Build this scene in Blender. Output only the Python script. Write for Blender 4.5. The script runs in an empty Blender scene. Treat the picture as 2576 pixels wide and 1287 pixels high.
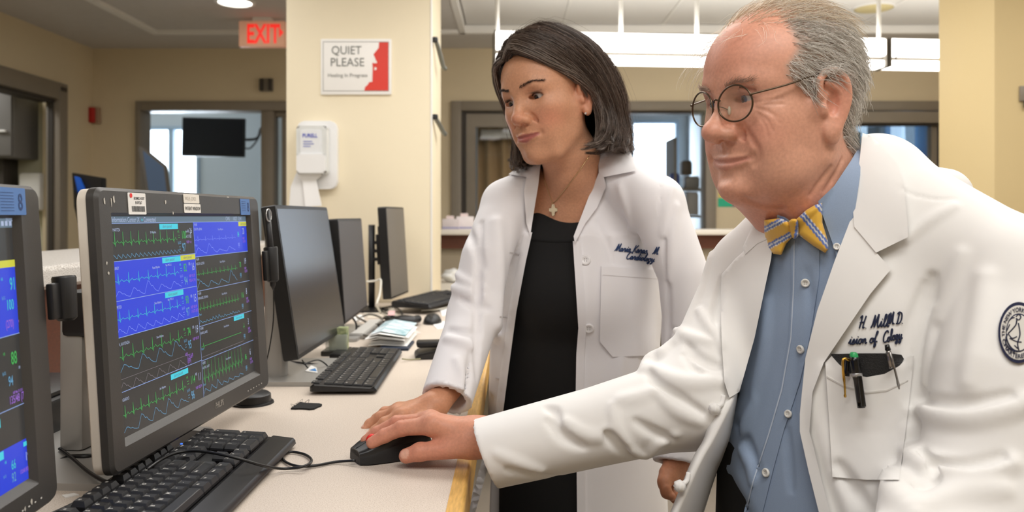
import bpy, bmesh, math, random
import numpy as np
from mathutils import Vector, Matrix
from mathutils.bvhtree import BVHTree

random.seed(7)
SC = bpy.context.scene
COL = SC.collection

# ---------------------------------------------------------------- camera
EYE = 1.29            # camera height above the floor
FPX = 2000.0          # focal length in pixels of the 2576 wide frame
cam_d = bpy.data.cameras.new('camera')
cam = bpy.data.objects.new('camera', cam_d); COL.objects.link(cam)
cam.location = (0, 0, EYE); cam.rotation_euler = (math.pi/2, 0, 0)
cam_d.sensor_width = 36.0
cam_d.lens = 36.0*FPX/2576.0
cam_d.shift_y = -(643.5-544.0)/2576.0
cam_d.clip_start = 0.02
cam_d.dof.use_dof = True
cam_d.dof.focus_distance = 1.08
cam_d.dof.aperture_fstop = 5.6
SC.camera = cam

# ---------------------------------------------------------------- colour management
SC.view_settings.view_transform = 'Standard'
SC.view_settings.look = 'None'
SC.view_settings.gamma = 1.0
SC.view_settings.use_curve_mapping = False
SC.view_settings.exposure = 0.10
try:
    SC.cycles.use_denoising = True
    SC.cycles.max_bounces = 6
    SC.cycles.sample_clamp_indirect = 6.0
except Exception:
    pass

# ---------------------------------------------------------------- world and added ceiling lamps
W = bpy.data.worlds.new('world'); SC.world = W; W.use_nodes = True
W.node_tree.nodes['Background'].inputs[0].default_value = (0.80, 0.88, 1.0, 1)
W.node_tree.nodes['Background'].inputs[1].default_value = 0.9

def area_light(name, loc, sx, sy, power, color=(1, 0.98, 0.95), rot=(0, 0, 0)):
    d = bpy.data.lights.new(name, 'AREA'); d.shape = 'RECTANGLE'; d.size = sx; d.size_y = sy
    d.energy = power; d.color = color
    o = bpy.data.objects.new(name, d); COL.objects.link(o); o.location = loc; o.rotation_euler = rot
    return o
CEIL = 2.43; TRAY = 2.475
ADDED_LAMPS = [(0.45, 0.15, 17), (0.55, 1.95, 18), (1.75, 0.9, 11), (-0.75, -0.4, 12), (0.75, 3.2, 17), (2.2, 2.2, 10), (-1.75, 3.0, 10), (-0.55, 2.1, 11)]  # unseen lamps added out of view to brighten people, desk and corridor
for _x, _y, _p in ADDED_LAMPS:
    area_light('added_ceiling_lamp', (_x, _y, (TRAY if _x > -0.3 else CEIL)-0.03), 1.15, 0.55, _p)

# ---------------------------------------------------------------- helpers
def srgb(r, g, b):
    def f(c):
        c /= 255.0
        return c/12.92 if c <= 0.04045 else ((c+0.055)/1.055)**2.4
    return (f(r), f(g), f(b), 1.0)

def P(px, py, Y):
    """point of the place seen at photo pixel (px, py) at distance Y in front of the camera"""
    return Vector(((px-1288.0)/FPX*Y, Y, EYE+(544.0-py)/FPX*Y))

MATS = {}
def mat(name, col=(0.8, 0.8, 0.8, 1), rough=0.6, metal=0.0, noise=0.0, nscale=40.0, bump=0.0, bscale=200.0, bdist=0.002,
        emit=None, estr=0.0, trans=0.0, alpha=1.0, spec=0.5, sss=0.0, sheen=0.0, attr=None, coat=0.0, col2=None, stretch=None):
    if name in MATS: return MATS[name]
    m = bpy.data.materials.new(name); MATS[name] = m; m.use_nodes = True
    nt = m.node_tree; b = nt.nodes['Principled BSDF']
    b.inputs['Base Color'].default_value = col
    b.inputs['Roughness'].default_value = rough
    b.inputs['Metallic'].default_value = metal
    b.inputs['Specular IOR Level'].default_value = spec
    b.inputs['Transmission Weight'].default_value = trans
    b.inputs['Alpha'].default_value = alpha
    b.inputs['Coat Weight'].default_value = coat
    b.inputs['Sheen Weight'].default_value = sheen
    if sss:
        b.inputs['Subsurface Weight'].default_value = sss
        b.inputs['Subsurface Radius'].default_value = (1.0, 0.35, 0.2)
        b.inputs['Subsurface Scale'].default_value = 0.006
    src = None
    tc = nt.nodes.new('ShaderNodeTexCoord')
    mp = nt.nodes.new('ShaderNodeMapping'); nt.links.new(tc.outputs['Object'], mp.inputs['Vector'])
    if stretch: mp.inputs['Scale'].default_value = stretch
    if attr:
        a = nt.nodes.new('ShaderNodeAttribute'); a.attribute_name = attr; src = a.outputs['Color']
    if noise > 0:
        n = nt.nodes.new('ShaderNodeTexNoise'); n.inputs['Scale'].default_value = nscale; n.inputs['Detail'].default_value = 3
        nt.links.new(mp.outputs['Vector'], n.inputs['Vector'])
        r = nt.nodes.new('ShaderNodeMapRange'); r.inputs['From Min'].default_value = 0.3; r.inputs['From Max'].default_value = 0.7
        nt.links.new(n.outputs['Fac'], r.inputs['Value'])
        mx = nt.nodes.new('ShaderNodeMix'); mx.data_type = 'RGBA'
        nt.links.new(r.outputs['Result'], mx.inputs[0])
        if src:
            mx.blend_type = 'MULTIPLY'
            mx.inputs[0].default_value = 1.0; nt.links.remove(mx.inputs[0].links[0])
            cr = nt.nodes.new('ShaderNodeMapRange'); cr.inputs['To Min'].default_value = 1-noise; cr.inputs['To Max'].default_value = 1+noise*0.4
            nt.links.new(r.outputs['Result'], cr.inputs['Value'])
            nt.links.new(src, mx.inputs[6]); nt.links.new(cr.outputs['Result'], mx.inputs[7])
        else:
            c2 = col2 or tuple(max(0, c*(1-noise)) for c in col[:3])+(1,)
            mx.inputs[6].default_value = c2; mx.inputs[7].default_value = col
        src = mx.outputs[2]
    if src: nt.links.new(src, b.inputs['Base Color'])
    if bump > 0:
        n2 = nt.nodes.new('ShaderNodeTexNoise'); n2.inputs['Scale'].default_value = bscale; n2.inputs['Detail'].default_value = 4
        nt.links.new(mp.outputs['Vector'], n2.inputs['Vector'])
        bp = nt.nodes.new('ShaderNodeBump'); bp.inputs['Strength'].default_value = bump; bp.inputs['Distance'].default_value = bdist
        nt.links.new(n2.outputs['Fac'], bp.inputs['Height']); nt.links.new(bp.outputs['Normal'], b.inputs['Normal'])
    if emit is not None:
        b.inputs['Emission Color'].default_value = emit
        b.inputs['Emission Strength'].default_value = estr
    return m

def tag(o, label=None, cat=None, group=None, kind=None):
    if label: o['label'] = label
    if cat: o['category'] = cat
    if group: o['group'] = group
    if kind: o['kind'] = kind
    return o

def thing(name, loc, label, cat, group=None):
    o = bpy.data.objects.new(name, None); COL.objects.link(o); o.location = Vector(loc)
    o.empty_display_size = 0.02
    return tag(o, label, cat, group)

def put(o, parent):
    """parent o, whose own coordinates are world coordinates"""
    if parent is not None:
        o.parent = parent
        if parent.type == 'EMPTY': o.matrix_parent_inverse = Matrix.Translation(-Vector(parent.location))
    return o

def mk(name, verts, faces, material, parent=None, smooth=False, label=None, auto=None):
    me = bpy.data.meshes.new(name)
    me.from_pydata([tuple(v) for v in verts], [], [tuple(f) for f in faces])
    return fin(name, me, material, parent, smooth, label, auto)

def fin(name, me, material, parent=None, smooth=False, label=None, auto=None):
    me.update()
    for m in (material if isinstance(material, (list, tuple)) else [material]):
        me.materials.append(m)
    if smooth or auto:
        me.shade_smooth()
    if auto:
        me.set_sharp_from_angle(angle=math.radians(auto))
    o = bpy.data.objects.new(name, me); COL.objects.link(o)
    if label: o['label'] = label
    return put(o, parent)

def from_bm(name, bm, material, parent=None, smooth=False, label=None, auto=None):
    bmesh.ops.recalc_face_normals(bm, faces=bm.faces[:])
    me = bpy.data.meshes.new(name); bm.to_mesh(me); bm.free()
    return fin(name, me, material, parent, smooth, label, auto)

class Fr:
    """a frame: origin and three axes; at(u, v, w) gives the world point"""
    def __init__(s, o, u, v, w=None):
        s.o = Vector(o); s.u = Vector(u).normalized()
        v = Vector(v); s.w = (s.u.cross(v)).normalized() if w is None else Vector(w).normalized()
        s.v = v.normalized() if w is not None else s.w.cross(s.u).normalized()
    def at(s, a, b, c=0.0): return s.o+s.u*a+s.v*b+s.w*c
    def m(s): 
        M = Matrix.Identity(4)
        for i, ax in enumerate((s.u, s.v, s.w)): 
            for j in range(3): M[j][i] = ax[j]
        for j in range(3): M[j][3] = s.o[j]
        return M
WORLD = Fr((0, 0, 0), (1, 0, 0), (0, 1, 0))

def add_box(bm, x0, x1, y0, y1, z0, z1, fr=WORLD, bev=0.0, seg=2):
    vs = [bm.verts.new(fr.at(x, y, z)) for z in (z0, z1) for y in (y0, y1) for x in (x0, x1)]
    fs = [bm.faces.new([vs[i] for i in f]) for f in ((0, 2, 3, 1), (4, 5, 7, 6), (0, 1, 5, 4), (2, 6, 7, 3), (0, 4, 6, 2), (1, 3, 7, 5))]
    if bev > 0:
        es = list({e for f in fs for e in f.edges})
        bmesh.ops.bevel(bm, geom=es, offset=bev, segments=seg, affect='EDGES', profile=0.5)

def box(name, x0, x1, y0, y1, z0, z1, material, parent=None, bev=0.0, fr=WORLD, label=None, seg=2):
    bm = bmesh.new(); add_box(bm, x0, x1, y0, y1, z0, z1, fr, bev, seg)
    return from_bm(name, bm, material, parent, auto=40 if bev else None, label=label)

def spline(pts, n=8, closed=False):
    """Catmull-Rom through the points, n samples per span"""
    p = [np.array(q, float) for q in pts]; out = []
    N = len(p); rng = range(N if closed else N-1)
    for i in rng:
        if closed: a, b, c, d = p[(i-1) % N], p[i], p[(i+1) % N], p[(i+2) % N]
        else: a, b, c, d = p[max(i-1, 0)], p[i], p[i+1], p[min(i+2, N-1)]
        for k in range(n):
            t = k/n
            out.append(0.5*((2*b)+(-a+c)*t+(2*a-5*b+4*c-d)*t*t+(-a+3*b-3*c+d)*t**3))
    if not closed: out.append(p[-1])
    return out

def add_tube(bm, pts, r, n=8, closed=False, caps=True):
    pts = [Vector(tuple(q)) for q in pts]; N = len(pts)
    rad = r if hasattr(r, '__len__') else [r]*N
    rings = []; prev = None
    for i, q in enumerate(pts):
        if closed: t = pts[(i+1) % N]-pts[i-1]
        else: t = pts[min(i+1, N-1)]-pts[max(i-1, 0)]
        if t.length < 1e-9: t = Vector((0, 0, 1))
        t.normalize()
        if prev is None:
            s = t.cross(Vector((0, 0, 1)))
            if s.length < 1e-3: s = t.cross(Vector((1, 0, 0)))
        else:
            s = prev-t*prev.dot(t)
            if s.length < 1e-6: s = t.cross(Vector((0.3, 0.5, 1)))
        s.normalize(); prev = s; w = t.cross(s)
        rings.append([bm.verts.new(q+(s*math.cos(2*math.pi*k/n)+w*math.sin(2*math.pi*k/n))*rad[i]) for k in range(n)])
    for i in range(N if closed else N-1):
        A, B = rings[i], rings[(i+1) % N]
        for k in range(n): bm.faces.new((A[k], A[(k+1) % n], B[(k+1) % n], B[k]))
    if caps and not closed:
        bm.faces.new(rings[0][::-1]); bm.faces.new(rings[-1])

def tube(name, pts, r, material, parent=None, n=8, closed=False, label=None):
    bm = bmesh.new(); add_tube(bm, pts, r, n, closed)
    return from_bm(name, bm, material, parent, smooth=True, label=label)

def add_lathe(bm, prof, fr, n=24, a0=0.0, a1=2*math.pi):
    """prof: (radius, height) pairs, turned about the frame's w axis"""
    full = abs(a1-a0-2*math.pi) < 1e-6
    K = n if full else n+1
    rings = []
    for r, h in prof:
        if r < 1e-7: rings.append([bm.verts.new(fr.at(0, 0, h))])
        else: rings.append([bm.verts.new(fr.at(r*math.cos(a0+(a1-a0)*k/n), r*math.sin(a0+(a1-a0)*k/n), h)) for k in range(K)])
    for A, B in zip(rings[:-1], rings[1:]):
        for k in range(n):
            k2 = (k+1) % K
            if len(A) == 1 and len(B) == 1: continue
            if len(A) == 1: bm.faces.new((A[0], B[k2], B[k]))
            elif len(B) == 1: bm.faces.new((A[k], A[k2], B[0]))
            else: bm.faces.new((A[k], A[k2], B[k2], B[k]))

def lathe(name, prof, fr, material, parent=None, n=24, auto=40, label=None):
    bm = bmesh.new(); add_lathe(bm, prof, fr, n)
    return from_bm(name, bm, material, parent, auto=auto, label=label)

def add_prism(bm, poly, w0, w1, fr):
    """2D polygon in the frame's u, v extruded from w0 to w1"""
    a = [bm.verts.new(fr.at(x, y, w0)) for x, y in poly]; b = [bm.verts.new(fr.at(x, y, w1)) for x, y in poly]
    N = len(poly)
    bm.faces.new(a[::-1]); bm.faces.new(b)
    for i in range(N): bm.faces.new((a[i], a[(i+1) % N], b[(i+1) % N], b[i]))

def prism(name, poly, w0, w1, fr, material, parent=None, bev=0.0, label=None):
    bm = bmesh.new(); add_prism(bm, poly, w0, w1, fr)
    if bev: bmesh.ops.bevel(bm, geom=bm.edges[:], offset=bev, segments=2, affect='EDGES')
    return from_bm(name, bm, material, parent, auto=40, label=label)

def rrect(x0, x1, y0, y1, r, n=5):
    out = []
    for cx, cy, a in ((x1-r, y1-r, 0), (x0+r, y1-r, 90), (x0+r, y0+r, 180), (x1-r, y0+r, 270)):
        for k in range(n+1):
            t = math.radians(a+90*k/n); out.append((cx+r*math.cos(t), cy+r*math.sin(t)))
    return out

_txt = {}
def text2d(s, bold=0.0, shear=0.0, depth=0.0):
    """letters of the built-in typeface as a flat mesh: verts (n,2) with the cap height near 0.7, faces, width"""
    key = (s, bold, shear)
    if key in _txt: return _txt[key]
    c = bpy.data.curves.new('t', 'FONT'); c.body = s; c.offset = bold; c.shear = shear; c.resolution_u = 3
    o = bpy.data.objects.new('t', c)
    me = o.to_mesh()
    v = np.array([(q.co.x, q.co.y) for q in me.vertices]) if len(me.vertices) else np.zeros((0, 2))
    f = [tuple(p.vertices) for p in me.polygons]
    o.to_mesh_clear()
    bpy.data.objects.remove(o); bpy.data.curves.remove(c)
    w = (v[:, 0].max() if len(v) else 0.1)
    _txt[key] = (v, f, w)
    return _txt[key]

class Flat:
    """collects flat coloured shapes (print, screen contents) in a frame, lifted by w; builds one mesh with several materials"""
    def __init__(s, fr): s.fr = fr; s.v = []; s.f = []; s.mi = []; s.mats = []
    def _m(s, m):
        if m not in s.mats: s.mats.append(m)
        return s.mats.index(m)
    def poly(s, pts, m, w=0.0):
        b = len(s.v); s.v += [s.fr.at(x, y, w) for x, y in pts]; s.f.append(tuple(range(b, b+len(pts)))); s.mi.append(s._m(m))
    def rect(s, x0, x1, y0, y1, m, w=0.0): s.poly([(x0, y0), (x1, y0), (x1, y1), (x0, y1)], m, w)
    def line(s, pts, th, m, w=0.0):
        for (xa, ya), (xb, yb) in zip(pts[:-1], pts[1:]):
            dx, dy = xb-xa, yb-ya; L = math.hypot(dx, dy)
            if L < 1e-9: continue
            nx, ny = -dy/L*th/2, dx/L*th/2; ex, ey = dx/L*th*0.3, dy/L*th*0.3
            s.poly([(xa-ex+nx, ya-ey+ny), (xa-ex-nx, ya-ey-ny), (xb+ex-nx, yb+ey-ny), (xb+ex+nx, yb+ey+ny)], m, w)
    def text(s, t, x, y, size, m, w=0.0, bold=0.0, sx=1.0, align='l', shear=0.0, rot=0.0):
        v, f, wd = text2d(t, bold, shear)
        off = {'l': 0, 'c': -wd/2, 'r': -wd}[align]
        b = len(s.v); mi = s._m(m); ca, sa = math.cos(rot), math.sin(rot)
        for q in v:
            a, c = (q[0]+off)*size*sx, q[1]*size
            s.v.append(s.fr.at(x+a*ca-c*sa, y+a*sa+c*ca, w))
        for q in f: s.f.append(tuple(i+b for i in q)); s.mi.append(mi)
    def build(s, name, parent=None, label=None):
        me = bpy.data.meshes.new(name); me.from_pydata([tuple(q) for q in s.v], [], s.f)
        o = fin(name, me, s.mats, parent, label=label)
        me.polygons.foreach_set('material_index', s.mi); me.update()
        return o
# ================================================================ the setting
M_wall = mat('cream_paint', srgb(222, 206, 174), 0.75, noise=0.04, nscale=3, bump=0.05, bscale=300)
M_pillar = mat('pale_cream_paint', srgb(240, 228, 200), 0.7, noise=0.03, nscale=3, bump=0.05, bscale=300)
M_ceil = mat('ceiling_white', srgb(208, 204, 200), 0.85, noise=0.04, nscale=20)
M_tile = mat('ceiling_tile', srgb(232, 230, 226), 0.9, noise=0.06, nscale=160, bump=0.15, bscale=120)
M_trim = mat('white_trim', srgb(236, 234, 230), 0.6)
M_floor = mat('vinyl_floor', srgb(168, 158, 146), 0.35, noise=0.12, nscale=60)
M_frame = mat('grey_steel_frame', srgb(140, 130, 116), 0.45, noise=0.05, nscale=10)
M_frame_d = mat('dark_gasket', srgb(62, 56, 50), 0.6)
M_white = mat('white_plastic', srgb(238, 238, 236), 0.35)
M_black = mat('black_plastic', srgb(22, 22, 24), 0.45)
M_wood_dark = mat('brown_laminate', srgb(92, 46, 26), 0.45, noise=0.3, nscale=18, stretch=(1, 6, 12))
M_room_wall = mat('pale_room_paint', srgb(205, 212, 216), 0.8)
M_glass = mat('window_glass', srgb(235, 245, 248), 0.02, trans=1.0, alpha=0.25, spec=0.6)
M_daylight = mat('daylit_blind', srgb(240, 246, 255), 0.9, emit=(0.80, 0.90, 1.0, 1), estr=3.6)

def struct(o): o['kind'] = 'structure'; return o
def boxes(name, lst, material, parent=None, bev=0.0):
    bm = bmesh.new()
    for b in lst: add_box(bm, *b, bev=bev)
    return from_bm(name, bm, material, parent, auto=40 if bev else None)

XL, XR, YB, YF = -2.85, 3.2, 5.4, -2.2
struct(box('floor', -4.6, 4.2, YF-0.1, 8.6, -0.1, 0.0, M_floor))
# back wall with three openings; its header runs above them
O1, O2, O3 = (-2.546, -1.30), (-0.413, 1.38), (2.20, 3.05)
HD = 2.07
struct(boxes('wall_back', [(XL-0.12, O1[0], YB, YB+0.12, 0, 2.6), (O1[1], O2[0], YB, YB+0.12, 0, 2.6), (O2[1], O3[0], YB, YB+0.12, 0, 2.6),
                           (O3[1], XR+0.1, YB, YB+0.12, 0, 2.6), (O1[0], O1[1], YB, YB+0.12, HD, 2.6), (O2[0], O2[1], YB, YB+0.12, HD, 2.6),
                           (O3[0], O3[1], YB, YB+0.12, HD, 2.6)], M_wall))
LY = (3.55, 5.03)
struct(boxes('wall_left', [(XL-0.12, XL, YF, LY[0], 0, 2.6), (XL-0.12, XL, LY[1], YB, 0, 2.6), (XL-0.12, XL, LY[0], LY[1], 2.115, 2.6)], M_wall))
struct(box('wall_right', XR, XR+0.1, YF, YB, 0, 2.6, M_wall))
struct(box('wall_front', XL-0.12, XR+0.1, YF-0.1, YF, 0, 2.6, M_wall))
# ceiling: plain board over the corridor, a shallow tray with lay-in tiles over the station
TX, TY = -0.32, 4.95
struct(boxes('ceiling', [(XL-0.12, TX, YF, YB, CEIL, CEIL+0.15), (TX, XR, TY, YB, CEIL, CEIL+0.15), (TX, XR, YF, TY, TRAY+0.012, TRAY+0.15)], M_ceil))
tiles = struct(boxes('trim_2', [(TX-0.004, TX+0.03, YF, TY, CEIL-0.006, TRAY), (TX, XR, TY-0.03, TY+0.004, CEIL-0.006, TRAY)], M_trim))
ceil_o = bpy.data.objects['ceiling']
tm = None; gx, gy = 0.61, 0.61
for j in range(11):
    for i in range(6):
        x = TX+0.03+i*gx; y = TY-0.03-(j+1)*gy
        if x+gx > XR+0.05: continue
        if tm is None:
            bm = bmesh.new(); add_box(bm, 0.008, gx-0.008, 0.008, gy-0.008, 0, 0.012, bev=0.003, seg=1)
            o = from_bm('ceiling_tile', bm, M_tile); tm = o.data
        else:
            o = bpy.data.objects.new('ceiling_tile', tm); COL.objects.link(o)
        o.location = (x, y, TRAY); o.parent = ceil_o
boxes('ceiling_grid', [(TX+0.03+i*gx-0.008, TX+0.03+i*gx+0.008, YF, TY-0.03, TRAY-0.004, TRAY+0.010) for i in range(1, 6)] +
      [(TX+0.03, XR, TY-0.03-j*gy-0.008, TY-0.03-j*gy+0.008, TRAY-0.004, TRAY+0.010) for j in range(1, 11)], M_trim, ceil_o)
struct(boxes('trim_1', [(-2.21, -2.17, YF, 4.90, CEIL-0.022, CEIL), (-2.17, TX-0.01, 4.86, 4.90, CEIL-0.022, CEIL)], M_trim))
# trim frames around the added, unseen ceiling lamps
for i, (x, y, p) in enumerate(ADDED_LAMPS):
    z = TRAY if x > -0.3 else CEIL
    bm = bmesh.new()
    for b in ((-0.61, 0.61, -0.305, -0.28), (-0.61, 0.61, 0.28, 0.305), (-0.61, -0.58, -0.28, 0.28), (0.58, 0.61, -0.28, 0.28)):
        add_box(bm, x+b[0], x+b[1], y+b[2], y+b[3], z-0.035, z)
    from_bm('added_lamp_frame', bm, M_trim, ceil_o)
# downlight in the corridor ceiling
M_lamp = mat('lamp_white', srgb(255, 252, 244), 0.5, emit=(1, 0.97, 0.9, 1), estr=5.0)
dl = thing('downlight', (-1.47, 4.22, CEIL), 'round lit recessed downlight in the grey corridor ceiling', 'ceiling light')
lathe('trim_ring', [(0.085, 0), (0.105, 0), (0.105, -0.008), (0.088, -0.010), (0.085, 0)], Fr((-1.47, 4.22, CEIL), (1, 0, 0), (0, 1, 0)), M_trim, dl, 32)
lathe('diffuser', [(0, -0.004), (0.086, -0.004), (0.086, 0.0), (0, 0.0)], Fr((-1.47, 4.22, CEIL), (1, 0, 0), (0, 1, 0)), M_lamp, dl, 32)
# ceiling speaker
q = P(2198, 22, 4.52)
sp = thing('ceiling_speaker', (q.x, 4.52, TRAY), 'round yellowed ceiling speaker grille among the ceiling tiles', 'speaker')
lathe('grille', [(0, -0.010), (0.09, -0.010), (0.105, -0.004), (0.108, 0)], Fr((q.x, 4.52, TRAY), (1, 0, 0), (0, 1, 0)),
      mat('yellowed_grille', srgb(214, 200, 150), 0.7), sp, 32)
lathe('rim', [(0.105, -0.006), (0.116, -0.004), (0.118, 0.0)], Fr((q.x, 4.52, TRAY), (1, 0, 0), (0, 1, 0)), M_trim, sp, 32)

# suspended linear fluorescent fixtures above the far desk
M_tubelight = mat('fluorescent_diffuser', srgb(255, 255, 252), 0.5, emit=(1.0, 0.97, 0.92, 1), estr=4.0)
M_fix = mat('fixture_grey', srgb(120, 114, 104), 0.5)
def pendant(x0, x1, label, rods):
    yy = lambda x: 4.0+0.085*(x-0.6)
    fr = Fr((x0, yy(x0), 2.064), (1, 0.085, 0), (-0.085, 1, 0)); L = (x1-x0)*math.hypot(1, 0.085)
    t = thing('pendant_light', (x0, yy(x0), 2.064), label, 'ceiling light')
    box('lower_diffuser', 0.0, L, 0.0, 0.10, 0.0, 0.034, M_tubelight, t, 0.006, fr)
    box('housing', 0.0, L, 0.012, 0.088, 0.035, 0.053, M_fix, t, 0.0, fr)
    box('upper_diffuser', 0.0, L, -0.02, 0.12, 0.054, 0.144, M_tubelight, t, 0.012, fr)
    boxes_ = [(-0.004, 0.004), (L-0.004, L+0.004)]
    for a, b in boxes_: box('end_cap', a, b, -0.022, 0.122, -0.002, 0.146, M_fix, t, 0, fr)
    for rx in rods:
        y = yy(rx)+0.05
        tube('rod', [(rx, y, 2.2), (rx, y, TRAY)], 0.011, M_trim, t, 10)
pendant(-0.085, 1.93, 'long white linear pendant light hanging behind the woman', [-0.074, 0.554, 0.948, 1.92])
pendant(1.95, 3.0, 'shorter white linear pendant light right of the older man', [2.7])
tube_end = P(2275, 110, 4.1)
tag(tube('pendant_cable', [P(2276, 100, 4.06), P(2262, 125, 4.05), P(2252, 150, 4.06)], 0.004, M_fix), 'thin grey cable tie at the joint of the pendant lights', 'cable')

# pillars
PX0, PX1, PY0, PY1 = -0.892, -0.322, 3.14, 3.60
pil = struct(box('wall_pillar', PX0, PX1, PY0, PY1, 0, CEIL+0.03, M_pillar, None, 0.004))
struct(box('trim_3', PX1-0.0, PX1+0.003, PY0-0.0, PY0+0.05, 0.95, CEIL, M_trim, None))
struct(box('wall_pillar_2', 1.905, 2.75, 3.14, 3.55, 0, TRAY+0.02, mat('warm_yellow_paint', srgb(214, 192, 144), 0.75, noise=0.03, nscale=3), None, 0.004))
q = P(2574, 235, 3.13)
sw = thing('wall_plate', (q.x, 3.13, q.z), 'small grey wall plate on the yellow pillar at the right edge', 'wall plate')
box('plate', q.x-0.012, q.x+0.06, 3.128, 3.14, q.z-0.03, q.z+0.03, M_frame, sw, 0.003)
box('switch', q.x+0.0, q.x+0.04, 3.122, 3.13, q.z-0.055, q.z-0.03, M_frame_d, sw, 0.002)

# steel door frames and what fills them
def jambs(name, x0, x1, t, extra, label=None):
    l = [(x0, x0+t, YB-0.03, YB+0.13, 0, HD), (x1-t, x1, YB-0.03, YB+0.13, 0, HD), (x0+t, x1-t, YB-0.03, YB+0.13, HD-0.065, HD)]+extra
    return struct(boxes(name, l, M_frame, bev=0.004))
d1 = jambs('door_1', O1[0], O1[1], 0.034, [(-1.70, -1.615, YB-0.02, YB+0.1, 0, HD-0.066), (-1.57, -1.51, YB+0.02, YB+0.1, 0, HD-0.10), (-1.615, -1.334, YB+0.02, YB+0.1, HD-0.10, HD-0.066)])
box('glass', -1.51, -1.33, YB+0.05, YB+0.056, 0.1, HD-0.1, M_glass, d1)
d2 = jambs('door_2', O2[0], O2[1], 0.07, [])
boxes('gasket', [(O2[0]+0.07, O2[0]+0.095, YB, YB+0.1, 0, HD-0.065), (O2[0]+0.07, O2[1]-0.07, YB+0.01, YB+0.1, HD-0.08, HD-0.065)], M_frame_d, d2)
boxes('sliding_door_frame', [(O2[0]+0.10, O2[0]+0.165, YB+0.02, YB+0.06, 0, HD-0.08), (O2[0]+0.165, 0.56, YB+0.02, YB+0.06, HD-0.17, HD-0.08), (0.56, 0.62, YB+0.02, YB+0.06, 0, HD-0.08)], M_frame, d2)
box('glass', O2[0]+0.165, 0.56, YB+0.035, YB+0.041, 0.1, HD-0.17, M_glass, d2)
d3 = jambs('door_3', O3[0], O3[1], 0.05, [])
boxes('sliding_door_frame', [(2.25, 2.984, YB-0.06, YB-0.01, HD-0.15, HD-0.075), (2.985, 3.045, YB-0.06, YB-0.01, 0, HD-0.075), (2.86, 2.90, YB+0.02, YB+0.08, 0, HD-0.08), (2.93, 2.97, YB-0.02, YB+0.08, 0, HD-0.08)], M_frame, d3)
boxes('gasket', [(2.90, 2.93, YB, YB+0.06, 0, HD-0.15), (2.25, 3.0, YB-0.02, YB+0.04, HD-0.165, HD-0.15)], M_frame_d, d3)
box('glass', 2.25, 2.86, YB+0.03, YB+0.036, 0.1, HD-0.16, M_glass, d3)
# left wall door frame
d4 = struct(boxes('door_4', [(XL-0.06, XL+0.03, LY[1]-0.07, LY[1]+0.02, 0, 2.125), (XL-0.06, XL+0.03, LY[0]-0.02, LY[0]+0.06, 0, 2.125), (XL-0.06, XL+0.03, LY[0]+0.06, LY[1]-0.07, 2.02, 2.125)], M_frame, bev=0.004))
boxes('gasket', [(XL-0.10, XL+0.00, LY[0]+0.06, LY[1]-0.07, 2.0, 2.02), (XL-0.04, XL-0.01, LY[1]-0.08, LY[1]-0.07, 0, 2.02)], M_frame_d, d4)
box('closer_arm', XL+0.03, XL+0.036, LY[1]-0.06, LY[1]-0.0, 2.075, 2.10, M_frame_d, d4)
struct(boxes('wall_side_room', [(-4.6, XL-0.12, 5.10, 5.2, 0, 2.6), (-4.6, -4.5, 3.0, 5.1, 0, 2.6), (-4.6, XL-0.12, 2.9, 3.0, 0, 2.6), (-4.6, XL-0.12, 3.0, 5.2, 2.5, 2.6)], mat('grey_green_paint', srgb(196, 192, 166), 0.8)))
a, b = P(-40, 233, 4.84), P(33, 395, 4.84)
cab = thing('wall_cabinet', (a.x, 5.0, b.z), 'grey wall cabinet inside the side room at the left edge', 'cabinet')
box('body', a.x-0.25, b.x, 4.85, 5.10, b.z, a.z, mat('cabinet_grey', srgb(120, 118, 116), 0.5), cab, 0.004)
box('door', a.x-0.24, b.x-0.01, 4.835, 4.85, b.z+0.01, a.z-0.01, mat('cabinet_grey', rough=0.5), cab, 0.003)
box('handle', b.x-0.09, b.x-0.03, 4.81, 4.835, 1.80, 1.815, M_white, cab, 0.003)
a, b = P(8, 395, 5.05), P(34, 460, 5.05)
box('wall_bracket', a.x, b.x, 4.95, 5.1, b.z-0.2, a.z, M_frame_d, None, 0.004)
tag(bpy.data.objects['wall_bracket'], 'dark box mounted below the grey wall cabinet', 'wall box')
a = P(80, 450, 5.02)
sd = thing('soap_dispenser', (a.x, 5.05, a.z-0.2), 'white soap dispenser on the side room wall behind the left monitor', 'dispenser')
box('body', a.x-0.07, a.x+0.07, 4.99, 5.10, a.z-0.2, a.z+0.04, M_white, sd, 0.02)
box('lever', a.x-0.05, a.x+0.05, 4.975, 4.99, a.z-0.18, a.z-0.10, M_white, sd, 0.006)

# rooms beyond the back wall
YW = 7.8
struct(boxes('wall_far', [(-4.6, -3.66, YW, YW+0.1, 0, 2.6), (-3.06, 1.16, YW, YW+0.1, 0, 2.6), (1.63, 4.2, YW, YW+0.1, 0, 2.6), (-3.66, -3.06, YW, YW+0.1, 2.17, 2.6), (-3.66, -3.06, YW, YW+0.1, 0, 0.9),
                          (1.16, 1.63, YW, YW+0.1, 2.23, 2.6), (1.16, 1.63, YW, YW+0.1, 0, 0.9)], M_room_wall))
struct(boxes('wall_divider', [(-0.75, -0.65, YB+0.12, YW, 0, 2.6), (1.72, 1.80, YB+0.12, YW, 0, 2.6), (-4.7, -4.6, YB+0.12, YW, 0, 2.6), (4.1, 4.2, YB+0.12, YW, 0, 2.6)], M_room_wall))
struct(box('ceiling_far', -4.7, 4.2, YB+0.12, YW+0.1, 2.5, 2.6, M_ceil))
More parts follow.
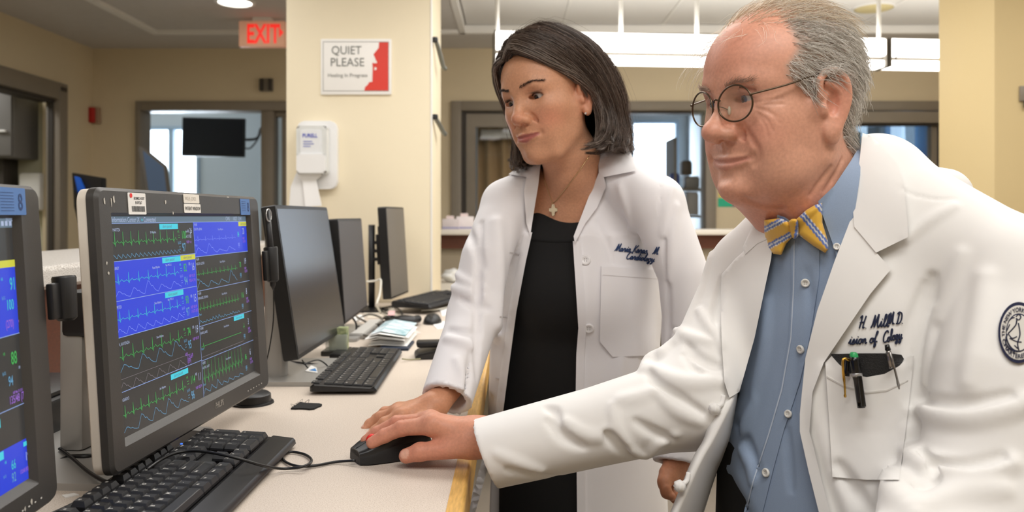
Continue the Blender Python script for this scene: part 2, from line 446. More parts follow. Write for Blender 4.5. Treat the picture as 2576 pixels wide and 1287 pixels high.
def window(name, x0, x1, z0, z1, mull):
    w = struct(boxes(name, [(x0, x0+0.03, YW-0.03, YW+0.06, z0, z1), (x1-0.03, x1, YW-0.03, YW+0.06, z0, z1), (x0+0.03, x1-0.03, YW-0.03, YW+0.06, z1-0.03, z1), (x0+0.03, x1-0.03, YW-0.05, YW+0.06, z0, z0+0.03)]+
                  [(m-0.024, m+0.024, YW-0.02, YW+0.06, z0+0.03, z1-0.03) for m in mull], mat('window_vinyl', srgb(170, 190, 206), 0.5)))
    box('pane', x0+0.01, x1-0.01, YW+0.05, YW+0.06, z0+0.01, z1-0.01, M_daylight, w)
window('window_1', -3.66, -3.06, 0.9, 2.17, [-3.34])
window('window_2', 1.16, 1.63, 0.9, 2.23, [])
area_light('side_room_lamp', (-3.7, 4.1, 2.45), 0.6, 0.6, 14)
area_light('daylight_left_room', (-3.3, YW-0.1, 1.6), 1.0, 1.2, 40, (0.78, 0.89, 1.0), (-math.pi/2, 0, 0))
area_light('daylight_mid_room', (1.4, YW-0.1, 1.6), 0.6, 1.2, 8, (0.75, 0.87, 1.0), (-math.pi/2, 0, 0))
area_light('daylight_right_room', (3.6, 6.9, 1.9), 0.9, 0.9, 10, (0.55, 0.76, 1.0), (0, math.pi/2, 0))
# television on a wall arm in the left room
fr = Fr(P(456, 392, 6.6), (1, 0.10, -0.012), (-0.015, 0.03, 1))
tv = thing('television', P(530, 345, 6.65), 'dark flat television on a wall arm in the far left room', 'television')
box('case', 0, 0.51, 0, 0.325, -0.0, 0.035, M_black, tv, 0.006, Fr(fr.at(0, 0, 0), fr.u, fr.v, -fr.w))
box('screen', 0.012, 0.498, 0.014, 0.312, 0.0, 0.003, mat('tv_glass', srgb(6, 12, 26), 0.4, spec=0.25), tv, 0.0, fr)
tube('wall_arm', spline([fr.at(0.3, 0.16, -0.06), P(640, 350, 6.9), P(655, 325, 7.1), P(662, 320, 7.2)], 5), 0.012, M_frame_d, tv)
tube('cable', spline([fr.at(0.5, 0.08, -0.04), P(630, 372, 6.9), P(648, 350, 7.0), P(658, 322, 7.15)], 6), 0.007, M_frame_d, tv)
struct(box('wall_tv_stub', P(664, 300, 7.2).x, -1.5, 7.15, 7.25, 0, 2.5, M_room_wall))
# far curtain behind the sliding door, folded
def curtain(name, x0, x1, y, z0, z1, m, label, amp=0.03, per=0.11):
    n = 80; v = []; f = []
    for k in range(n+1):
        x = x0+(x1-x0)*k/n; yy = y+amp*math.sin(2*math.pi*(x-x0)/per)+0.4*amp*math.sin(2*math.pi*(x-x0)/per*0.37+1)
        v += [(x, yy, z0), (x, yy, z1), (x, yy+0.004, z0), (x, yy+0.004, z1)]
    for k in range(n):
        a = 4*k; f += [(a, a+4, a+5, a+1), (a+2, a+3, a+7, a+6), (a+1, a+5, a+7, a+3), (a, a+2, a+6, a+4)]
    return tag(mk(name, v, f, m, None, True), label, 'curtain')
curtain('privacy_curtain', -0.25, 0.75, 5.75, 0.4, 2.02, mat('tan_curtain', srgb(186, 156, 116), 0.85), 'tan privacy curtain behind the glass door left of the woman')
curtain('room_curtain', 2.3, 2.78, 5.9, 0.5, 1.95, mat('pale_blue_curtain', srgb(190, 204, 206), 0.85), 'pale striped curtain behind the glass door right of the man', 0.04, 0.15)
curtain('far_curtain', 3.35, 4.0, 6.6, 0.5, 2.3, mat('blue_curtain', srgb(110, 160, 205), 0.85), 'blue lit curtain in the room at far right', 0.03, 0.2)
# white strip standing in for the light reflection on the door glass
tag(box('reflection_strip', -0.22, 0.52, 5.60, 5.64, 1.84, 1.90, M_trim, None, 0.006), 'white strip standing in for a light reflection in the glass door left of the woman', 'reflection')
# furniture in the right room
q0, q1 = P(2448, 470, 6.0), P(2500, 500, 6.0)
bd = thing('bed_rail', (q0.x, 6.0, 0.0), 'blue plastic bed rail in the room at far right', 'bed rail')
for k in range(3): box('rail', q0.x-0.25, q0.x+0.6, 5.95, 6.0, 1.44-k*0.055, 1.475-k*0.055, mat('rail_blue', srgb(70, 120, 190), 0.5), bd, 0.008)
for xx in (q0.x-0.2, q0.x+0.45): box('post', xx, xx+0.04, 5.96, 5.99, 0.0, 1.44, mat('rail_blue'), bd, 0.004)
ms = thing('supply_box', (2.8, 6.3, 1.2), 'bright blue supply box seen through the right glass door', 'box')
box('case', P(2368, 380, 6.3).x, P(2398, 380, 6.3).x, 6.3, 6.5, P(0, 440, 6.3).z, P(0, 372, 6.3).z, mat('supply_blue', srgb(50, 96, 190), 0.4), ms, 0.008)
box('lid', P(2366, 380, 6.3).x, P(2400, 380, 6.3).x, 6.29, 6.51, P(0, 374, 6.3).z, P(0, 362, 6.3).z, mat('supply_pale', srgb(150, 215, 245), 0.4), ms, 0.004)
# things behind the woman's left shoulder in the middle room
a, b = P(1745, 412, 6.2), P(1728, 440, 6.2)
sh = thing('supply_shelf', (1.40, 6.2, 0), 'cluttered supply shelf behind the woman by the grey door frame', 'shelf')
for z in (0.8, 1.28, 1.49): box('board', P(1693, 0, 6.2).x, 1.70, 6.15, 6.5, z, z+0.02, M_frame, sh)
for x in (P(1693, 0, 6.2).x, 1.68): box('upright', x, x+0.02, 6.15, 6.5, 0, 1.9, M_frame, sh)
for (x0, x1, y0, y1, c, l) in ((1694, 1714, 432, 470, (60, 80, 150), 'small blue carton on the supply shelf'), (1722, 1746, 410, 447, (92, 80, 66), 'brown monitor box on the supply shelf'),
                               (1730, 1765, 448, 478, (150, 146, 140), 'grey pump on the supply shelf'), (1735, 1762, 480, 540, (196, 190, 184), 'pale jar on the lower supply shelf')):
    p0, p1 = P(x0, y1, 6.1), P(x1, y0, 6.1)
    t = thing('carton', (p0.x, 6.1, p0.z), l, 'supply')
    zb = {1694: 1.512, 1722: 1.612, 1730: 1.512, 1735: 1.302}[x0]
    box('box_body', p0.x, p1.x, 6.16, 6.3, zb, zb+min(0.165, p1.z-p0.z-0.014), mat('supply_%d' % x0, srgb(*c), 0.5), t, 0.006)
    box('box_top', p0.x+0.006, p1.x-0.006, 6.166, 6.294, zb+min(0.165, p1.z-p0.z-0.014), zb+min(0.177, p1.z-p0.z-0.002), mat('supply_%d' % x0), t, 0.003)
# coloured notes on the wall between woman and man
for (x0, x1, y0, y1, c, l) in ((1806, 1842, 498, 520, (60, 190, 150), 'green paper note on the cream wall'), (1842, 1880, 500, 520, (150, 120, 130), 'mauve paper note on the cream wall beside the green one'),
                               (1806, 1826, 440, 470, (240, 150, 70), 'orange paper note on the cream wall above the others'), (1808, 1828, 472, 496, (240, 220, 110), 'yellow paper note on the cream wall under the orange one')):
    p0, p1 = P(x0, y1, YB), P(x1, y0, YB)
    tag(box('paper_note', p0.x, p1.x, YB-0.003, YB, p0.z, p1.z, mat('note_%d%d' % (x0, y0), srgb(*c), 0.8)), l, 'note')

# ---- things on the walls
# exit sign
q = P(600, 118, 4.55)
ex = thing('exit_sign', (q.x+0.14, 4.55, q.z), 'ceiling-mounted sign with red EXIT letters and arrow', 'sign')
xs0, xs1, zs0, zs1 = P(600, 0, 4.55).x, P(716, 0, 4.55).x, P(0, 117, 4.55).z, P(0, 52, 4.55).z
box('case', xs0, xs1, 4.55, 4.60, zs0, zs1, mat('exit_panel', srgb(236, 190, 160), 0.4, emit=srgb(240, 170, 140), estr=0.16), ex, 0.006)
box('canopy', xs0+0.08, xs1-0.08, 4.55, 4.60, zs1, CEIL, M_trim, ex)
fl = Flat(Fr((xs0, 4.549, zs0), (1, 0, 0), (0, 0, 1)))
M_exit = mat('exit_red', srgb(225, 40, 30), 0.4, emit=srgb(235, 40, 30), estr=0.8)
h = zs1-zs0
fl.text('EXIT', 0.045, 0.022, h*1.02, M_exit, 0.001, 0.025, 0.62)
fl.poly([(0.232, 0.05), (0.232, 0.11), (0.258, 0.08)], M_exit, 0.001)
fl.build('lettering', ex, 'red EXIT letters with arrow')
# fire alarm
q = P(238, 290, 5.38)
fa = thing('fire_alarm', (q.x, 5.39, q.z), 'small red fire alarm strobe on the wall near the corner', 'fire alarm')
box('base', q.x-0.02, q.x+0.035, 5.37, 5.40, q.z-0.055, q.z+0.055, mat('alarm_beige', srgb(170, 140, 115), 0.5), fa, 0.003)
box('body', q.x-0.025, q.x+0.012, 5.345, 5.372, q.z-0.052, q.z+0.052, mat('alarm_red', srgb(185, 30, 26), 0.4), fa, 0.006)
# door indicator plate
q = P(669, 213, 5.38)
pl = thing('indicator_lamp', (q.x, 5.39, q.z), 'small two-lamp indicator plate above the far left doorway', 'indicator')
box('plate', q.x-0.045, q.x+0.045, 5.385, 5.40, q.z-0.045, q.z+0.045, M_frame, pl, 0.003)
for s in (-1, 1): box('lamp', q.x+s*0.03-0.011, q.x+s*0.03+0.011, 5.36, 5.386, q.z-0.04, q.z+0.04, M_frame_d, pl, 0.004)
# quiet please sign on the pillar
x0, x1, z0, z1 = P(808, 0, 3.14).x, P(986, 0, 3.14).x, P(0, 239, 3.14).z, P(0, 99, 3.14).z
qs = thing('quiet_sign', ((x0+x1)/2, 3.135, z0), 'framed QUIET PLEASE sign with red face silhouette on the pillar', 'sign')
M_sign = mat('sign_white', srgb(246, 244, 240), 0.5)
box('frame', x0, x1, 3.128, 3.14, z0, z1, M_sign, qs, 0.004)
fr = Fr((x0, 3.1275, z0), (1, 0, 0), (0, 0, 1)); s = (x1-x0)/178.0
fl = Flat(fr)
px = lambda a, b: ((a-808)*s, (239-b)*s)
M_grey = mat('sign_grey', srgb(120, 122, 118), 0.6); M_sred = mat('sign_red', srgb(222, 60, 45), 0.5)
fl.line([px(815, 107), px(979, 107), px(979, 230), px(815, 230), px(815, 107)], 0.0016, M_grey, 0.0006)
fl.poly([px(a, b) for a, b in ((978, 108), (978, 229), (918, 229), (920, 220), (927, 214), (930, 208), (938, 207), (939, 172), (938, 160), (946, 158), (947, 152), (943, 143), (941, 138), (954, 122), (955, 108))], M_sred, 0.0005)
fl.poly([px(a, b) for a, b in ((940, 150), (949, 155), (950, 160), (942, 161))], M_sign, 0.0012)
fl.poly([px(a, b) for a, b in ((944, 170), (949, 172), (948, 177), (943, 178))], M_sign, 0.0012)
fl.text('QUIET', *px(873, 138), 30*s, M_grey, 0.0012, 0.0, 0.88, 'c')
fl.text('PLEASE', *px(875, 168), 30*s, M_grey, 0.0012, 0.0, 0.92, 'c')
fl.text('Healing In Progress', *px(876, 195), 13*s, M_grey, 0.0012, 0.0, 0.98, 'c')
fl.build('print', qs, 'grey lettering and red face silhouette')
# hand sanitiser dispenser
fr = Fr(P(748, 500, 3.14), (1, 0, 0), (0, 0, 1)); fr.w = Vector((0, -1, 0)); s = 3.14/FPX
hs = thing('sanitizer_dispenser', P(800, 480, 3.12), 'white hand sanitizer dispenser on the pillar above a paper tissue', 'dispenser')
M_disp = mat('dispenser_white', srgb(240, 240, 240), 0.3)
prism('back_plate', rrect(4*s, 104*s, 24*s, 194*s, 18*s), 0.0, 0.03, fr, M_disp, hs, 0.004)
prism('body', rrect(12*s, 86*s, 60*s, 178*s, 8*s), 0.03, 0.085, fr, mat('dispenser_clear', srgb(222, 224, 222), 0.15, spec=0.7), hs, 0.006)
prism('refill', rrect(22*s, 74*s, 100*s, 168*s, 5*s), 0.085, 0.09, fr, mat('refill_label', srgb(232, 234, 236), 0.3), hs, 0.001)
prism('front_cover', rrect(14*s, 84*s, 62*s, 108*s, 6*s), 0.085, 0.097, fr, M_disp, hs, 0.004)
fl = Flat(fr)
fl.text('PURELL', 28*s, 149*s, 13*s, mat('label_blue', srgb(70, 80, 190), 0.4), 0.0915, 0.02, 0.85)
for k, ww in enumerate((22, 26, 18)): fl.rect(30*s, (30+ww)*s, (138-6*k)*s, (140-6*k)*s, mat('label_pale_blue', srgb(120, 130, 200), 0.4), 0.0915)
fl.build('label_print', hs)
# a sheet of tissue hanging out below: catch tray and paper
bm = bmesh.new()
add_prism(bm, [(-12*s, -20*s), (-8*s, 30*s), (6*s, 64*s), (38*s, 60*s), (44*s, 20*s), (40*s, -20*s)], 0.02, 0.05, fr)
from_bm('drip_tray', bm, M_disp, hs)
ts = prism('paper_tissue', [(30*s, -20*s), (24*s, 40*s), (14*s, 52*s), (14*s, 66*s), (66*s, 70*s), (68*s, 56*s), (56*s, 46*s), (70*s, -18*s)], 0.055, 0.062, fr, mat('tissue_white', srgb(250, 250, 250), 0.9))
tag(ts, 'white paper tissue hanging under the sanitizer dispenser', 'tissue')
# two dark clips on the side of the pillar
for (y0, y1, y2) in ((100, 135, 172), (294, 315, 337)):
    pts = [P(1091, y0, 3.2), P(1096, y0+8, 3.25), P(1104, (y0+y2)/2, 3.3), P(1112, y2-6, 3.36), P(1117, y2, 3.40)]
    pts = [Vector((max(q.x, PX1+0.008)+0.004, q.y, q.z)) for q in pts]
    t = thing('cable_hook', pts[2], 'dark curved hook on the pillar side, %s one' % ('upper' if y0 < 200 else 'lower'), 'hook')
    tube('hook', spline(pts, 4), 0.010, mat('hook_grey', srgb(120, 122, 116), 0.4, metal=0.4), t)
    lathe('cap', [(0, 0.012), (0.011, 0.010), (0.013, 0), (0.011, -0.01), (0, -0.012)], Fr(pts[0], (1, 0, 0), (0, 1, 0)), M_black, t, 12)

# back counter right of the pillar
struct(box('trim_4', -0.45, 1.75, 3.62, 4.36, 0.915, 0.95, mat('counter_far', srgb(226, 218, 204), 0.4)))
bc = thing('back_counter', (0.6, 4.4, 0), 'raised back counter with a red-brown apron behind the woman', 'counter')
box('top', -0.6, 1.8, 4.28, 4.62, 1.19, 1.218, mat('counter_top_pale', srgb(226, 220, 210), 0.4), bc, 0.006)
box('apron', -0.6, 1.8, 4.33, 4.58, 1.115, 1.19, M_wood_dark, bc)
box('panel', -0.6, 1.8, 4.36, 4.55, 0.0, 1.115, mat('panel_taupe', srgb(150, 138, 118), 0.6), bc)
for (x0, x1, y0, y1, Y, l) in ((1112, 1154, 541, 568, 4.32, 'pale tissue box on the back counter next to the pillar'), (1148, 1190, 535, 568, 4.36, 'white tissue box on the back counter beside the pale one')):
    p0, p1 = P(x0, y1, Y), P(x1, y0, Y)
    t = thing('tissue_box', (p0.x, Y, 1.218), l, 'tissue box')
    box('carton', p0.x, p1.x, Y, Y+0.12, 1.218, 1.218+(p1.z-p0.z), mat('tissue_box_%d' % x0, srgb(214, 204, 206) if x0 < 1120 else srgb(238, 230, 232), 0.6, noise=0.1, nscale=30), t, 0.002)
    box('stripe', p0.x, p1.x, Y-0.001, Y, 1.224, 1.232, mat('stripe_blue', srgb(150, 150, 190), 0.6), t)
    box('tissue', p0.x+0.02, p1.x-0.03, Y+0.04, Y+0.06, 1.218+(p1.z-p0.z), 1.235+(p1.z-p0.z), mat('tissue_pink', srgb(232, 214, 212), 0.8), t)
q = P(1138, 690, 4.1)
t = thing('paper_wad', (q.x, 4.1, 0.95), 'crumpled white paper on the far desk under the back counter', 'paper')
v = []
bm = bmesh.new(); bmesh.ops.create_icosphere(bm, subdivisions=3, radius=0.05)
for q2 in bm.verts:
    k = 1+0.25*math.sin(q2.co.x*90+q2.co.y*70)*math.cos(q2.co.z*110); q2.co = Vector((q.x+q2.co.x*k, 4.1+q2.co.y*k, 0.985+q2.co.z*0.7*k))
from_bm('wad', bm, M_white, t, True)

# chart folder holder hanging on the far wall, behind the counter ledge
q = P(218, 520, 3.6)
fh = thing('chart_holder', P(220, 600, 3.6), 'black chart holder with a blue folder behind the ledge', 'holder')
prism('back_panel', [(P(a, b, 3.6).x, P(a, b, 3.6).z) for a, b in ((180, 434), (257, 447), (257, 600), (222, 604), (200, 580), (186, 520))], -3.64, -3.6, Fr((0, 0, 0), (1, 0, 0), (0, 0, 1)), M_black, fh, 0.003)
prism('front_panel', [(P(a, b, 3.55).x, P(a, b, 3.55).z) for a, b in ((184, 470), (216, 530), (250, 560), (255, 606), (222, 606), (202, 582), (190, 530))], -3.57, -3.55, Fr((0, 0, 0), (1, 0, 0), (0, 0, 1)), M_black, fh, 0.003)
o = prism('folder', [(P(a, b, 3.58).x, P(a, b, 3.58).z) for a, b in ((188, 443), (199, 447), (222, 500), (232, 560), (214, 560))], -3.595, -3.575, Fr((0, 0, 0), (1, 0, 0), (0, 0, 1)), mat('folder_blue', srgb(26, 92, 200), 0.5), None, 0.001)
box('post', P(215, 0, 3.64).x, P(240, 0, 3.64).x, 3.645, 3.67, 0.0, 1.3, M_black, fh)
tag(o, 'bright blue folder tucked in the black chart holder', 'folder')
# far tilted monitor seen edge-on against the bright room
fr = Fr(P(362, 500, 3.9), (0.13, 0.02, 0.0), (-0.14, -0.05, 0.99))
fm = thing('far_monitor', P(395, 520, 3.9), 'far computer monitor seen at an angle against the bright room', 'monitor')
prism('case', [(0.03, 0), (0.13, 0), (0.112, 0.16), (0.0, 0.255), (-0.012, 0.25)], 0, 0.05, fr, mat('far_case', srgb(96, 92, 86), 0.5), fm, 0.004)
prism('screen', [(0.042, 0.0), (0.124, 0.0), (0.106, 0.155), (0.012, 0.235)], 0.05, 0.052, fr, mat('far_screen', srgb(84, 104, 132), 0.2), fm)
box('stand', 0.03, 0.07, -0.25, 0.0, 0.0, 0.04, M_frame_d, fm, 0.0, fr)
# supporting shelf for it
fs = thing('far_shelf', (P(390, 0, 3.9).x, 3.92, 0), 'grey shelf stand carrying the far tilted monitor', 'shelf')
box('board', P(300, 0, 3.9).x, P(480, 0, 3.9).x, 3.75, 4.1, 1.06, 1.1, M_frame, fs)
for xx in (P(305, 0, 3.9).x, P(470, 0, 3.9).x): box('leg', xx, xx+0.03, 3.8, 4.05, 0.0, 1.06, M_frame, fs)
# ================================================================ the desk
DZ = 0.95
def D(px, py, h=0.0):
    """point on the desk plane (or h above it) seen at the pixel"""
    Y = FPX*(EYE-DZ-h)/(py-544.0)
    return Vector(((px-1288.0)/FPX*Y, Y, DZ+h))

def speckled(name, base, dark, rough):
    m = mat(name, base, rough)
    nt = m.node_tree; b = nt.nodes['Principled BSDF']; tc = nt.nodes.new('ShaderNodeTexCoord')
    n = nt.nodes.new('ShaderNodeTexNoise'); n.inputs['Scale'].default_value = 640; n.inputs['Detail'].default_value = 3
    r = nt.nodes.new('ShaderNodeValToRGB'); r.color_ramp.elements[0].position = 0.34; r.color_ramp.elements[1].position = 0.56
    r.color_ramp.elements[0].color = dark; r.color_ramp.elements[1].color = base
    nt.links.new(tc.outputs['Object'], n.inputs['Vector']); nt.links.new(n.outputs['Fac'], r.inputs['Fac']); nt.links.new(r.outputs['Color'], b.inputs['Base Color'])
    return m
M_lam = speckled('desk_laminate', srgb(216, 204, 191), srgb(190, 175, 160), 0.45)
M_stone = speckled('ledge_solid_surface', srgb(232, 228, 222), srgb(120, 108, 96), 0.35)
M_oak = mat('oak_edge', srgb(226, 178, 98), 0.4, noise=0.28, nscale=26, stretch=(14, 1.5, 14))
M_dark_cab = mat('dark_cabinet', srgb(58, 38, 28), 0.6)
M_bezel = mat('bezel_charcoal', srgb(62, 60, 58), 0.42, bump=0.08, bscale=900)
M_bezel_b = mat('bezel_black', srgb(24, 24, 25), 0.4)
M_shell = mat('monitor_shell_white', srgb(226, 218, 206), 0.45)
M_silver = mat('silver_metal', srgb(190, 190, 190), 0.32, metal=0.75)
M_silver_p = mat('silver_plastic', srgb(172, 170, 166), 0.38, metal=0.3)
M_key = mat('key_black', srgb(30, 30, 32), 0.42)
M_kb = mat('keyboard_black', srgb(26, 26, 28), 0.38)
M_legend = mat('key_legend', srgb(215, 212, 205), 0.5)
M_cable = mat('cable_black', srgb(16, 16, 17), 0.4)
M_paper = mat('paper_white', srgb(244, 243, 240), 0.8)

dk = thing('desk', (-0.5, 1.6, 0), 'long pale speckled laminate desk with an oak front edge', 'desk')
box('desk_top', -0.934, -0.076, -0.5, 3.135, 0.912, DZ, M_lam, dk)
box('desk_end', -0.318, -0.076, 3.135, 3.62, 0.912, DZ, M_lam, dk)
bm = bmesh.new()
pr = [(-0.0761, 0.905)]+[(-0.0555-0.006+0.006*math.cos(t), 0.9455+0.006*math.sin(t)) for t in [i*math.pi/2/5 for i in range(6)]]+[(-0.0761, 0.9515)]
pr.insert(1, (-0.0555, 0.905))
a = [bm.verts.new((x, -0.5, z)) for x, z in pr]; b = [bm.verts.new((x, 3.62, z)) for x, z in pr]
for i in range(len(pr)): bm.faces.new((a[i], a[(i+1) % len(pr)], b[(i+1) % len(pr)], b[i]))
bm.faces.new(a); bm.faces.new(b[::-1])
from_bm('oak_edge', bm, M_oak, dk, auto=40, label='honey oak edge strip')
box('support_panel', -0.934, -0.30, -0.5, 3.13, 0.0, 0.912, M_dark_cab, dk)
lg = thing('counter_ledge', (-1.1, 1.6, 0), 'raised speckled counter ledge running behind the monitors', 'counter')
bm = bmesh.new()
pr = [(-0.90-0.012+0.012*math.cos(t), 1.182+0.012*math.sin(t)) for t in [i*math.pi/2/5 for i in range(6)]]+[(-1.30, 1.194), (-1.30, 1.147), (-0.912, 1.147), (-0.90, 1.155)]
a = [bm.verts.new((x, -0.5, z)) for x, z in pr]; b = [bm.verts.new((x, 3.14, z)) for x, z in pr]
for i in range(len(pr)): bm.faces.new((a[i], a[(i+1) % len(pr)], b[(i+1) % len(pr)], b[i]))
bm.faces.new(a); bm.faces.new(b[::-1])
from_bm('ledge_top', bm, M_stone, lg, auto=40)
box('riser', -1.25, -0.947, -0.5, 3.14, 0.0, 1.147, M_dark_cab, lg)
box('riser_panel', -0.947, -0.935, -0.5, 3.14, DZ, 1.147, M_wood_dark, lg)

# ---------------------------------------------------------------- big bedside-telemetry monitors
def emis(name, c, s=1.0):
    return mat(name, tuple(0.02+x*0.12 for x in srgb(*c)[:3])+(1,), 0.28, emit=srgb(*c), estr=s*0.82, spec=0.3)
E_dark = emis('screen_dark', (44, 44, 44), 1.0); E_blue = emis('screen_blue', (34, 62, 214), 1.0); E_head = emis('screen_header', (96, 118, 136), 0.9)
E_cyan = emis('screen_cyan', (60, 205, 225), 1.0); E_yel = emis('screen_yellow', (205, 205, 60), 1.0); E_grn = emis('trace_green', (62, 176, 84), 0.9)
E_grn2 = emis('trace_teal', (60, 190, 200), 1.0); E_lb = emis('trace_light_blue', (96, 160, 200), 0.9); E_wht = emis('screen_white', (176, 190, 222), 0.9)
E_pur = emis('screen_purple', (150, 100, 205), 1.0); E_line = emis('screen_rule', (140, 165, 220), 1.0); E_gry = emis('trace_grey', (130, 122, 128), 0.9)
E_pl = emis('trace_violet', (130, 150, 240), 1.0)

class Mon:
    """a flat monitor: fr.u runs left to right, fr.v up, fr.w toward the viewer"""
    def __init__(s, near, far, tilt, H):
        near, far = Vector(near), Vector(far); s.W = (far-near).length; s.H = H
        u = (far-near).normalized(); n = Vector((u.y, -u.x, 0))
        up = Vector((0, 0, 1))*math.cos(tilt)-n*math.sin(tilt)
        s.fr = Fr(near, u, up)
    def uv(s, px, py):
        d = P(px, py, 1.0)-Vector((0, 0, EYE)); o = Vector((0, 0, EYE))
        t = (s.fr.o-o).dot(s.fr.w)/d.dot(s.fr.w); q = o+d*t-s.fr.o
        return q.dot(s.fr.u), q.dot(s.fr.v)

def big_monitor(near, far, label, scratches, stand):
    m = Mon(near, far, math.radians(3.6), 0.335); fr = m.fr; W, H = m.W, m.H
    t = thing('patient_monitor', (fr.at(W/2, 0, -0.1).x, fr.at(W/2, 0, -0.1).y, DZ), label, 'monitor')
    sc = (0.034, W-0.046, 0.036, H-0.034)
    # bezel: a ring with a bevelled outer edge and an inward slope to the screen
    bm = bmesh.new()
    def ring(pts, w): return [bm.verts.new(fr.at(x, y, w)) for x, y in pts]
    out = rrect(0, W, 0, H, 0.014, 5); n = len(out)
    o1 = rrect(0.004, W-0.004, 0.004, H-0.004, 0.011, 5)
    i1 = rrect(sc[0]-0.006, sc[1]+0.006, sc[2]-0.008, sc[3]+0.004, 0.002, 5); i2 = rrect(sc[0], sc[1], sc[2], sc[3], 0.0005, 5)
    R = [ring(out, -0.013), ring(out, -0.004), ring(o1, 0.0), ring(i1, 0.0), ring(i2, -0.007)]
    for A, B in zip(R[:-1], R[1:]):
        for k in range(n): bm.faces.new((A[k], A[(k+1) % n], B[(k+1) % n], B[k]))
    from_bm('bezel', bm, M_bezel, t, auto=30)
    bm = bmesh.new()
    a = rrect(0.001, W-0.001, 0.001, H-0.001, 0.014, 5); b = rrect(0.006, W-0.006, 0.006, H-0.006, 0.012, 5); c = rrect(0.06, W-0.06, 0.05, H-0.05, 0.01, 5)
    R = [ring(a, -0.013), ring(a, -0.024), ring(b, -0.028), ring(c, -0.055)]
    for A, B in zip(R[:-1], R[1:]):
        for k in range(n): bm.faces.new((A[k], A[(k+1) % n], B[(k+1) % n], B[k]))
    bm.faces.new(R[-1][::-1])
    from_bm('rear_shell', bm, M_shell, t, auto=30)
    box('panel', sc[0]-0.002, sc[1]+0.002, sc[2]-0.002, sc[3]+0.002, -0.012, -0.0072, mat('panel_black', srgb(18, 18, 19), 0.35), t, 0, fr)
    # stand: plate on the desk, column, hinge
    c = fr.at(W/2, 0, 0); pc = Vector((c.x-0.16, c.y, DZ)); ud = Vector((fr.u.x, fr.u.y, 0)).normalized()
    f2 = Fr((pc.x, pc.y, DZ), ud, Vector((0, 0, 1)).cross(ud))
    prism('stand_base', rrect(stand[0], stand[1], -0.13, 0.13, 0.01), 0.0, 0.009, f2, M_silver_p, t, 0.002)
    box('stand_column', -0.04, 0.04, 0.0, 0.035, 0.009, 0.22, M_silver_p, t, 0.006, f2)
    box('stand_hinge', -0.045, 0.045, -0.12, 0.03, 0.17, 0.235, M_black, t, 0.008, f2)
    fl = Flat(fr)
    fl.text('PHILIPS', 0.275, 0.0135, 0.0125, mat('logo_grey', srgb(150, 146, 138), 0.4), 0.0006, 0.02, 0.72)
    for k in range(6): fl.rect(W-0.10+k*0.012, W-0.097+k*0.012, 0.012, 0.0135, M_legend, 0.0006)
    for (x, y, ww, hh) in scratches:
        rs = random.Random(int(x*1e4)+int(y*1e4)); fl.poly([(x+ww*(0.5+0.5*math.cos(a_*0.6283)*rs.uniform(0.5, 1.0)), y+hh*(0.5+0.5*math.sin(a_*0.6283)*rs.uniform(0.5, 1.0))) for a_ in range(10)], mat('worn_white', srgb(190, 186, 176), 0.7), 0.0005)
    fl.build('markings', t)
    return t, m, sc

def trace_ecg(x0, x1, y, amp, n, ph=0.0, seed=0):
    r = random.Random(seed); pts = []; per = (x1-x0)/n
    for k in range(n):
        b = x0+per*(k+ph*0.0)
        for f, h in ((0, 0), (0.12, 0.03), (0.2, 0.12), (0.28, 0.02), (0.36, 0), (0.40, -0.18), (0.43, 1.0+0.2*r.random()), (0.47, -0.35), (0.52, 0.0), (0.66, 0.10), (0.76, 0.26), (0.86, 0.05), (0.97, 0)):
            pts.append((b+per*f, y+amp*(h+0.05*(r.random()-0.5))))
    return pts
def trace_pleth(x0, x1, y, amp, n, seed=0, irr=0.2):
    r = random.Random(seed); pts = []; per = (x1-x0)/n
    for k in range(n):
        a = amp*(1+irr*(r.random()-0.5)*2)
        for f, h in ((0, 0), (0.12, 0.45), (0.25, 0.95), (0.36, 0.85), (0.5, 0.5), (0.6, 0.52), (0.72, 0.25), (0.88, 0.06)):
            pts.append((x0+per*(k+f), y+a*h))
    return pts

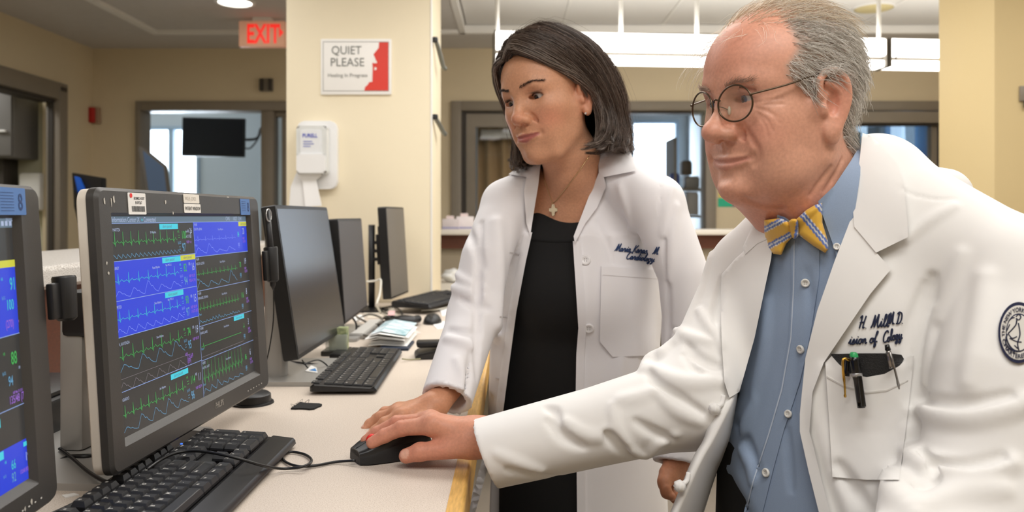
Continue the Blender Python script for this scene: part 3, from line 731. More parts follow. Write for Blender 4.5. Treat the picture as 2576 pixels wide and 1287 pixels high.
# --- monitor with the two column telemetry page
tA, mA, sA = big_monitor((-0.456, 0.910, 0.99), (-0.429, 1.408, 0.99), 'patient monitor in charcoal bezel with scratches, showing two columns of heart traces',
                         [(0.013, 0.312, 0.004, 0.012), (0.028, 0.310, 0.003, 0.016), (0.032, 0.314, 0.006, 0.013), (0.012, 0.232, 0.005, 0.005), (0.010, 0.244, 0.004, 0.005), (0.158, 0.316, 0.006, 0.008), (0.178, 0.302, 0.004, 0.006), (0.36, 0.330, 0.014, 0.003)], (-0.17, 0.10))
def screenA():
    x0, x1, y0, y1 = sA; Wd, Hd = x1-x0, y1-y0; fl = Flat(mA.fr)
    w0, w1, w2 = -0.0070, -0.0067, -0.0064
    X = lambda u: x0+Wd*u
    Yv = lambda v: y1-Hd*v
    fl.rect(x0, x1, y0, y1, E_dark, w0)
    dv = 0.524
    fl.rect(x0, x1, Yv(0.032), y1, E_head, w1)
    fl.text('t Information Center iX', X(0.002), Yv(0.026), 0.0088, E_wht, w2, 0.005, 0.8); fl.text('Connected', X(0.19), Yv(0.026), 0.0086, E_wht, w2, 0.01, 0.8)
    fl.rect(X(0.178), X(0.183), Yv(0.022), Yv(0.012), E_cyan, w2)
    fl.text('CWS', X(0.80), Yv(0.025), 0.009, E_wht, w2, 0.0, 0.8); fl.text('10/27  12:41', X(0.87), Yv(0.025), 0.009, E_wht, w2, 0.0, 0.8)
    rows = [(0.032, 0.205, 0), (0.205, 0.385, 1), (0.385, 0.55, 1), (0.55, 0.795, 0), (0.795, 1.0, 0)]
    for a, b, c in rows:
        if c: fl.rect(X(0), X(dv), Yv(b), Yv(a), E_blue, w1)
        fl.rect(X(0), X(dv), Yv(a)-0.0004, Yv(a)+0.0004, E_line, w2)
    rr = [(0.032, 0.225, 1), (0.225, 0.415, 0), (0.415, 0.61, 0), (0.61, 0.80, 0), (0.80, 1.0, 0)]
    for a, b, c in rr:
        if c: fl.rect(X(dv), X(1), Yv(b), Yv(a), E_blue, w1)
        fl.rect(X(dv), X(1), Yv(a)-0.0004, Yv(a)+0.0004, E_line, w2)
    fl.rect(X(dv)-0.0004, X(dv)+0.0004, y0, Yv(0.032), E_line, w2)
    for u, v, m2, ww in ((0.285, 0.038, E_cyan, 0.125), (0.29, 0.210, E_cyan, 0.125), (0.415, 0.208, E_yel, 0.108), (0.295, 0.388, E_cyan, 0.125), (0.30, 0.805, E_cyan, 0.12), (0.92, 0.034, E_yel, 0.08), (0.82, 0.613, E_cyan, 0.10)):
        fl.rect(X(u), X(u+ww), Yv(v+0.028), Yv(v), m2, w2)
        fl.text('alarm paused', X(u+0.02), Yv(v+0.020), 0.006, E_head, w2+0.0002, 0.0, 0.8)
    T = 0.00062
    g = lambda pts, m2, th=T: fl.line(pts, th, m2, w2)
    # left column
    data = [(0, 'D, MARITZA', '100', '97', '26', '0', E_grn, E_lb), (1, 'AUBREY', '82', '94', '16', '', E_grn2, E_pl), (2, 'E, PETER', '90', '97', '15', '', E_grn2, E_pl), (3, 'ON, KAYONDA', '74', '95', '19', '', E_grn, E_lb), (4, 'EDGARDO', '114', '96', '11', '', E_grn, E_lb)]
    for k, nm, a, b, c, d, e1, e2 in data:
        v0, v1 = rows[k][0], rows[k][1]; h = (v1-v0)*Hd
        if k == 3: h *= 0.72
        yt = Yv(v0)
        fl.text(nm, X(0.003), yt-0.21*h, 0.0054, E_wht, w2, 0.0, 0.72)
        fl.text(('SV Rhythm', 'Paced Rhythm', 'Sinus Rhythm', 'Sinus Rhythm', 'Atr Rhythm')[k], X(0.225), yt-0.30*h, 0.0042, E_wht, w2, 0.01, 0.8)
        if k in (1, 2): fl.text('Pair PVCs 5', X(0.31), yt-0.28*h, 0.0042, E_wht, w2, 0.01, 0.8)
        g(trace_ecg(X(0.004), X(0.40), yt-0.52*h, 0.26*h if k in (0, 3) else 0.20*h, (9, 7, 8, 7, 9)[k], seed=k), e1)
        g(trace_pleth(X(0.006), X(0.42), yt-0.93*h, (0.12, 0.22, 0.20, 0.34, 0.27)[k]*h*0.9, (17, 5, 8, 4, 5)[k], k+10, (0.1, 0.9, 0.15, 0.5, 0.5)[k]), e2)
        fl.text('HR', X(0.403), yt-0.32*h, 0.0052, e1, w2, 0.0, 0.8)
        for z in range(2): fl.rect(X(0.408), X(0.42), yt-(0.40+0.07*z)*h, yt-(0.385+0.07*z)*h, e1, w2)
        fl.text(a, X(0.432), yt-0.50*h, 0.0160, E_grn, w2, 0.01, 0.60)
        fl.text('SpO2', X(0.403), yt-0.66*h, 0.0052, e2, w2, 0.0, 0.8)
        for z in range(2): fl.rect(X(0.410), X(0.42), yt-(0.76+0.07*z)*h, yt-(0.745+0.07*z)*h, e2, w2)
        fl.text(b, X(0.432), yt-0.90*h, 0.0168, E_lb, w2, 0.01, 0.60)
        if d:
            fl.text('awRR', X(0.463), yt-0.32*h, 0.006, E_wht, w2, 0.0, 0.8); fl.text('26', X(0.493), yt-0.34*h, 0.0105, E_wht, w2, 0.0, 0.7)
            fl.text('etCO2', X(0.463), yt-0.48*h, 0.006, E_wht, w2, 0.0, 0.8); fl.text('0', X(0.494), yt-0.50*h, 0.0115, E_wht, w2, 0.0, 0.7)
            fl.text('NBP n/c', X(0.465), yt-0.66*h, 0.006, E_pur, w2, 0.0, 0.8)
        else:
            fl.text('RR', X(0.470), yt-0.34*h, 0.006, E_wht, w2, 0.0, 0.8)
            fl.text(c, X(0.490), yt-0.50*h, 0.0160, E_wht, w2, 0.0, 0.60)
            fl.text('NBP 08:39', X(0.468), yt-0.70*h, 0.006, E_pur, w2, 0.0, 0.75)
            fl.text(('', '90/64 (74)', '116/70 (85)', '', '')[k] or ' ', X(0.468), yt-0.84*h, 0.0065, E_pur, w2, 0.0, 0.75)
        if k == 3:
            g(trace_pleth(X(0.004), X(0.42), Yv(v1)+0.016*h, 0.22*h, 6, 5, 0.1), E_gry); fl.rect(X(0), X(dv-0.09), Yv(v0)-1.07*h, Yv(v0)-1.06*h, E_gry, w2)
            fl.text('ABP', X(0.405), yt-1.08*h, 0.006, E_pur, w2, 0.0, 0.8); fl.text('125/69', X(0.418), yt-1.2*h, 0.0095, E_pur, w2, 0.0, 0.7); fl.text('(89)', X(0.42), yt-1.32*h, 0.0095, E_pur, w2, 0.0, 0.7)
    # right column
    data = [('GRAFTA, KEVIN', '84', '20', E_pl, E_pl), ('NELSON, LESTER', '70', '19', E_grn, E_lb), ('BERNARD, STEPHEN', '116', '8', E_grn, E_lb), ('HARRIS, JAMES', '-?-', '3', E_grn, E_lb), ('HOWE, LARRY', '86', '6', E_grn, E_lb)]
    for k, (nm, a, c, e1, e2) in enumerate(data):
        v0, v1 = rr[k][0], rr[k][1]; h = (v1-v0)*Hd; yt = Yv(v0)
        fl.text('4540', X(dv+0.006), yt-0.11*h, 0.006, E_wht, w2, 0.0, 0.8)
        fl.text(nm, X(dv+0.004), yt-0.24*h, 0.0052, E_wht, w2, 0.0, 0.7)
        fl.text('Sinus Rhythm', X(dv+0.20), yt-0.26*h, 0.0045, E_wht, w2, 0.0, 0.8)
        if k == 3: g([(X(dv+0.004), yt-0.6*h), (X(dv+0.02), yt-0.6*h), (X(dv+0.022), yt-0.5*h), (X(dv+0.025), yt-0.68*h), (X(dv+0.03), yt-0.6*h), (X(0.88), yt-0.6*h)], e1, 0.0007); g([(X(dv+0.004), yt-0.9*h), (X(0.9), yt-0.9*h)], E_gry, 0.0006)
        else:
            g(trace_ecg(X(dv+0.004), X(0.885), yt-0.52*h, (0.10, 0.12, 0.16, 0, 0.42)[k]*h, (6, 10, 13, 1, 12)[k], seed=30+k), e1, 0.0005)
            g(trace_pleth(X(dv+0.004), X(0.885), yt-0.92*h, (0.2, 0.26, 0.08, 0, 0.16)[k]*h, (4, 4, 14, 1, 7)[k], 40+k, 0.6), e2, 0.0007)
        fl.text(a, X(0.905), yt-0.50*h, 0.0125, e1 if k else E_grn2, w2, 0.01, 0.55); fl.text(c, X(0.955), yt-0.42*h, 0.0150, E_wht, w2, 0.0, 0.55)
        fl.text('99', X(0.905), yt-0.86*h, 0.0125, e2, w2, 0.0, 0.55); fl.text('NBP', X(0.952), yt-0.60*h, 0.006, E_pur, w2, 0.0, 0.8); fl.text('126/70', X(0.952), yt-0.70*h, 0.006, E_pur, w2, 0.0, 0.75)
        fl.text('Pleth', X(dv+0.003), yt-0.70*h, 0.005, e2, w2, 0.0, 0.8)
    fl.build('screen_picture', tA, 'lit telemetry page with green and blue traces')
screenA()
def stickers(t, m, lst):
    for (name, x0, x1, y0, y1, base, col, rows) in lst:
        fr = m.fr
        o = prism(name, rrect(x0, x1, y0, y1, 0.0015, 3), 0.0002, 0.0009, fr, mat(base, srgb(*col), 0.55, noise=0.06, nscale=60), t)
        fl = Flat(fr)
        for (txt, tx, ty, sz, colr) in rows:
            if txt == '|bars':
                r = random.Random(3); x = tx
                while x < x1-0.004:
                    w = 0.0004+0.0005*r.random(); fl.rect(x, x+w, ty, ty+sz, mat('ink_black', srgb(20, 20, 22), 0.7), 0.0012); x += w+0.0004+0.0004*r.random()
            elif txt == '|dot':
                fl.poly([(tx+sz*math.cos(k*math.pi/8), ty+sz*math.sin(k*math.pi/8)) for k in range(16)], mat('ink_red', srgb(225, 40, 40), 0.6), 0.0014)
            elif txt == '|line': fl.rect(tx, tx+sz, ty, ty+0.0005, mat(colr[0], srgb(*colr[1]), 0.6), 0.0012)
            else: fl.text(txt, tx, ty, sz, mat(colr[0], srgb(*colr[1]), 0.6), 0.0012, 0.01, 0.75)
        if fl.f: fl.build('print', o)
INK = ('ink_black', (20, 20, 22)); PALE = ('ink_pale', (196, 190, 180)); NAVY = ('ink_navy', (30, 60, 110))
stickers(tA, mA, [
    ('asset_sticker', 0.066, 0.108, 0.303, 0.330, 'sticker_white', (232, 230, 226), [('|dot', 0.0725, 0.3265, 0.0030, None), ('BIOMED ASSET', 0.079, 0.3215, 0.0052, INK), ('B1097267', 0.082, 0.3160, 0.0052, INK), ('|bars', 0.073, 0.3065, 0.0070, None)]),
    ('paper_label', 0.213, 0.262, 0.3195, 0.3325, 'label_cream', (232, 226, 214), [('WC4S_CW21', 0.217, 0.3235, 0.0078, PALE)]),
    ('paper_label', 0.213, 0.265, 0.3055, 0.3185, 'label_white', (236, 232, 224), [('PATIENT WINDOW', 0.2155, 0.3095, 0.0072, INK)]),
    ('blue_sticker', 0.415, 0.455, 0.303, 0.330, 'sticker_blue', (78, 120, 180), [('|line', 0.419, 0.325-0.003*k, 0.018, NAVY) for k in range(6)]+[('8', 0.443, 0.309, 0.022, NAVY)])])

# --- the left neighbour, cropped by the frame
tB, mB, sB = big_monitor((-0.445, 0.356, 0.988), (-0.487, 0.856, 0.988), 'nearest patient monitor at the left edge of the picture, cut off by it', [(0.43, 0.010, 0.004, 0.006), (0.442, 0.012, 0.005, 0.008)], (-0.06, 0.12))
def screenB():
    x0, x1, y0, y1 = sB; Wd, Hd = x1-x0, y1-y0; fl = Flat(mB.fr); w0, w1, w2 = -0.0070, -0.0067, -0.0064
    X = lambda u: x0+Wd*u
    Yv = lambda v: y1-Hd*v
    fl.rect(x0, x1, y0, y1, E_dark, w0); fl.rect(x0, x1, Yv(0.035), y1, E_head, w1)
    for a, b in ((0.185, 0.44), (0.845, 1.0)): fl.rect(x0, x1, Yv(b), Yv(a), E_blue, w1)
    for a in (0.44, 0.71): fl.rect(x0, x1, Yv(a)-0.0004, Yv(a)+0.0004, E_line, w2)
    fl.rect(X(0.3), X(0.888), Yv(0.063), Yv(0.036), E_cyan, w2); fl.rect(X(0.5), X(0.885), Yv(0.185), Yv(0.158), E_cyan, w2); fl.rect(X(0.886), X(1), Yv(0.185), Yv(0.158), E_yel, w2)
    fl.rect(X(0.5), X(0.895), Yv(0.76), Yv(0.728), E_cyan, w2); fl.rect(X(0.5), X(0.90), Yv(0.877), Yv(0.847), E_cyan, w2); fl.rect(X(0.985), X(1), Yv(0.872), Yv(0.855), E_cyan, w2)
    def tx(s, px, py, hp, m2, sx=0.62, b=0.01):
        u, v = mB.uv(px, py); u2, v2 = mB.uv(px, py-hp); fl.text(s, u, v, (v2-v)/0.70, m2, w2, b, sx, 'c')
    for a in ((48, 727, 31, '91', E_grn2), (43, 777, 26, '100', E_grn2), (86, 757, 18, '26', E_wht), (84, 776, 14, '1', E_wht), (42, 822, 20, '(270)', E_pur), (72, 815, 16, '95/68', E_pur), (66, 745, 7, 'awRR', E_wht), (66, 770, 7, 'etCO2', E_wht),
              (22, 705, 8, 'HR', E_grn2), (26, 752, 8, 'SpO2', E_lb), (53, 913, 32, '88', E_grn), (45, 968, 25, '94', E_lb), (83, 947, 24, '10', E_wht), (63, 1007, 20, '135/48 (74)', E_pur), (62, 985, 7, 'NBP May 29, 2015', E_pur), (28, 893, 8, 'HR', E_grn), (28, 942, 8, 'SpO2', E_lb),
              (52, 1177, 24, '66', E_grn2), (86, 1154, 22, '19', E_wht), (53, 1209, 24, '92', E_lb), (78, 1185, 10, '132/68 (85)', E_pur), (32, 1165, 8, 'HR', E_grn2), (66, 925, 7, 'RR', E_wht), (30, 1200, 7, 'SpO2', E_lb), (48, 555, 10, '10/27/2015  12:41', E_wht)):
        tx(a[3], a[0], a[1], a[2], a[4])
    fl.line(trace_ecg(X(0.2), X(0.80), Yv(0.27), 0.03, 5, seed=2), 0.0009, E_lb, w2); fl.line(trace_ecg(X(0.2), X(0.83), Yv(0.565), 0.03, 5, seed=4), 0.0009, E_grn, w2)
    fl.line(trace_pleth(X(0.2), X(0.80), Yv(0.36), 0.02, 5, 3), 0.0009, E_lb, w2); fl.line(trace_pleth(X(0.2), X(0.84), Yv(0.64), 0.03, 6, 8), 0.0009, E_lb, w2)
    fl.line(trace_ecg(X(0.2), X(0.86), Yv(0.70), 0.02, 5, seed=12), 0.0009, E_grn, w2); fl.line(trace_pleth(X(0.2), X(0.86), Yv(0.95), 0.03, 5, 13), 0.0009, E_grn2, w2)
    for k in range(4): fl.rect(X(0.935+0.017*k), X(0.946+0.017*k), Yv(0.028), Yv(0.010), E_wht, w2)
    fl.build('screen_picture', tB, 'lit telemetry page with blue bands')
screenB()
stickers(tB, mB, [('blue_sticker', 0.418, 0.470, 0.304, 0.3315, 'sticker_blue', (78, 120, 180), [('|line', 0.423, 0.326-0.003*k, 0.024, NAVY) for k in range(7)]+[('8', 0.455, 0.309, 0.024, NAVY)])])

# pen holders clipped to the monitor sides
def pen_holder(m, v0, v1, label, off):
    fr = m.fr; W = m.W
    t = thing('pen_holder', fr.at(W+0.01, v0, 0), label, 'holder')
    box('clip_plate', W-0.004, W+0.018, v0+0.004, v1-0.006, 0.001, 0.009, M_bezel_b, t, 0.002, fr)
    lathe('tube', [(0, 0), (0.008, 0.0), (0.011, 0.003), (0.0125, v1-v0-0.002), (0.0115, v1-v0), (0.009, v1-v0), (0.009, 0.01), (0, 0.01)],
          Fr(fr.at(W+0.024, v0, 0.008), fr.u, fr.w, fr.v), M_bezel_b, t, 20)
    return t
pen_holder(mB, 0.187, 0.236, 'black pen holder clipped to the left monitor', 0)
pen_holder(mA, 0.182, 0.245, 'black pen holder with a pen on the scratched monitor side', 0)
fr = mA.fr
pn = thing('tethered_pen', fr.at(mA.W+0.022, 0.19, 0.008), 'black pen with metal key ring standing in the monitor pen holder', 'pen')
tube('barrel', [fr.at(mA.W+0.024, 0.168, 0.008), fr.at(mA.W+0.024, 0.176, 0.008), fr.at(mA.W+0.022, 0.25, 0.008), fr.at(mA.W+0.018, 0.312, 0.008)], [0.0012, 0.005, 0.006, 0.0055], M_black, pn, 12)
c = fr.at(mA.W+0.014, 0.302, 0.012)
tube('key_ring', [c+fr.u*0.0125*math.cos(k*math.pi/12)+fr.v*0.011*math.sin(k*math.pi/12) for k in range(24)], 0.0011, M_silver, pn, 6, True)
tube('cord', spline([fr.at(mA.W+0.026, 0.17, 0.008), fr.at(mA.W+0.032, 0.10, 0.0), fr.at(mA.W+0.02, 0.02, -0.02), fr.at(mA.W+0.0, -0.02, -0.06)], 6), 0.0012, M_cable, pn, 5)

# ---------------------------------------------------------------- ordinary monitors along the desk
def slim_monitor(near, far, tilt, H, label, bez, screen_mat, base=None, pole=None, thick=0.03):
    m = Mon(near, far, tilt, H); fr = m.fr; W = m.W
    t = thing('computer_monitor', (fr.at(W/2, 0, -0.08).x, fr.at(W/2, 0, -0.08).y, DZ), label, 'monitor')
    prism('case', rrect(0, W, 0, H, 0.006, 3), -thick, 0.0, fr, M_bezel_b, t, 0.0015)
    box('rear_bulge', W*0.2, W*0.8, H*0.2, H*0.8, -thick-0.02, -thick, M_bezel_b, t, 0.006, fr)
    box('screen', bez, W-bez, bez*1.2, H-bez, 0.0, 0.0006, screen_mat, t, 0, fr)
    if base:
        (x0, x1, y0, y1, cx, cy) = base
        prism('stand_base', rrect(x0, x1, y0, y1, 0.012), DZ, DZ+0.009, WORLD, M_silver_p, t, 0.0025)
        prof = rrect(cx-0.022, cx+0.022, cy-0.018, cy+0.018, 0.012)
        prism('stand_column', prof, DZ+0.009, DZ+0.30, WORLD, M_silver_p, t, 0.001)
    return t, m
M_scr_off = mat('screen_off', srgb(44, 43, 46), 0.24, spec=0.6)
M_scr_off2 = mat('screen_matte_grey', srgb(82, 80, 82), 0.5, spec=0.4)
M_scr_off3 = mat('screen_pale_grey', srgb(118, 112, 104), 0.55, spec=0.4)
slim_monitor((-0.432, 1.605, 1.000), (-0.428, 2.04, 1.000), math.radians(8.5), 0.317, 'tilted black monitor with a dark reflective screen beside the scratched monitor', 0.008, M_scr_off, (-0.66, -0.388, 1.59, 1.86, -0.492, 1.66))
slim_monitor((-0.441, 2.10, 1.005), (-0.454, 2.50, 1.005), math.radians(4), 0.28, 'second dark grey monitor, half hidden behind the tilted one', 0.007, M_scr_off2, (-0.66, -0.42, 2.15, 2.45, -0.52, 2.3))
tE, mE = slim_monitor((-0.4225, 2.78, 1.0), (-0.395, 3.04, 1.0), math.radians(3.5), 0.325, 'narrow grey monitor on a black pole mount beside the pillar', 0.006, M_scr_off3)
q = P(935, 0, 2.86)
tube('pole', [(q.x, 2.86, DZ), (q.x, 2.86, P(0, 565, 2.86).z)], 0.012, M_black, tE, 12)
lathe('pole_base', [(0, 0), (0.06, 0), (0.06, 0.008), (0.015, 0.014), (0, 0.014)], Fr((q.x, 2.86, DZ), (1, 0, 0), (0, 1, 0)), M_black, tE, 20)
box('mount_plate', 0.06, 0.17, 0.12, 0.23, -0.06, -0.05, M_black, tE, 0.004, mE.fr)
for z in (1.13, 1.16, 1.19): box('mount_arm', q.x, -0.44, 2.85, 2.875, z, z+0.012, M_black, tE, 0.002)

# ---------------------------------------------------------------- keyboards
KEYS = []   # (x, y, w, h, legend) in key units from the left, row 0 at the front
def layout():
    K = []
    r = [(1.25, 'Ctrl'), (1.25, 'Win'), (1.25, 'Alt'), (6.25, ''), (1.25, 'Alt'), (1.25, 'Fn'), (1.25, 'Menu'), (1.25, 'Ctrl')]
    rows = [(0, r), (1, [(2.25, 'Shift')]+[(1, c) for c in 'ZXCVBNM,./']+[(2.75, 'Shift')]), (2, [(1.75, 'Caps')]+[(1, c) for c in "ASDFGHJKL;'"]+[(2.25, 'Enter')]),
            (3, [(1.5, 'Tab')]+[(1, c) for c in 'QWERTYUIOP[]']+[(1.5, '\\')]), (4, [(1, c) for c in '`1234567890-=']+[(2, 'Back')])]
    for y, row in rows:
        x = 0
        for w, l in row: K.append((x, y, w, 1, l)); x += w
    x = 0
    for k, l in enumerate(['Esc']+['F%d' % i for i in range(1, 13)]):
        K.append(([0, 2, 3, 4, 5, 6.5, 7.5, 8.5, 9.5, 11, 12, 13, 14][k], 5.4, 1, 0.9, l))
    for y, ls in ((5.4, ('Prt', 'Scr', 'Pau')), (4, ('Ins', 'Hm', 'PgU')), (3, ('Del', 'End', 'PgD'))):
        for k, l in enumerate(ls): K.append((15.3+k, y, 1, 1 if y < 5 else 0.9, l))
    K += [(16.3, 1, 1, 1, '^'), (15.3, 0, 1, 1, '<'), (16.3, 0, 1, 1, 'v'), (17.3, 0, 1, 1, '>')]
    for y, ls in ((4, ('Num', '/', '*', '-')), (3, '789'), (2, '456'), (1, '123')):
        for k, l in enumerate(ls): K.append((18.6+k, y, 1, 1, l))
    K += [(18.6, 0, 2, 1, '0'), (20.6, 0, 1, 1, '.'), (21.6, 0, 1, 2, 'En'), (21.6, 2, 1, 2, '+')]
    return K
def keyboard(o, udir, W, Dp, label, keytop, front, slope, pitch=0.019, legends=True, parts=True, flat=False, extra=None):
    u = Vector(udir).normalized(); v = Vector((0, 0, 1)).cross(u)
    fr0 = Fr(o, u, v); fr = Fr(o, u, v*math.cos(slope)+Vector((0, 0, 1))*math.sin(slope))
    t = thing('keyboard', fr0.at(W/2, Dp/2, 0), label, 'keyboard')
    hb = 0.010 if flat else 0.013
    # body: side profile from front to back, bevelled
    prof = [(0.0, 0.002), (0.001, hb*0.55), (0.004, hb*0.8), (front-0.003, hb+0.001), (front, hb-0.001), (Dp-0.006, hb-0.001+Dp*math.sin(slope)), (Dp, hb-0.006+Dp*math.sin(slope)), (Dp, 0.002)]
    bm = bmesh.new(); rr = []
    for x, ins in ((0, 0.004), (0.004, 0.0), (W-0.004, 0.0), (W, 0.004)):
        rr.append([bm.verts.new(fr0.at(x, ins+(Dp-2*ins)*(a/Dp), b-(ins*0.4 if b > 0.005 else 0))) for a, b in prof])
    for A, B in zip(rr[:-1], rr[1:]):
        for k in range(len(prof)): bm.faces.new((A[k], A[(k+1) % len(prof)], B[(k+1) % len(prof)], B[k]))
    bm.faces.new(rr[0]); bm.faces.new(rr[-1][::-1])
    from_bm('body', bm, M_kb, t, auto=35)
    x0 = (W-22.6*pitch)/2; y0 = front+0.002
    cache = {}; fl = Flat(fr); allk = bmesh.new()
    for (x, y, w, h, l) in layout():
        kw, kh = w*pitch-0.0012, h*pitch-0.0012
        cx, cy = x0+x*pitch+kw/2, y0+y*pitch+kh/2
        kt = keytop if not flat else keytop*0.5
        tp = 0.0032 if not flat else 0.0012
        key = (w, h, parts)
        def shape(bm, f):
            a = [(-kw/2, -kh/2), (kw/2, -kh/2), (kw/2, kh/2), (-kw/2, kh/2)]; b = [(-kw/2+tp, -kh/2+tp), (kw/2-tp, -kh/2+tp), (kw/2-tp, kh/2-tp*0.5), (-kw/2+tp, kh/2-tp*0.5)]
            A = [bm.verts.new(f.at(p, q, 0)) for p, q in a]; Bm = [bm.verts.new(f.at(p*0.985, q*0.985, kt*0.35)) for p, q in a]
            B = [bm.verts.new(f.at(p, q, kt)) for p, q in b]; C = [bm.verts.new(f.at(p*0.86, q*0.86, kt+(-0.0004 if w < 3 else 0.0006))) for p, q in b]
            for R, S in ((A, Bm), (Bm, B), (B, C)):
                for k in range(4): bm.faces.new((R[k], R[(k+1) % 4], S[(k+1) % 4], S[k]))
            bm.faces.new(C)
        if parts:
            if key not in cache:
                bm = bmesh.new(); shape(bm, WORLD)
                me = bpy.data.meshes.new('key'); bmesh.ops.recalc_face_normals(bm, faces=bm.faces[:]); bm.to_mesh(me); bm.free(); me.materials.append(M_key); cache[key] = me
            ob = bpy.data.objects.new('key', cache[key]); COL.objects.link(ob)
            M = fr.m(); M.translation = fr.at(cx, cy, hb-0.0005); ob.matrix_world = M; 
            ob.parent = t; ob.matrix_parent_inverse = Matrix.Translation(-Vector(t.location))
        else:
            shape(allk, Fr(fr.at(cx, cy, hb-0.0005), fr.u, fr.v, fr.w))
        if legends and l:
            fl.text(l, cx-kw/2+tp+0.0012, cy+kh/2-tp-0.0048, 0.0062 if len(l) == 1 else 0.0040, M_legend, hb+kt+0.0002, 0.02, 0.9)
    if not parts:
        o2 = from_bm('keys', allk, M_key, t); o2['kind'] = 'stuff'
    else: allk.free()
    if fl.f: fl.build('key_legends', t, 'white letters on the keys')['kind'] = 'stuff'
    if extra: extra(t, fr, hb, W, Dp)
    return t
def leds(t, fr, hb, W, Dp):
    lathe('status_light', [(0, 0.0012), (0.0016, 0.001), (0.0018, 0)], Fr(fr.at(W-0.075, Dp-0.03, hb), fr.u, fr.v), mat('led_blue', srgb(60, 110, 255), 0.3, emit=srgb(50, 100, 255), estr=2.0), t, 8)
keyboard((-0.318, 0.712, DZ+0.004), (0, 1, 0), 0.462, 0.170, 'black full-size keyboard under the scratched patient monitor', 0.0085, 0.036, math.radians(3.5), extra=leds)
keyboard((-0.259, 1.518, DZ+0.004), (-0.011, 0.436, 0), 0.440, 0.127, 'black flat keyboard in front of the tilted black monitor', 0.006, 0.008, math.radians(3.0), 0.0187, legends=True, flat=True)
keyboard((D(1086, 790).x, D(1086, 792).y, DZ+0.02), (0.12, 0.43, 0), 0.43, 0.15, 'far black keyboard in the clutter near the pillar', 0.006, 0.01, math.radians(5), 0.0185, legends=False, parts=False)

# ---------------------------------------------------------------- computer mouse
nose = D(893, 1163); tail_dir = Vector((0.0905, 0.060, 0)).normalized()
mfr = Fr((nose.x, nose.y, DZ), tail_dir, Vector((0, 0, 1)).cross(tail_dir))     # u back along the body, v to the far side
ms = thing('computer_mouse', mfr.at(0.055, 0, 0), 'black computer mouse with a red wheel under the man\'s hand', 'mouse')
def mouse_shell(lo, hi, inset):
    bm = bmesh.new(); rings = []; NS, NA = 22, 16; L = 0.112
    for i in range(NS+1):
        s = i/NS; hw = (0.0225+0.0095*math.sin(min(1, s*1.15)*math.pi*0.75))*(1 if s < 0.9 else math.sqrt(max(0.05, 1-((s-0.9)/0.105)**2)))
        hw *= (0.80+0.2*min(1, s/0.1)); hgt = 0.017+0.0245*math.sin(math.pi*min(1, (s+0.02)/1.24))**1.3
        if s > 0.86: hgt *= math.sqrt(max(0.06, 1-((s-0.86)/0.15)**2))
        ring = []
        for k in range(NA+1):
            a = math.pi*k/NA; c, sn = math.cos(a), math.sin(a)
            y = hw*math.copysign(abs(c)**0.55, c); z = hgt*(abs(sn)**0.6)
            z = lo*hgt+(hi-lo)*z
            ring.append(bm.verts.new(mfr.at(L*s+(0.004 if abs(c) < 0.5 and s < 0.05 else 0)*0, y*(1-inset), 0.0015+z)))
        rings.append(ring)
    for A, B in zip(rings[:-1], rings[1:]):
        for k in range(NA): bm.faces.new((A[k], A[k+1], B[k+1], B[k]))
    for R in (rings[0], rings[-1]): bm.faces.new(R)
    bm.faces.new([r[0] for r in rings]+[r[-1] for r in rings[::-1]])
    return bm
from_bm('base_shell', mouse_shell(0.0, 0.92, 0.0), mat('mouse_black', srgb(22, 22, 24), 0.5), ms, auto=50)
from_bm('top_shell', mouse_shell(0.55, 1.0, 0.05), mat('mouse_top_black', srgb(26, 26, 28), 0.33), ms, auto=50)
tube('button_gap', [mfr.at(0.112*s, 0, 0.0015+0.017+0.0245*math.sin(math.pi*min(1, (s+0.02)/1.24))**1.3) for s in (0.01, 0.06, 0.1, 0.15, 0.2, 0.26, 0.32, 0.4)], 0.0007, M_black, ms, 6)
wf = Fr(mfr.at(0.026, 0, 0.0265), mfr.u, Vector((0, 0, 1)))
lathe('wheel', [(0, -0.0035), (0.0085, -0.0035), (0.0095, -0.002), (0.0095, 0.002), (0.0085, 0.0035), (0, 0.0035)], wf, mat('wheel_red', srgb(225, 38, 30), 0.4), ms, 20)
def dk_pts(lst): return [D(a, b, h) for a, b, h in lst]
cb = dk_pts([(893, 1158, 0.007), (845, 1161, 0.003), (795, 1170, 0.003), (750, 1172, 0.004), (717, 1160, 0.003), (711, 1143, 0.003), (735, 1136, 0.003), (768, 1143, 0.003), (784, 1158, 0.005), (765, 1172, 0.008), (722, 1178, 0.005), (690, 1176, 0.010)])+ \
     dk_pts([(655, 1169, 0.022), (590, 1150, 0.036), (520, 1136, 0.041), (470, 1134, 0.041), (430, 1143, 0.040), (398, 1160, 0.036), (370, 1180, 0.033)])
tag(tube('mouse_cable', spline(cb, 6), 0.0019, M_cable, None, 8), 'black mouse cable looping across the desk and keyboard', 'cable')

# ---------------------------------------------------------------- clutter
# frayed black hook-and-loop patch
a = [D(733, 1029), D(790, 1031), D(812, 1019), D(755, 1014)]
fpoly = []
for i in range(4):
    for k in range(6):
        q = a[i].lerp(a[(i+1) % 4], k/6); fpoly.append((q.x+random.uniform(-0.0012, 0.0012), q.y+random.uniform(-0.003, 0.003)))
t = thing('velcro_patch', D(772, 1024), 'small frayed black fabric patch lying on the pale desk', 'patch')
prism('patch', fpoly, DZ, DZ+0.003, WORLD, mat('velcro_black', srgb(24, 24, 24), 0.95, bump=0.6, bscale=700), t)
for k in range(7):
    q = a[3].lerp(a[2], k/14) if k % 2 else a[0].lerp(a[3], k/14)
    tube('thread', spline([q+Vector((0, 0, 0.002)), q+Vector((random.uniform(-.006, .006), random.uniform(.003, .012), 0.006)), q+Vector((random.uniform(-.01, .01), random.uniform(.004, .016), 0.001))], 3), 0.0003, M_cable, t, 4)
q = D(174, 1247)
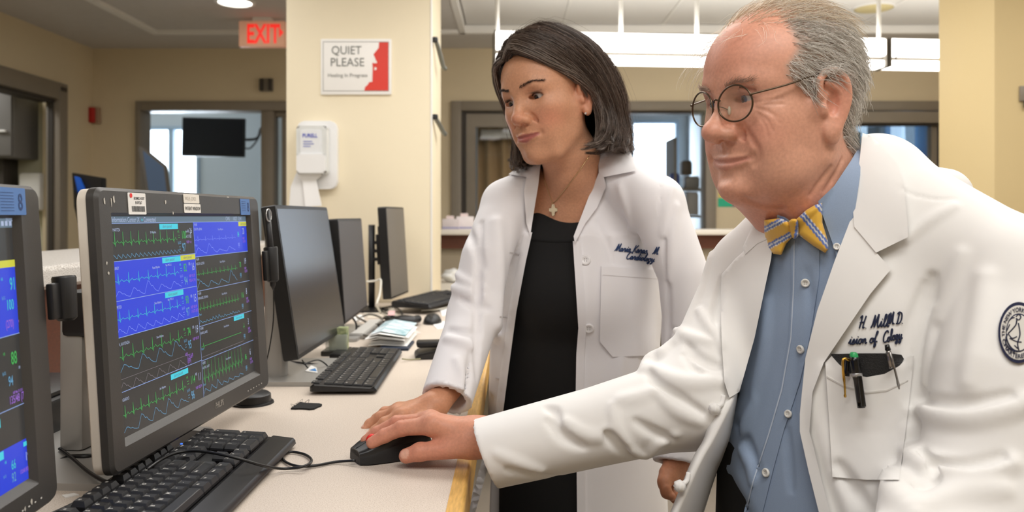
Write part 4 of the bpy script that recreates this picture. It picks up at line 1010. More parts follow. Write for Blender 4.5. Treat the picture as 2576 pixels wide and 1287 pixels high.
tag(prism('paper_scrap', [(q.x-0.009, q.y), (q.x+0.0, q.y-0.008), (q.x+0.011, q.y+0.002), (q.x+0.002, q.y+0.007)], DZ, DZ+0.0015, WORLD, M_paper), 'tiny white paper scrap on the desk near the left monitor', 'paper')
# cables left of and behind the monitors
def cable(label, pts, r=0.003, m=None, n=6):
    return tag(tube('cable', spline(pts, 6), r, m or M_cable, None, n), label, 'cable')
cable('black cable running out from behind the left monitor to the keyboard', dk_pts([(120, 1300, 0.003), (200, 1262, 0.004), (300, 1205, 0.012)])+[D(330, 1185, 0.02), D(380, 1150, 0.01)], 0.0035)
cable('black cable crossing the monitor stand plate', dk_pts([(150, 1128, 0.012), (180, 1150, 0.014), (215, 1180, 0.013), (245, 1200, 0.014), (280, 1215, 0.012), (330, 1218, 0.010)]), 0.0024)
cable('black cable bundle lying behind the left monitor', dk_pts([(140, 1165, 0.004), (175, 1150, 0.008), (215, 1148, 0.01), (262, 1146, 0.006), (300, 1130, 0.004)]), 0.004)
cable('dark cable coil behind the stand plate', dk_pts([(150, 1110, 0.004), (190, 1082, 0.006), (230, 1070, 0.01), (262, 1085, 0.006), (240, 1100, 0.004), (200, 1102, 0.004)]), 0.004)
cable('thin black cable loop under the tilted monitor', dk_pts([(765, 915, 0.05), (800, 905, 0.03), (824, 920, 0.01), (826, 935, 0.004), (800, 940, 0.004), (775, 925, 0.01), (760, 905, 0.03)]), 0.0016)
cable('black cable lying across the silver stand base', dk_pts([(710, 905, 0.004), (760, 912, 0.011), (830, 918, 0.004), (880, 915, 0.003)]), 0.002)
cable('dark cable arch behind the tilted monitor', dk_pts([(870, 800, 0.03), (885, 798, 0.05), (896, 815, 0.03), (893, 838, 0.004), (870, 850, 0.003)]), 0.003)
cable('white cable hanging from the black pole mount', [P(922, 708, 2.8), P(945, 706, 2.8), P(958, 704, 2.78), P(955, 740, 2.75), P(948, 765, 2.7), D(958, 786, 0.003)], 0.004, mat('cable_white', srgb(225, 222, 210), 0.5))
for k, (pts) in enumerate(([(905, 800), (930, 790), (960, 800), (950, 815), (920, 812)], [(900, 820), (940, 828), (960, 850), (945, 835)], [(880, 780), (920, 770), (955, 778), (985, 795), (1000, 800)], [(915, 842), (938, 846), (960, 832), (972, 812)], [(895, 795), (915, 806), (945, 820), (985, 815)], [(960, 775), (990, 770), (1010, 785), (1010, 800)])):
    cable(('grey cable coil behind the stack of cards', 'thin grey cable beneath the coil near the cards', 'long grey cable under the narrow monitor', 'short grey cable loop beside the cards', 'grey cable crossing the coil toward the far keyboard', 'dark cable curling round the far keyboard')[k], [D(a, b, 0.004+0.01*((i+k) % 2)) for i, (a, b) in enumerate(pts)], 0.0035, mat('cable_grey', srgb(96, 92, 84), 0.5) if k < 5 else None)
cable('thin pale cord from the flat keyboard to the dark phone', [D(1012, 902, 0.008), D(1030, 904, 0.003), D(1058, 902, 0.004)], 0.0018, mat('cable_olive', srgb(150, 146, 110), 0.5))
cable('pale cable running from the far keyboard toward the woman', [D(1060, 780, 0.01), D(1085, 779, 0.01), D(1110, 776, 0.008), D(1130, 770, 0.004)], 0.003, mat('cable_white'))
# stack of folded cards and sheets
t = thing('card_stack', D(975, 872), 'stack of folded white cards with a dark base on the desk', 'card stack')
r = random.Random(5)
box('base_card', *[0]*0, D(955, 880).x, D(1030, 878).x, D(0, 882).y, D(0, 862).y, DZ, DZ+0.006, mat('card_navy', srgb(28, 40, 60), 0.6), t)
for k in range(9):
    x0, x1 = D(922+r.uniform(0, 14), 872).x, D(1028+r.uniform(-8, 2), 872).x; y0, y1 = D(0, 876+r.uniform(-3, 2)).y, D(0, 842+r.uniform(-3, 3)).y
    z = DZ+0.006+k*0.0032; sh = r.uniform(-0.01, 0.01); cz = 0.004+0.008*(k/9)
    v = [(x0, y0+sh, z+cz*0.3), (x0+(x1-x0)*0.3, y0, z+cz), (x1, y0+sh*0.4, z), (x1, y1, z), (x0+(x1-x0)*0.3, y1+sh, z+cz), (x0, y1, z+cz*0.3)]
    v2 = [(p[0], p[1], p[2]+0.0012) for p in v]
    mk('card', v+v2, [(0, 1, 4, 5), (1, 2, 3, 4), (6, 11, 10, 7), (7, 10, 9, 8), (0, 6, 7, 1), (1, 7, 8, 2), (2, 8, 9, 3), (3, 9, 10, 4), (4, 10, 11, 5), (5, 11, 6, 0)], M_paper if k != 8 else mat('card_print', srgb(236, 240, 244), 0.7, noise=0.5, nscale=30, col2=srgb(120, 165, 175)), t)
# clear holder with green patterned cards
q0, q1 = D(832, 892), D(880, 888)
t = thing('card_holder', q0, 'small clear holder of green patterned cards by the tilted monitor', 'card holder')
box('holder_base', q0.x-0.02, q1.x, q0.y-0.02, q0.y+0.05, DZ, DZ+0.012, mat('holder_dark', srgb(50, 50, 46), 0.3), t, 0.002)
box('card_block', q0.x-0.005, q1.x-0.004, q0.y+0.0, q0.y+0.03, DZ+0.012, DZ+0.066, mat('green_pattern', srgb(196, 200, 150), 0.6, noise=0.8, nscale=60, col2=srgb(58, 84, 48)), t, 0.001)
box('clear_front', q0.x-0.012, q1.x, q0.y-0.006, q0.y-0.002, DZ+0.012, DZ+0.05, mat('clear_acrylic', srgb(220, 226, 215), 0.05, alpha=0.35), t, 0.001)
# grey slab (closed laptop stand) behind
t = thing('grey_tray', D(890, 850), 'light grey flat tray behind the stack of cards', 'tray')
box('slab', D(878, 852).x, D(924, 848).x, D(0, 853).y, D(0, 815).y, DZ, DZ+0.014, M_silver_p, t, 0.003)
box('rim', D(878, 852).x+0.006, D(924, 848).x-0.006, D(0, 853).y+0.006, D(0, 815).y-0.006, DZ+0.014, DZ+0.016, mat('tray_inset', srgb(205, 203, 198), 0.5), t)
t = thing('cable_adapter', D(850, 900), 'black cable adapter beside the clear card holder', 'adapter')
box('body', D(828, 905).x, D(872, 905).x, D(0, 905).y, D(0, 892).y, DZ, DZ+0.014, M_kb, t, 0.003)
box('plug', D(872, 905).x, D(880, 905).x, D(0, 902).y, D(0, 896).y, DZ+0.003, DZ+0.011, M_silver_p, t, 0.001)
t = thing('blue_sticker_sheet', D(790, 943), 'white and blue torn label lying on the silver stand base', 'label')
prism('sheet', [(D(768, 945).x, D(0, 945).y), (D(800, 948).x, D(0, 949).y), (D(796, 936).x, D(0, 936).y), (D(780, 932).x, D(0, 930).y)], DZ+0.009, DZ+0.0105, WORLD, M_paper, t)
prism('print', [(D(776, 944).x, D(0, 943).y), (D(797, 946).x, D(0, 946).y), (D(793, 938).x, D(0, 938).y)], DZ+0.0105, DZ+0.011, WORLD, mat('print_blue', srgb(70, 140, 205), 0.6), t)
# desk phone near her sleeve
q = D(1070, 905)
t = thing('desk_phone', q, 'dark desk phone handset partly hidden by the woman\'s sleeve', 'phone')
fp = Fr((q.x-0.02, q.y, DZ), (1, 0.15, 0), (-0.15, 1, 0))
prism('body', [(-0.005, 0), (0.10, 0), (0.10, 0.03), (0.0, 0.012)], -0.09, 0.0, Fr(fp.o, fp.u, (0, 0, 1), -fp.v), M_kb, t, 0.003)
box('handset', 0.0, 0.10, 0.02, 0.06, 0.024, 0.040, M_black, t, 0.006, fp)
box('display', 0.02, 0.09, 0.065, 0.085, 0.03, 0.034, mat('display_olive', srgb(80, 84, 66), 0.3), t, 0.001, fp)
# dark things by the far keyboard
t = thing('barcode_scanner', D(1000, 815), 'black barcode scanner lying in front of the far keyboard', 'scanner')
q = D(1010, 828)
tube('head', spline([q+Vector((-0.03, 0.0, 0.018)), q+Vector((0.01, 0.0, 0.022)), q+Vector((0.04, 0.01, 0.02))], 4), [0.012, 0.016, 0.02, 0.022, 0.022, 0.021, 0.02, 0.019, 0.016], M_black, t, 12)
tube('handle', spline([q+Vector((0.02, 0.01, 0.022)), q+Vector((0.03, 0.06, 0.02)), q+Vector((0.035, 0.12, 0.016))], 4), 0.013, M_black, t, 10)
t = thing('cable_tangle', D(985, 810), 'dark cable tangle with pink tag left of the far keyboard', 'cable')
for k in range(6):
    a = [D(965+random.uniform(0, 60), 795+random.uniform(0, 32), 0.006+random.uniform(0, 0.025)) for _ in range(6)]
    tube('strand', spline(a, 5), 0.004, mat('cable_teal_black', srgb(28, 34, 34), 0.5), t, 6)
prism('tag', [(D(975, 818).x, D(0, 818).y), (D(992, 818).x, D(0, 818).y), (D(994, 806).x, D(0, 806).y), (D(978, 806).x, D(0, 806).y)], DZ+0.03, DZ+0.032, WORLD, mat('tag_pink', srgb(225, 180, 180), 0.6), t)
t = thing('dark_mouse', D(1085, 815), 'small dark mouse beside the far keyboard', 'mouse')
bm = bmesh.new(); bmesh.ops.create_uvsphere(bm, u_segments=16, v_segments=10, radius=1.0)
q = D(1088, 812)
for v in bm.verts: v.co = Vector((q.x+v.co.x*0.03, q.y+v.co.y*0.05, DZ+max(0, v.co.z)*0.032))
from_bm('shell', bm, M_black, t, True)
box('button_line', q.x-0.001, q.x+0.001, q.y-0.045, q.y-0.01, DZ+0.012, DZ+0.027, M_bezel, t)
for (poly, l, m2, h) in (([(985, 760), (1020, 752), (1045, 762), (1000, 775)], 'pinkish paper lying by the narrow monitor', mat('paper_pink', srgb(226, 208, 200), 0.8), 0.001),
                  ([(905, 775), (985, 768), (1000, 790), (925, 800)], 'pale document under the grey cables', mat('paper_cream', srgb(222, 212, 196), 0.8), 0.001),
                  ([(990, 835), (1045, 830), (1060, 838), (1000, 842)], 'pink slip in front of the barcode scanner', mat('paper_pink'), 0.001),
                  ([(1105, 775), (1140, 772), (1140, 790), (1112, 795)], 'white sheet against the woman\'s sleeve on the far desk', M_paper, 0.002),
                  ([(1085, 812), (1130, 808), (1140, 822), (1100, 828)], 'second white sheet lower beside the woman\'s sleeve', M_paper, 0.002),
                  ([(888, 800), (910, 795), (916, 806), (893, 811)], 'crumpled white slip behind the tilted monitor', M_paper, 0.006)):
    tag(prism('paper_sheet', [(D(a, b).x, D(a, b).y) for a, b in poly], DZ, DZ+h, WORLD, m2), l, 'paper')
# power strip and dark cable box on the desk behind the monitors
t = thing('power_box', (-0.75, 1.18, DZ), 'dark equipment box in the gap behind the two big monitors', 'equipment')
box('body', -0.86, -0.70, 1.10, 1.40, DZ, DZ+0.06, M_black, t, 0.008)
box('lid', -0.85, -0.71, 1.11, 1.39, DZ+0.06, DZ+0.068, M_bezel_b, t, 0.003)
q = D(212, 1098)
t = thing('rubber_plug', q, 'small black rubber plug on the desk behind the stand plate', 'plug')
lathe('cap', [(0, 0.016), (0.006, 0.015), (0.009, 0.010), (0.008, 0.004), (0.011, 0)], Fr(q, (1, 0, 0), (0, 1, 0)), M_black, t, 12)
# round black puck under the monitor's far corner
q = D(625, 1020)
t = thing('grommet_puck', q, 'round black desk grommet under the far corner of the patient monitor', 'grommet')
lathe('puck', [(0, 0.02), (0.028, 0.02), (0.033, 0.016), (0.034, 0)], Fr((q.x, q.y+0.02, DZ), (1, 0, 0), (0, 1, 0)), M_black, t, 24)
lathe('rim', [(0.034, 0.004), (0.038, 0.003), (0.039, 0)], Fr((q.x, q.y+0.02, DZ), (1, 0, 0), (0, 1, 0)), M_bezel_b, t, 24)
# ================================================================ sculpting with distance fields
F32 = np.float32
def A3(v): return np.array(tuple(v), dtype=F32)
def sph(p, c, r): return np.sqrt(((p-A3(c))**2).sum(1))-F32(r)
def ell(p, c, r, R=None):
    q = p-A3(c)
    if R is not None: q = q@R.T.astype(F32)
    r = A3(r); a = q/r; k0 = np.sqrt((a*a).sum(1)); b = a/r; k1 = np.sqrt((b*b).sum(1))+1e-9
    return np.where(k0 < 0.02, -r.min(), k0*(k0-1)/k1)
def cone(p, a, b, ra, rb):
    a = A3(a); d = A3(b)-a; q = p-a; t = np.clip(q@d/F32(max(1e-12, float(d@d))), 0, 1)
    return np.sqrt(((q-t[:, None]*d)**2).sum(1))-(F32(ra)+(F32(rb)-F32(ra))*t)
def chain(p, pts, rs):
    d = None
    for i in range(len(pts)-1):
        e = cone(p, pts[i], pts[i+1], rs[i], rs[i+1]); d = e if d is None else np.minimum(d, e)
    return d
def smin(a, b, k):
    h = np.clip(0.5+0.5*(b-a)/F32(k), 0, 1); return b+(a-b)*h-F32(k)*h*(1-h)
def smax(a, b, k): return -smin(-a, -b, k)
def ecyl(p, c0, c1, R, h0, h1):
    """upright elliptic tube from c0 (top) to c1 (bottom); R rows: side, front axes; half sizes h0, h1 (side, front)"""
    c0, c1 = A3(c0), A3(c1); t = np.clip((p[:, 2]-c0[2])/(c1[2]-c0[2]), 0, 1)
    c = c0+(c1-c0)*t[:, None]; q = p-c; a = q@R[0].astype(F32); b = q@R[1].astype(F32)
    ha = h0[0]+(h1[0]-h0[0])*t; hb = h0[1]+(h1[1]-h0[1])*t
    k0 = np.sqrt((a/ha)**2+(b/hb)**2); k1 = np.sqrt((a/ha**2)**2+(b/hb**2)**2)+1e-6
    d = k0*(k0-1)/k1; d = np.where(k0 < 0.05, -np.minimum(ha, hb), d)
    dz = np.maximum(p[:, 2]-c0[2], c1[2]-p[:, 2])
    return np.maximum(d, dz) if True else d
def to_px(p):
    return np.stack([1288.0+FPX*p[:, 0]/p[:, 1], 544.0-FPX*(p[:, 2]-EYE)/p[:, 1]], 1)
def poly_px(p, poly):
    """distance (metres, negative inside) to the sight pyramid through a photo polygon"""
    q = to_px(p); d2 = np.full(len(q), 1e12); ins = np.zeros(len(q), bool); n = len(poly)
    for i in range(n):
        ax, ay = poly[i]; bx, by = poly[(i+1) % n]; ex, ey = bx-ax, by-ay; wx, wy = q[:, 0]-ax, q[:, 1]-ay
        t = np.clip((wx*ex+wy*ey)/(ex*ex+ey*ey+1e-9), 0, 1); d2 = np.minimum(d2, (wx-ex*t)**2+(wy-ey*t)**2)
        c = ((ay > q[:, 1]) != (by > q[:, 1])) & (q[:, 0] < ex*(q[:, 1]-ay)/((by-ay) if by != ay else 1e-9)+ax)
        ins ^= c
    d = np.sqrt(d2)*p[:, 1]/FPX
    return np.where(ins, -d, d).astype(F32)

from concurrent.futures import ThreadPoolExecutor
POOL = ThreadPoolExecutor(4)
def chunks(f, p, n=40000):
    if len(p) <= n: return f(p)
    return np.concatenate(list(POOL.map(f, [p[i:i+n] for i in range(0, len(p), n)])))
def grad(f, p, e):
    g = np.zeros_like(p)
    for s in ((1, -1, -1), (-1, -1, 1), (-1, 1, -1), (1, 1, 1)):
        s = np.array(s, F32); g += s*chunks(f, p+s*F32(e))[:, None]
    return g/F32(4*e)
def sculpt(f, lo, hi, h, newton=1, lip=1.7):
    """surface-net mesh of f = 0 in the box; returns verts (n,3) and quads (m,4)"""
    B = 6; lo = np.array(lo, float); n = np.ceil((np.array(hi)-lo)/h/B).astype(int); N = n*B
    g = [lo[i]+h*B*(np.arange(n[i])+0.5-0.5/B) for i in range(3)]
    C = np.stack(np.meshgrid(*g, indexing='ij'), -1).reshape(-1, 3).astype(F32)
    dc = chunks(f, C)
    Fd = np.repeat(np.repeat(np.repeat(np.sign(dc).reshape(n), B, 0), B, 1), B, 2).astype(F32)
    act = np.nonzero(np.abs(dc) < B*h*0.87*lip)[0]
    ai = np.stack(np.unravel_index(act, n), 1)*B
    off = np.stack(np.meshgrid(*[np.arange(B)]*3, indexing='ij'), -1).reshape(-1, 3)
    for s in range(0, len(ai), 1500):
        ix = (ai[s:s+1500, None, :]+off[None]).reshape(-1, 3)
        Fd[ix[:, 0], ix[:, 1], ix[:, 2]] = chunks(f, (lo+ix*h).astype(F32))
    I = Fd < 0
    cnt = sum(I[a:N[0]-1+a, b:N[1]-1+b, c:N[2]-1+c].astype(np.int8) for a in (0, 1) for b in (0, 1) for c in (0, 1))
    cells = np.stack(np.nonzero((cnt > 0) & (cnt < 8)), 1)
    idx = np.full(tuple(N-1), -1, np.int32); idx[cells[:, 0], cells[:, 1], cells[:, 2]] = np.arange(len(cells))
    acc = np.zeros((len(cells), 3)); num = np.zeros(len(cells))
    cor = [(a, b, c) for a in (0, 1) for b in (0, 1) for c in (0, 1)]
    val = {k: Fd[cells[:, 0]+k[0], cells[:, 1]+k[1], cells[:, 2]+k[2]] for k in cor}
    for a in cor:
        for ax in range(3):
            if a[ax]: continue
            b = list(a); b[ax] = 1; b = tuple(b); va, vb = val[a], val[b]; m = (va < 0) != (vb < 0)
            t = np.where(m, va/(va-vb+1e-12), 0); q = np.array(a, float)+np.zeros((len(cells), 3)); q[:, ax] += t
            acc += np.where(m[:, None], q, 0); num += m
    V = (lo+(cells+acc/num[:, None])*h).astype(F32)
    Q = []
    for ax in range(3):
        o1, o2 = [(1, 2), (2, 0), (0, 1)][ax]
        sl = [slice(0, N[i]) for i in range(3)]; s0, s1 = list(sl), list(sl); s0[ax] = slice(0, N[ax]-1); s1[ax] = slice(1, N[ax])
        a, b = I[tuple(s0)], I[tuple(s1)]; e = np.stack(np.nonzero(a != b), 1)
        e = e[(e[:, o1] > 0) & (e[:, o2] > 0) & (e[:, o1] < N[o1]-1) & (e[:, o2] < N[o2]-1)]
        fl = a[e[:, 0], e[:, 1], e[:, 2]]
        def cell(d1, d2):
            k = e.copy(); k[:, o1] -= d1; k[:, o2] -= d2; return idx[k[:, 0], k[:, 1], k[:, 2]]
        q = np.stack([cell(1, 1), cell(0, 1), cell(0, 0), cell(1, 0)], 1); q[~fl] = q[~fl][:, ::-1]; Q.append(q)
    Q = np.concatenate(Q); Q = Q[(Q >= 0).all(1)]
    for _ in range(newton):
        g_ = grad(f, V, h*0.35); d = chunks(f, V); n2 = (g_*g_).sum(1)+1e-6
        st = np.clip(d/np.sqrt(n2), -h, h)/np.sqrt(n2); V = V-g_*st[:, None]
    return V, Q

def mesh_np(name, V, Q, material, parent=None, smooth=True, label=None, cols=None):
    me = bpy.data.meshes.new(name); n, m = len(V), len(Q); k = Q.shape[1]
    me.vertices.add(n); me.vertices.foreach_set('co', np.ascontiguousarray(V, F32).ravel())
    me.loops.add(m*k); me.loops.foreach_set('vertex_index', np.ascontiguousarray(Q, np.int32).ravel())
    me.polygons.add(m); me.polygons.foreach_set('loop_start', np.arange(0, m*k, k, dtype=np.int32))
    me.update(calc_edges=True); me.validate()
    if cols is not None:
        a = me.color_attributes.new('col', 'FLOAT_COLOR', 'POINT'); c = np.ones((n, 4), F32); c[:, :3] = cols; a.data.foreach_set('color', c.ravel())
    return fin(name, me, material, parent, smooth, label)

CAMP = np.array([0, 0, EYE], F32)
def rays(px):
    px = np.asarray(px, float); d = np.stack([(px[:, 0]-1288)/FPX, np.ones(len(px)), (544-px[:, 1])/FPX], 1)
    return (d/np.linalg.norm(d, axis=1)[:, None]).astype(F32)
def march(f, px, t0=0.55, t1=2.4, steps=70):
    """first hit of the sight line through each photo pixel; where it misses, the closest pass"""
    d = rays(px); t = np.full(len(d), t0, F32); best = np.full(len(d), 9.0, F32); bt = t.copy(); act = np.arange(len(d))
    for _ in range(steps):
        v = chunks(f, CAMP+d[act]*t[act, None]); av = np.abs(v); b = av < best[act]; best[act[b]] = av[b]; bt[act[b]] = t[act[b]]
        t[act] = t[act]+np.clip(v*0.8, -0.02, 0.12)
        act = act[(av > 2e-4) & (t[act] < t1)]
        if not len(act): break
    return CAMP+d*bt[:, None]
def resample(poly, step, closed=True):
    out = []; n = len(poly)
    for i in range(n if closed else n-1):
        a, b = np.array(poly[i], float), np.array(poly[(i+1) % n], float); k = max(1, int(round(np.linalg.norm(b-a)/step)))
        out += [a+(b-a)*j/k for j in range(k)]
    if not closed: out.append(np.array(poly[-1], float))
    return np.array(out)
def in_poly(q, poly):
    ins = np.zeros(len(q), bool); n = len(poly)
    for i in range(n):
        ax, ay = poly[i]; bx, by = poly[(i+1) % n]
        ins ^= ((ay > q[:, 1]) != (by > q[:, 1])) & (q[:, 0] < (bx-ax)*(q[:, 1]-ay)/((by-ay) if by != ay else 1e-9)+ax)
    return ins
from mathutils.geometry import delaunay_2d_cdt
def edge_dist(q, poly):
    d2 = np.full(len(q), 1e12)
    for i in range(len(poly)):
        a = np.array(poly[i], float); e = np.array(poly[(i+1) % len(poly)], float)-a; w = q-a
        t = np.clip((w@e)/(e@e+1e-9), 0, 1); d2 = np.minimum(d2, ((w-t[:, None]*e)**2).sum(1))
    return np.sqrt(d2)
def drape(name, f, poly, off, thick, material, parent=None, step=8.0, smooth_poly=0, puff=0.0, puffw=12.0, colf=None, label=None, under=0.0):
    """a piece of cloth or print cut to a photo outline and laid over the surface f = 0: off (metres or function of pixels) toward the eye"""
    if smooth_poly: poly = [tuple(v) for v in spline(poly, smooth_poly, True)]
    b = resample(poly, step); bp = [tuple(v) for v in b]
    x0, y0 = b.min(0); x1, y1 = b.max(0)
    gx, gy = np.meshgrid(np.arange(x0+step/2, x1, step), np.arange(y0+step/2, y1, step)); gx = gx+(np.arange(gx.shape[0])[:, None] % 2)*step/2
    q = np.stack([gx.ravel(), gy.ravel()], 1); q = q[in_poly(q, bp)]
    if len(q): q = q[edge_dist(q, bp) > step*0.45]
    nb = len(b); al = np.concatenate([b, q]) if len(q) else b
    r = delaunay_2d_cdt([Vector(v) for v in al], [(i, (i+1) % nb) for i in range(nb)], [], 1, 1e-4)
    pv = np.array([tuple(v) for v in r[0]]); fs = [t for t in r[2]]
    pts = march(f, pv); dr = rays(pv)
    o = np.array([off(x, y) for x, y in pv]) if callable(off) else np.full(len(pv), off)
    ed = edge_dist(pv, bp)
    if puff: o = o+puff*np.sqrt(np.clip(1-(1-np.clip(ed/puffw, 0, 1))**2, 0, 1))
    top = pts-dr*o[:, None]; bot = pts-dr*(o*0+under if puff else o-thick)[:, None]
    bd = ed < 1e-3
    tri = np.array(fs); a, b2, c = pv[tri[:, 0]], pv[tri[:, 1]], pv[tri[:, 2]]
    sg = (b2[:, 0]-a[:, 0])*(c[:, 1]-a[:, 1])-(b2[:, 1]-a[:, 1])*(c[:, 0]-a[:, 0]); tri[sg > 0] = tri[sg > 0][:, ::-1]
    n = len(pv); V = np.concatenate([top, bot]); faces = [tuple(t) for t in tri]+[tuple(t[::-1]+n) for t in tri]
    ec = {}
    for t in tri:
        for i in range(3):
            e = (t[i], t[(i+1) % 3]); ec[e] = 1
    for (i, j) in ec:
        if (j, i) not in ec: faces.append((j, i, i+n, j+n))
    me = bpy.data.meshes.new(name); me.from_pydata(V.tolist(), [], [tuple(int(x) for x in t) for t in faces])
    if colf is not None:
        at = me.color_attributes.new('col', 'FLOAT_COLOR', 'POINT'); cc = np.ones((2*n, 4), F32); cl = np.array([colf(x, y) for x, y in pv], F32); cc[:n, :3] = cl; cc[n:, :3] = cl; at.data.foreach_set('color', cc.ravel())
    return fin(name, me, material, parent, False, label, 50)
def drape_text(name, f, s, x, y, size, rot, material, parent, off=0.0015, bold=0.0, sx=1.0, shear=0.0, clip=None, arc=None):
    """flat lettering stitched on the surface: (x, y) the start of the base line in photo pixels, size in pixels"""
    v, fs, w = text2d(s, bold, shear)
    q = v*np.array([size*sx, size]); q[:, 1] *= -1
    c, sn = math.cos(rot), math.sin(rot)
    q = np.stack([x+q[:, 0]*c-q[:, 1]*sn, y+q[:, 0]*sn+q[:, 1]*c], 1)
    if arc is not None: q = np.array([arc(a, b) for a, b in v])
    p = march(f, q); p = p-rays(q)*off
    if clip is not None:
        ok = clip(q); fs = [t for t in fs if all(ok[i] for i in t)]
    return mk(name, p, fs, material, parent)
def surf(f, px, py):
    """point on the surface under a pixel and its outward normal"""
    p = march(f, [(px, py)]); g = grad(f, p, 0.003)[0]; n = Vector(g.tolist()); n.normalize(); return Vector(p[0].tolist()), n
def strokes(f, lst, ks=1.0):
    """folds drawn over a surface: each (pixel line, radius, sink, blend); negative radius cuts a crease instead"""
    out = []
    for px, r, sink, k in lst:
        k = k*ks
        q = np.array([tuple(v) for v in spline(px, 4)]); p = march(f, q); d = rays(q)
        m = len(q); rr = [abs(r)*(0.35+0.65*math.sin(math.pi*(0.08+0.84*i/(m-1)))) for i in range(m)]
        p = p+d*np.array([(s_*sink) for s_ in rr])[:, None]
        lo, hi = p.min(0)-abs(r)-k*1.5-0.004, p.max(0)+abs(r)+k*1.5+0.004
        out.append((p.astype(F32), rr, r > 0, k, lo, hi))
    def g(p):
        d = f(p)
        for pts, rr, add, k, lo, hi in out:
            m = ((p > lo) & (p < hi)).all(1)
            if not m.any(): continue
            e = chain(p[m], pts, rr); dm = d[m]
            d[m] = smin(dm, e, k) if add else smax(dm, -e, k)
        return d
    return g

# a small running-hand alphabet for embroidery: strokes per letter and its advance
PEN = {
 'i': ([[(0, .1), (.08, .3), (.14, .45), (.14, .12), (.2, .02), (.3, .12)], [(.17, .62), (.19, .66)]], .27), 'l': ([[(0, .1), (.15, .5), (.22, .9), (.14, 1.0), (.1, .8), (.12, .15), (.2, .0), (.3, .1)]], .27),
 's': ([[(0, .05), (.14, .45), (.22, .25), (.2, .05), (.08, 0), (.02, .08)], [(.18, .02), (.32, .1)]], .29), 'o': ([[(.22, .42), (.08, .38), (.04, .15), (.14, .0), (.26, .1), (.27, .33), (.2, .43), (.3, .38), (.38, .4)]], .35),
 'n': ([[(0, .1), (.08, .42), (.1, .0), (.1, .25), (.22, .43), (.29, .3), (.29, .05), (.36, .0), (.44, .1)]], .41), 'f': ([[(0, .1), (.15, .6), (.24, .95), (.17, 1.0), (.13, .7), (.13, -.3), (.2, -.35), (.25, -.15), (.15, .05), (.35, .12)]], .33),
 'a': ([[(.26, .4), (.12, .43), (.03, .2), (.1, .0), (.22, .1), (.28, .42), (.27, .1), (.33, .0), (.42, .1)]], .39), 'r': ([[(0, .1), (.1, .48), (.14, .4), (.24, .42), (.23, .1), (.3, .0), (.38, .1)]], .35),
 'd': ([[(.26, .38), (.12, .43), (.03, .2), (.1, .0), (.22, .1), (.32, .98), (.28, .1), (.34, .0), (.42, .1)]], .39), 'g': ([[(.26, .4), (.12, .43), (.03, .2), (.1, .02), (.22, .1), (.28, .42), (.25, -.25), (.12, -.36), (.06, -.22), (.4, .1)]], .37),
 'y': ([[(0, .1), (.07, .43), (.08, .1), (.16, .0), (.26, .15), (.3, .43), (.26, -.2), (.14, -.36), (.07, -.22), (.42, .1)]], .4), 'C': ([[(.5, .8), (.42, 1.0), (.2, .9), (.05, .5), (.1, .1), (.28, -.02), (.5, .12)]], .5),
 'M': ([[(0, .0), (.1, .2), (.2, 1.0), (.26, .3), (.28, .05), (.45, .9), (.5, 1.0), (.52, .3), (.6, .0), (.7, .1)]], .68), 'H': ([[(.05, .85), (.15, 1.0), (.2, .9), (.12, 0)], [(.5, 1.0), (.42, .4), (.4, .02), (.52, .1)], [(.08, .45), (.25, .5), (.46, .48)]], .56),
 'D': ([[(.2, .95), (.14, .05), (.05, .05), (.12, 0.0), (.4, .05), (.55, .4), (.48, .85), (.2, 1.0), (.02, .85)]], .62), 'K': ([[(.15, 1.0), (.08, 0)], [(.48, 1.0), (.2, .5), (.12, .5)], [(.2, .52), (.35, .1), (.5, .05)]], .5),
 '.': ([[(.08, .0), (.1, .03)]], .25), ',': ([[(.1, .05), (.06, -.12)]], .25), ' ': ([], .25)}
def script_text(name, f, s, x, y, size, rot, material, parent, off=0.0010, r=0.0008, sx=1.0, shear=0.28, xmax=1e9):
    """running handwriting stitched on the surface; size is the capital height in photo pixels"""
    bm = bmesh.new(); c, sn = math.cos(rot), math.sin(rot); cur = 0.0
    for ch in s:
        st, adv = PEN[ch]
        for line in st:
            q = np.array(spline(line, 5)); u = (cur+q[:, 0]+q[:, 1]*shear)*size*sx; v = -q[:, 1]*size
            px = np.stack([x+u*c-v*sn, y+u*sn+v*c], 1); px = px[px[:, 0] < xmax]
            if len(px) < 2: continue
            p = march(f, px)-rays(px)*off; add_tube(bm, [tuple(w) for w in p], r, 5)
        cur += adv
    return from_bm(name, bm, material, parent, True)
# ================================================================ heads
def head_rot(yaw, pitch, roll):
    a, p = math.radians(yaw), math.radians(pitch); r = math.radians(roll)
    Fv = np.array([-math.sin(a)*math.cos(p), -math.cos(a)*math.cos(p), -math.sin(p)]); R = -np.array([math.cos(a), -math.sin(a), 0.0])
    U = np.cross(R, Fv)
    return np.array([R*math.cos(r)+U*math.sin(r), Fv, -R*math.sin(r)+U*math.cos(r)])
class Pose:
    def __init__(s, pos, yaw, pitch, roll, scale): s.o = np.array(pos); s.R = head_rot(yaw, pitch, roll); s.k = scale
    def w(s, v): return s.o+(np.atleast_2d(v)*s.k)@s.R
    def l(s, p): return ((np.atleast_2d(p)-s.o)@s.R.T)/s.k
def mir(v): return (-v[0], v[1], v[2])

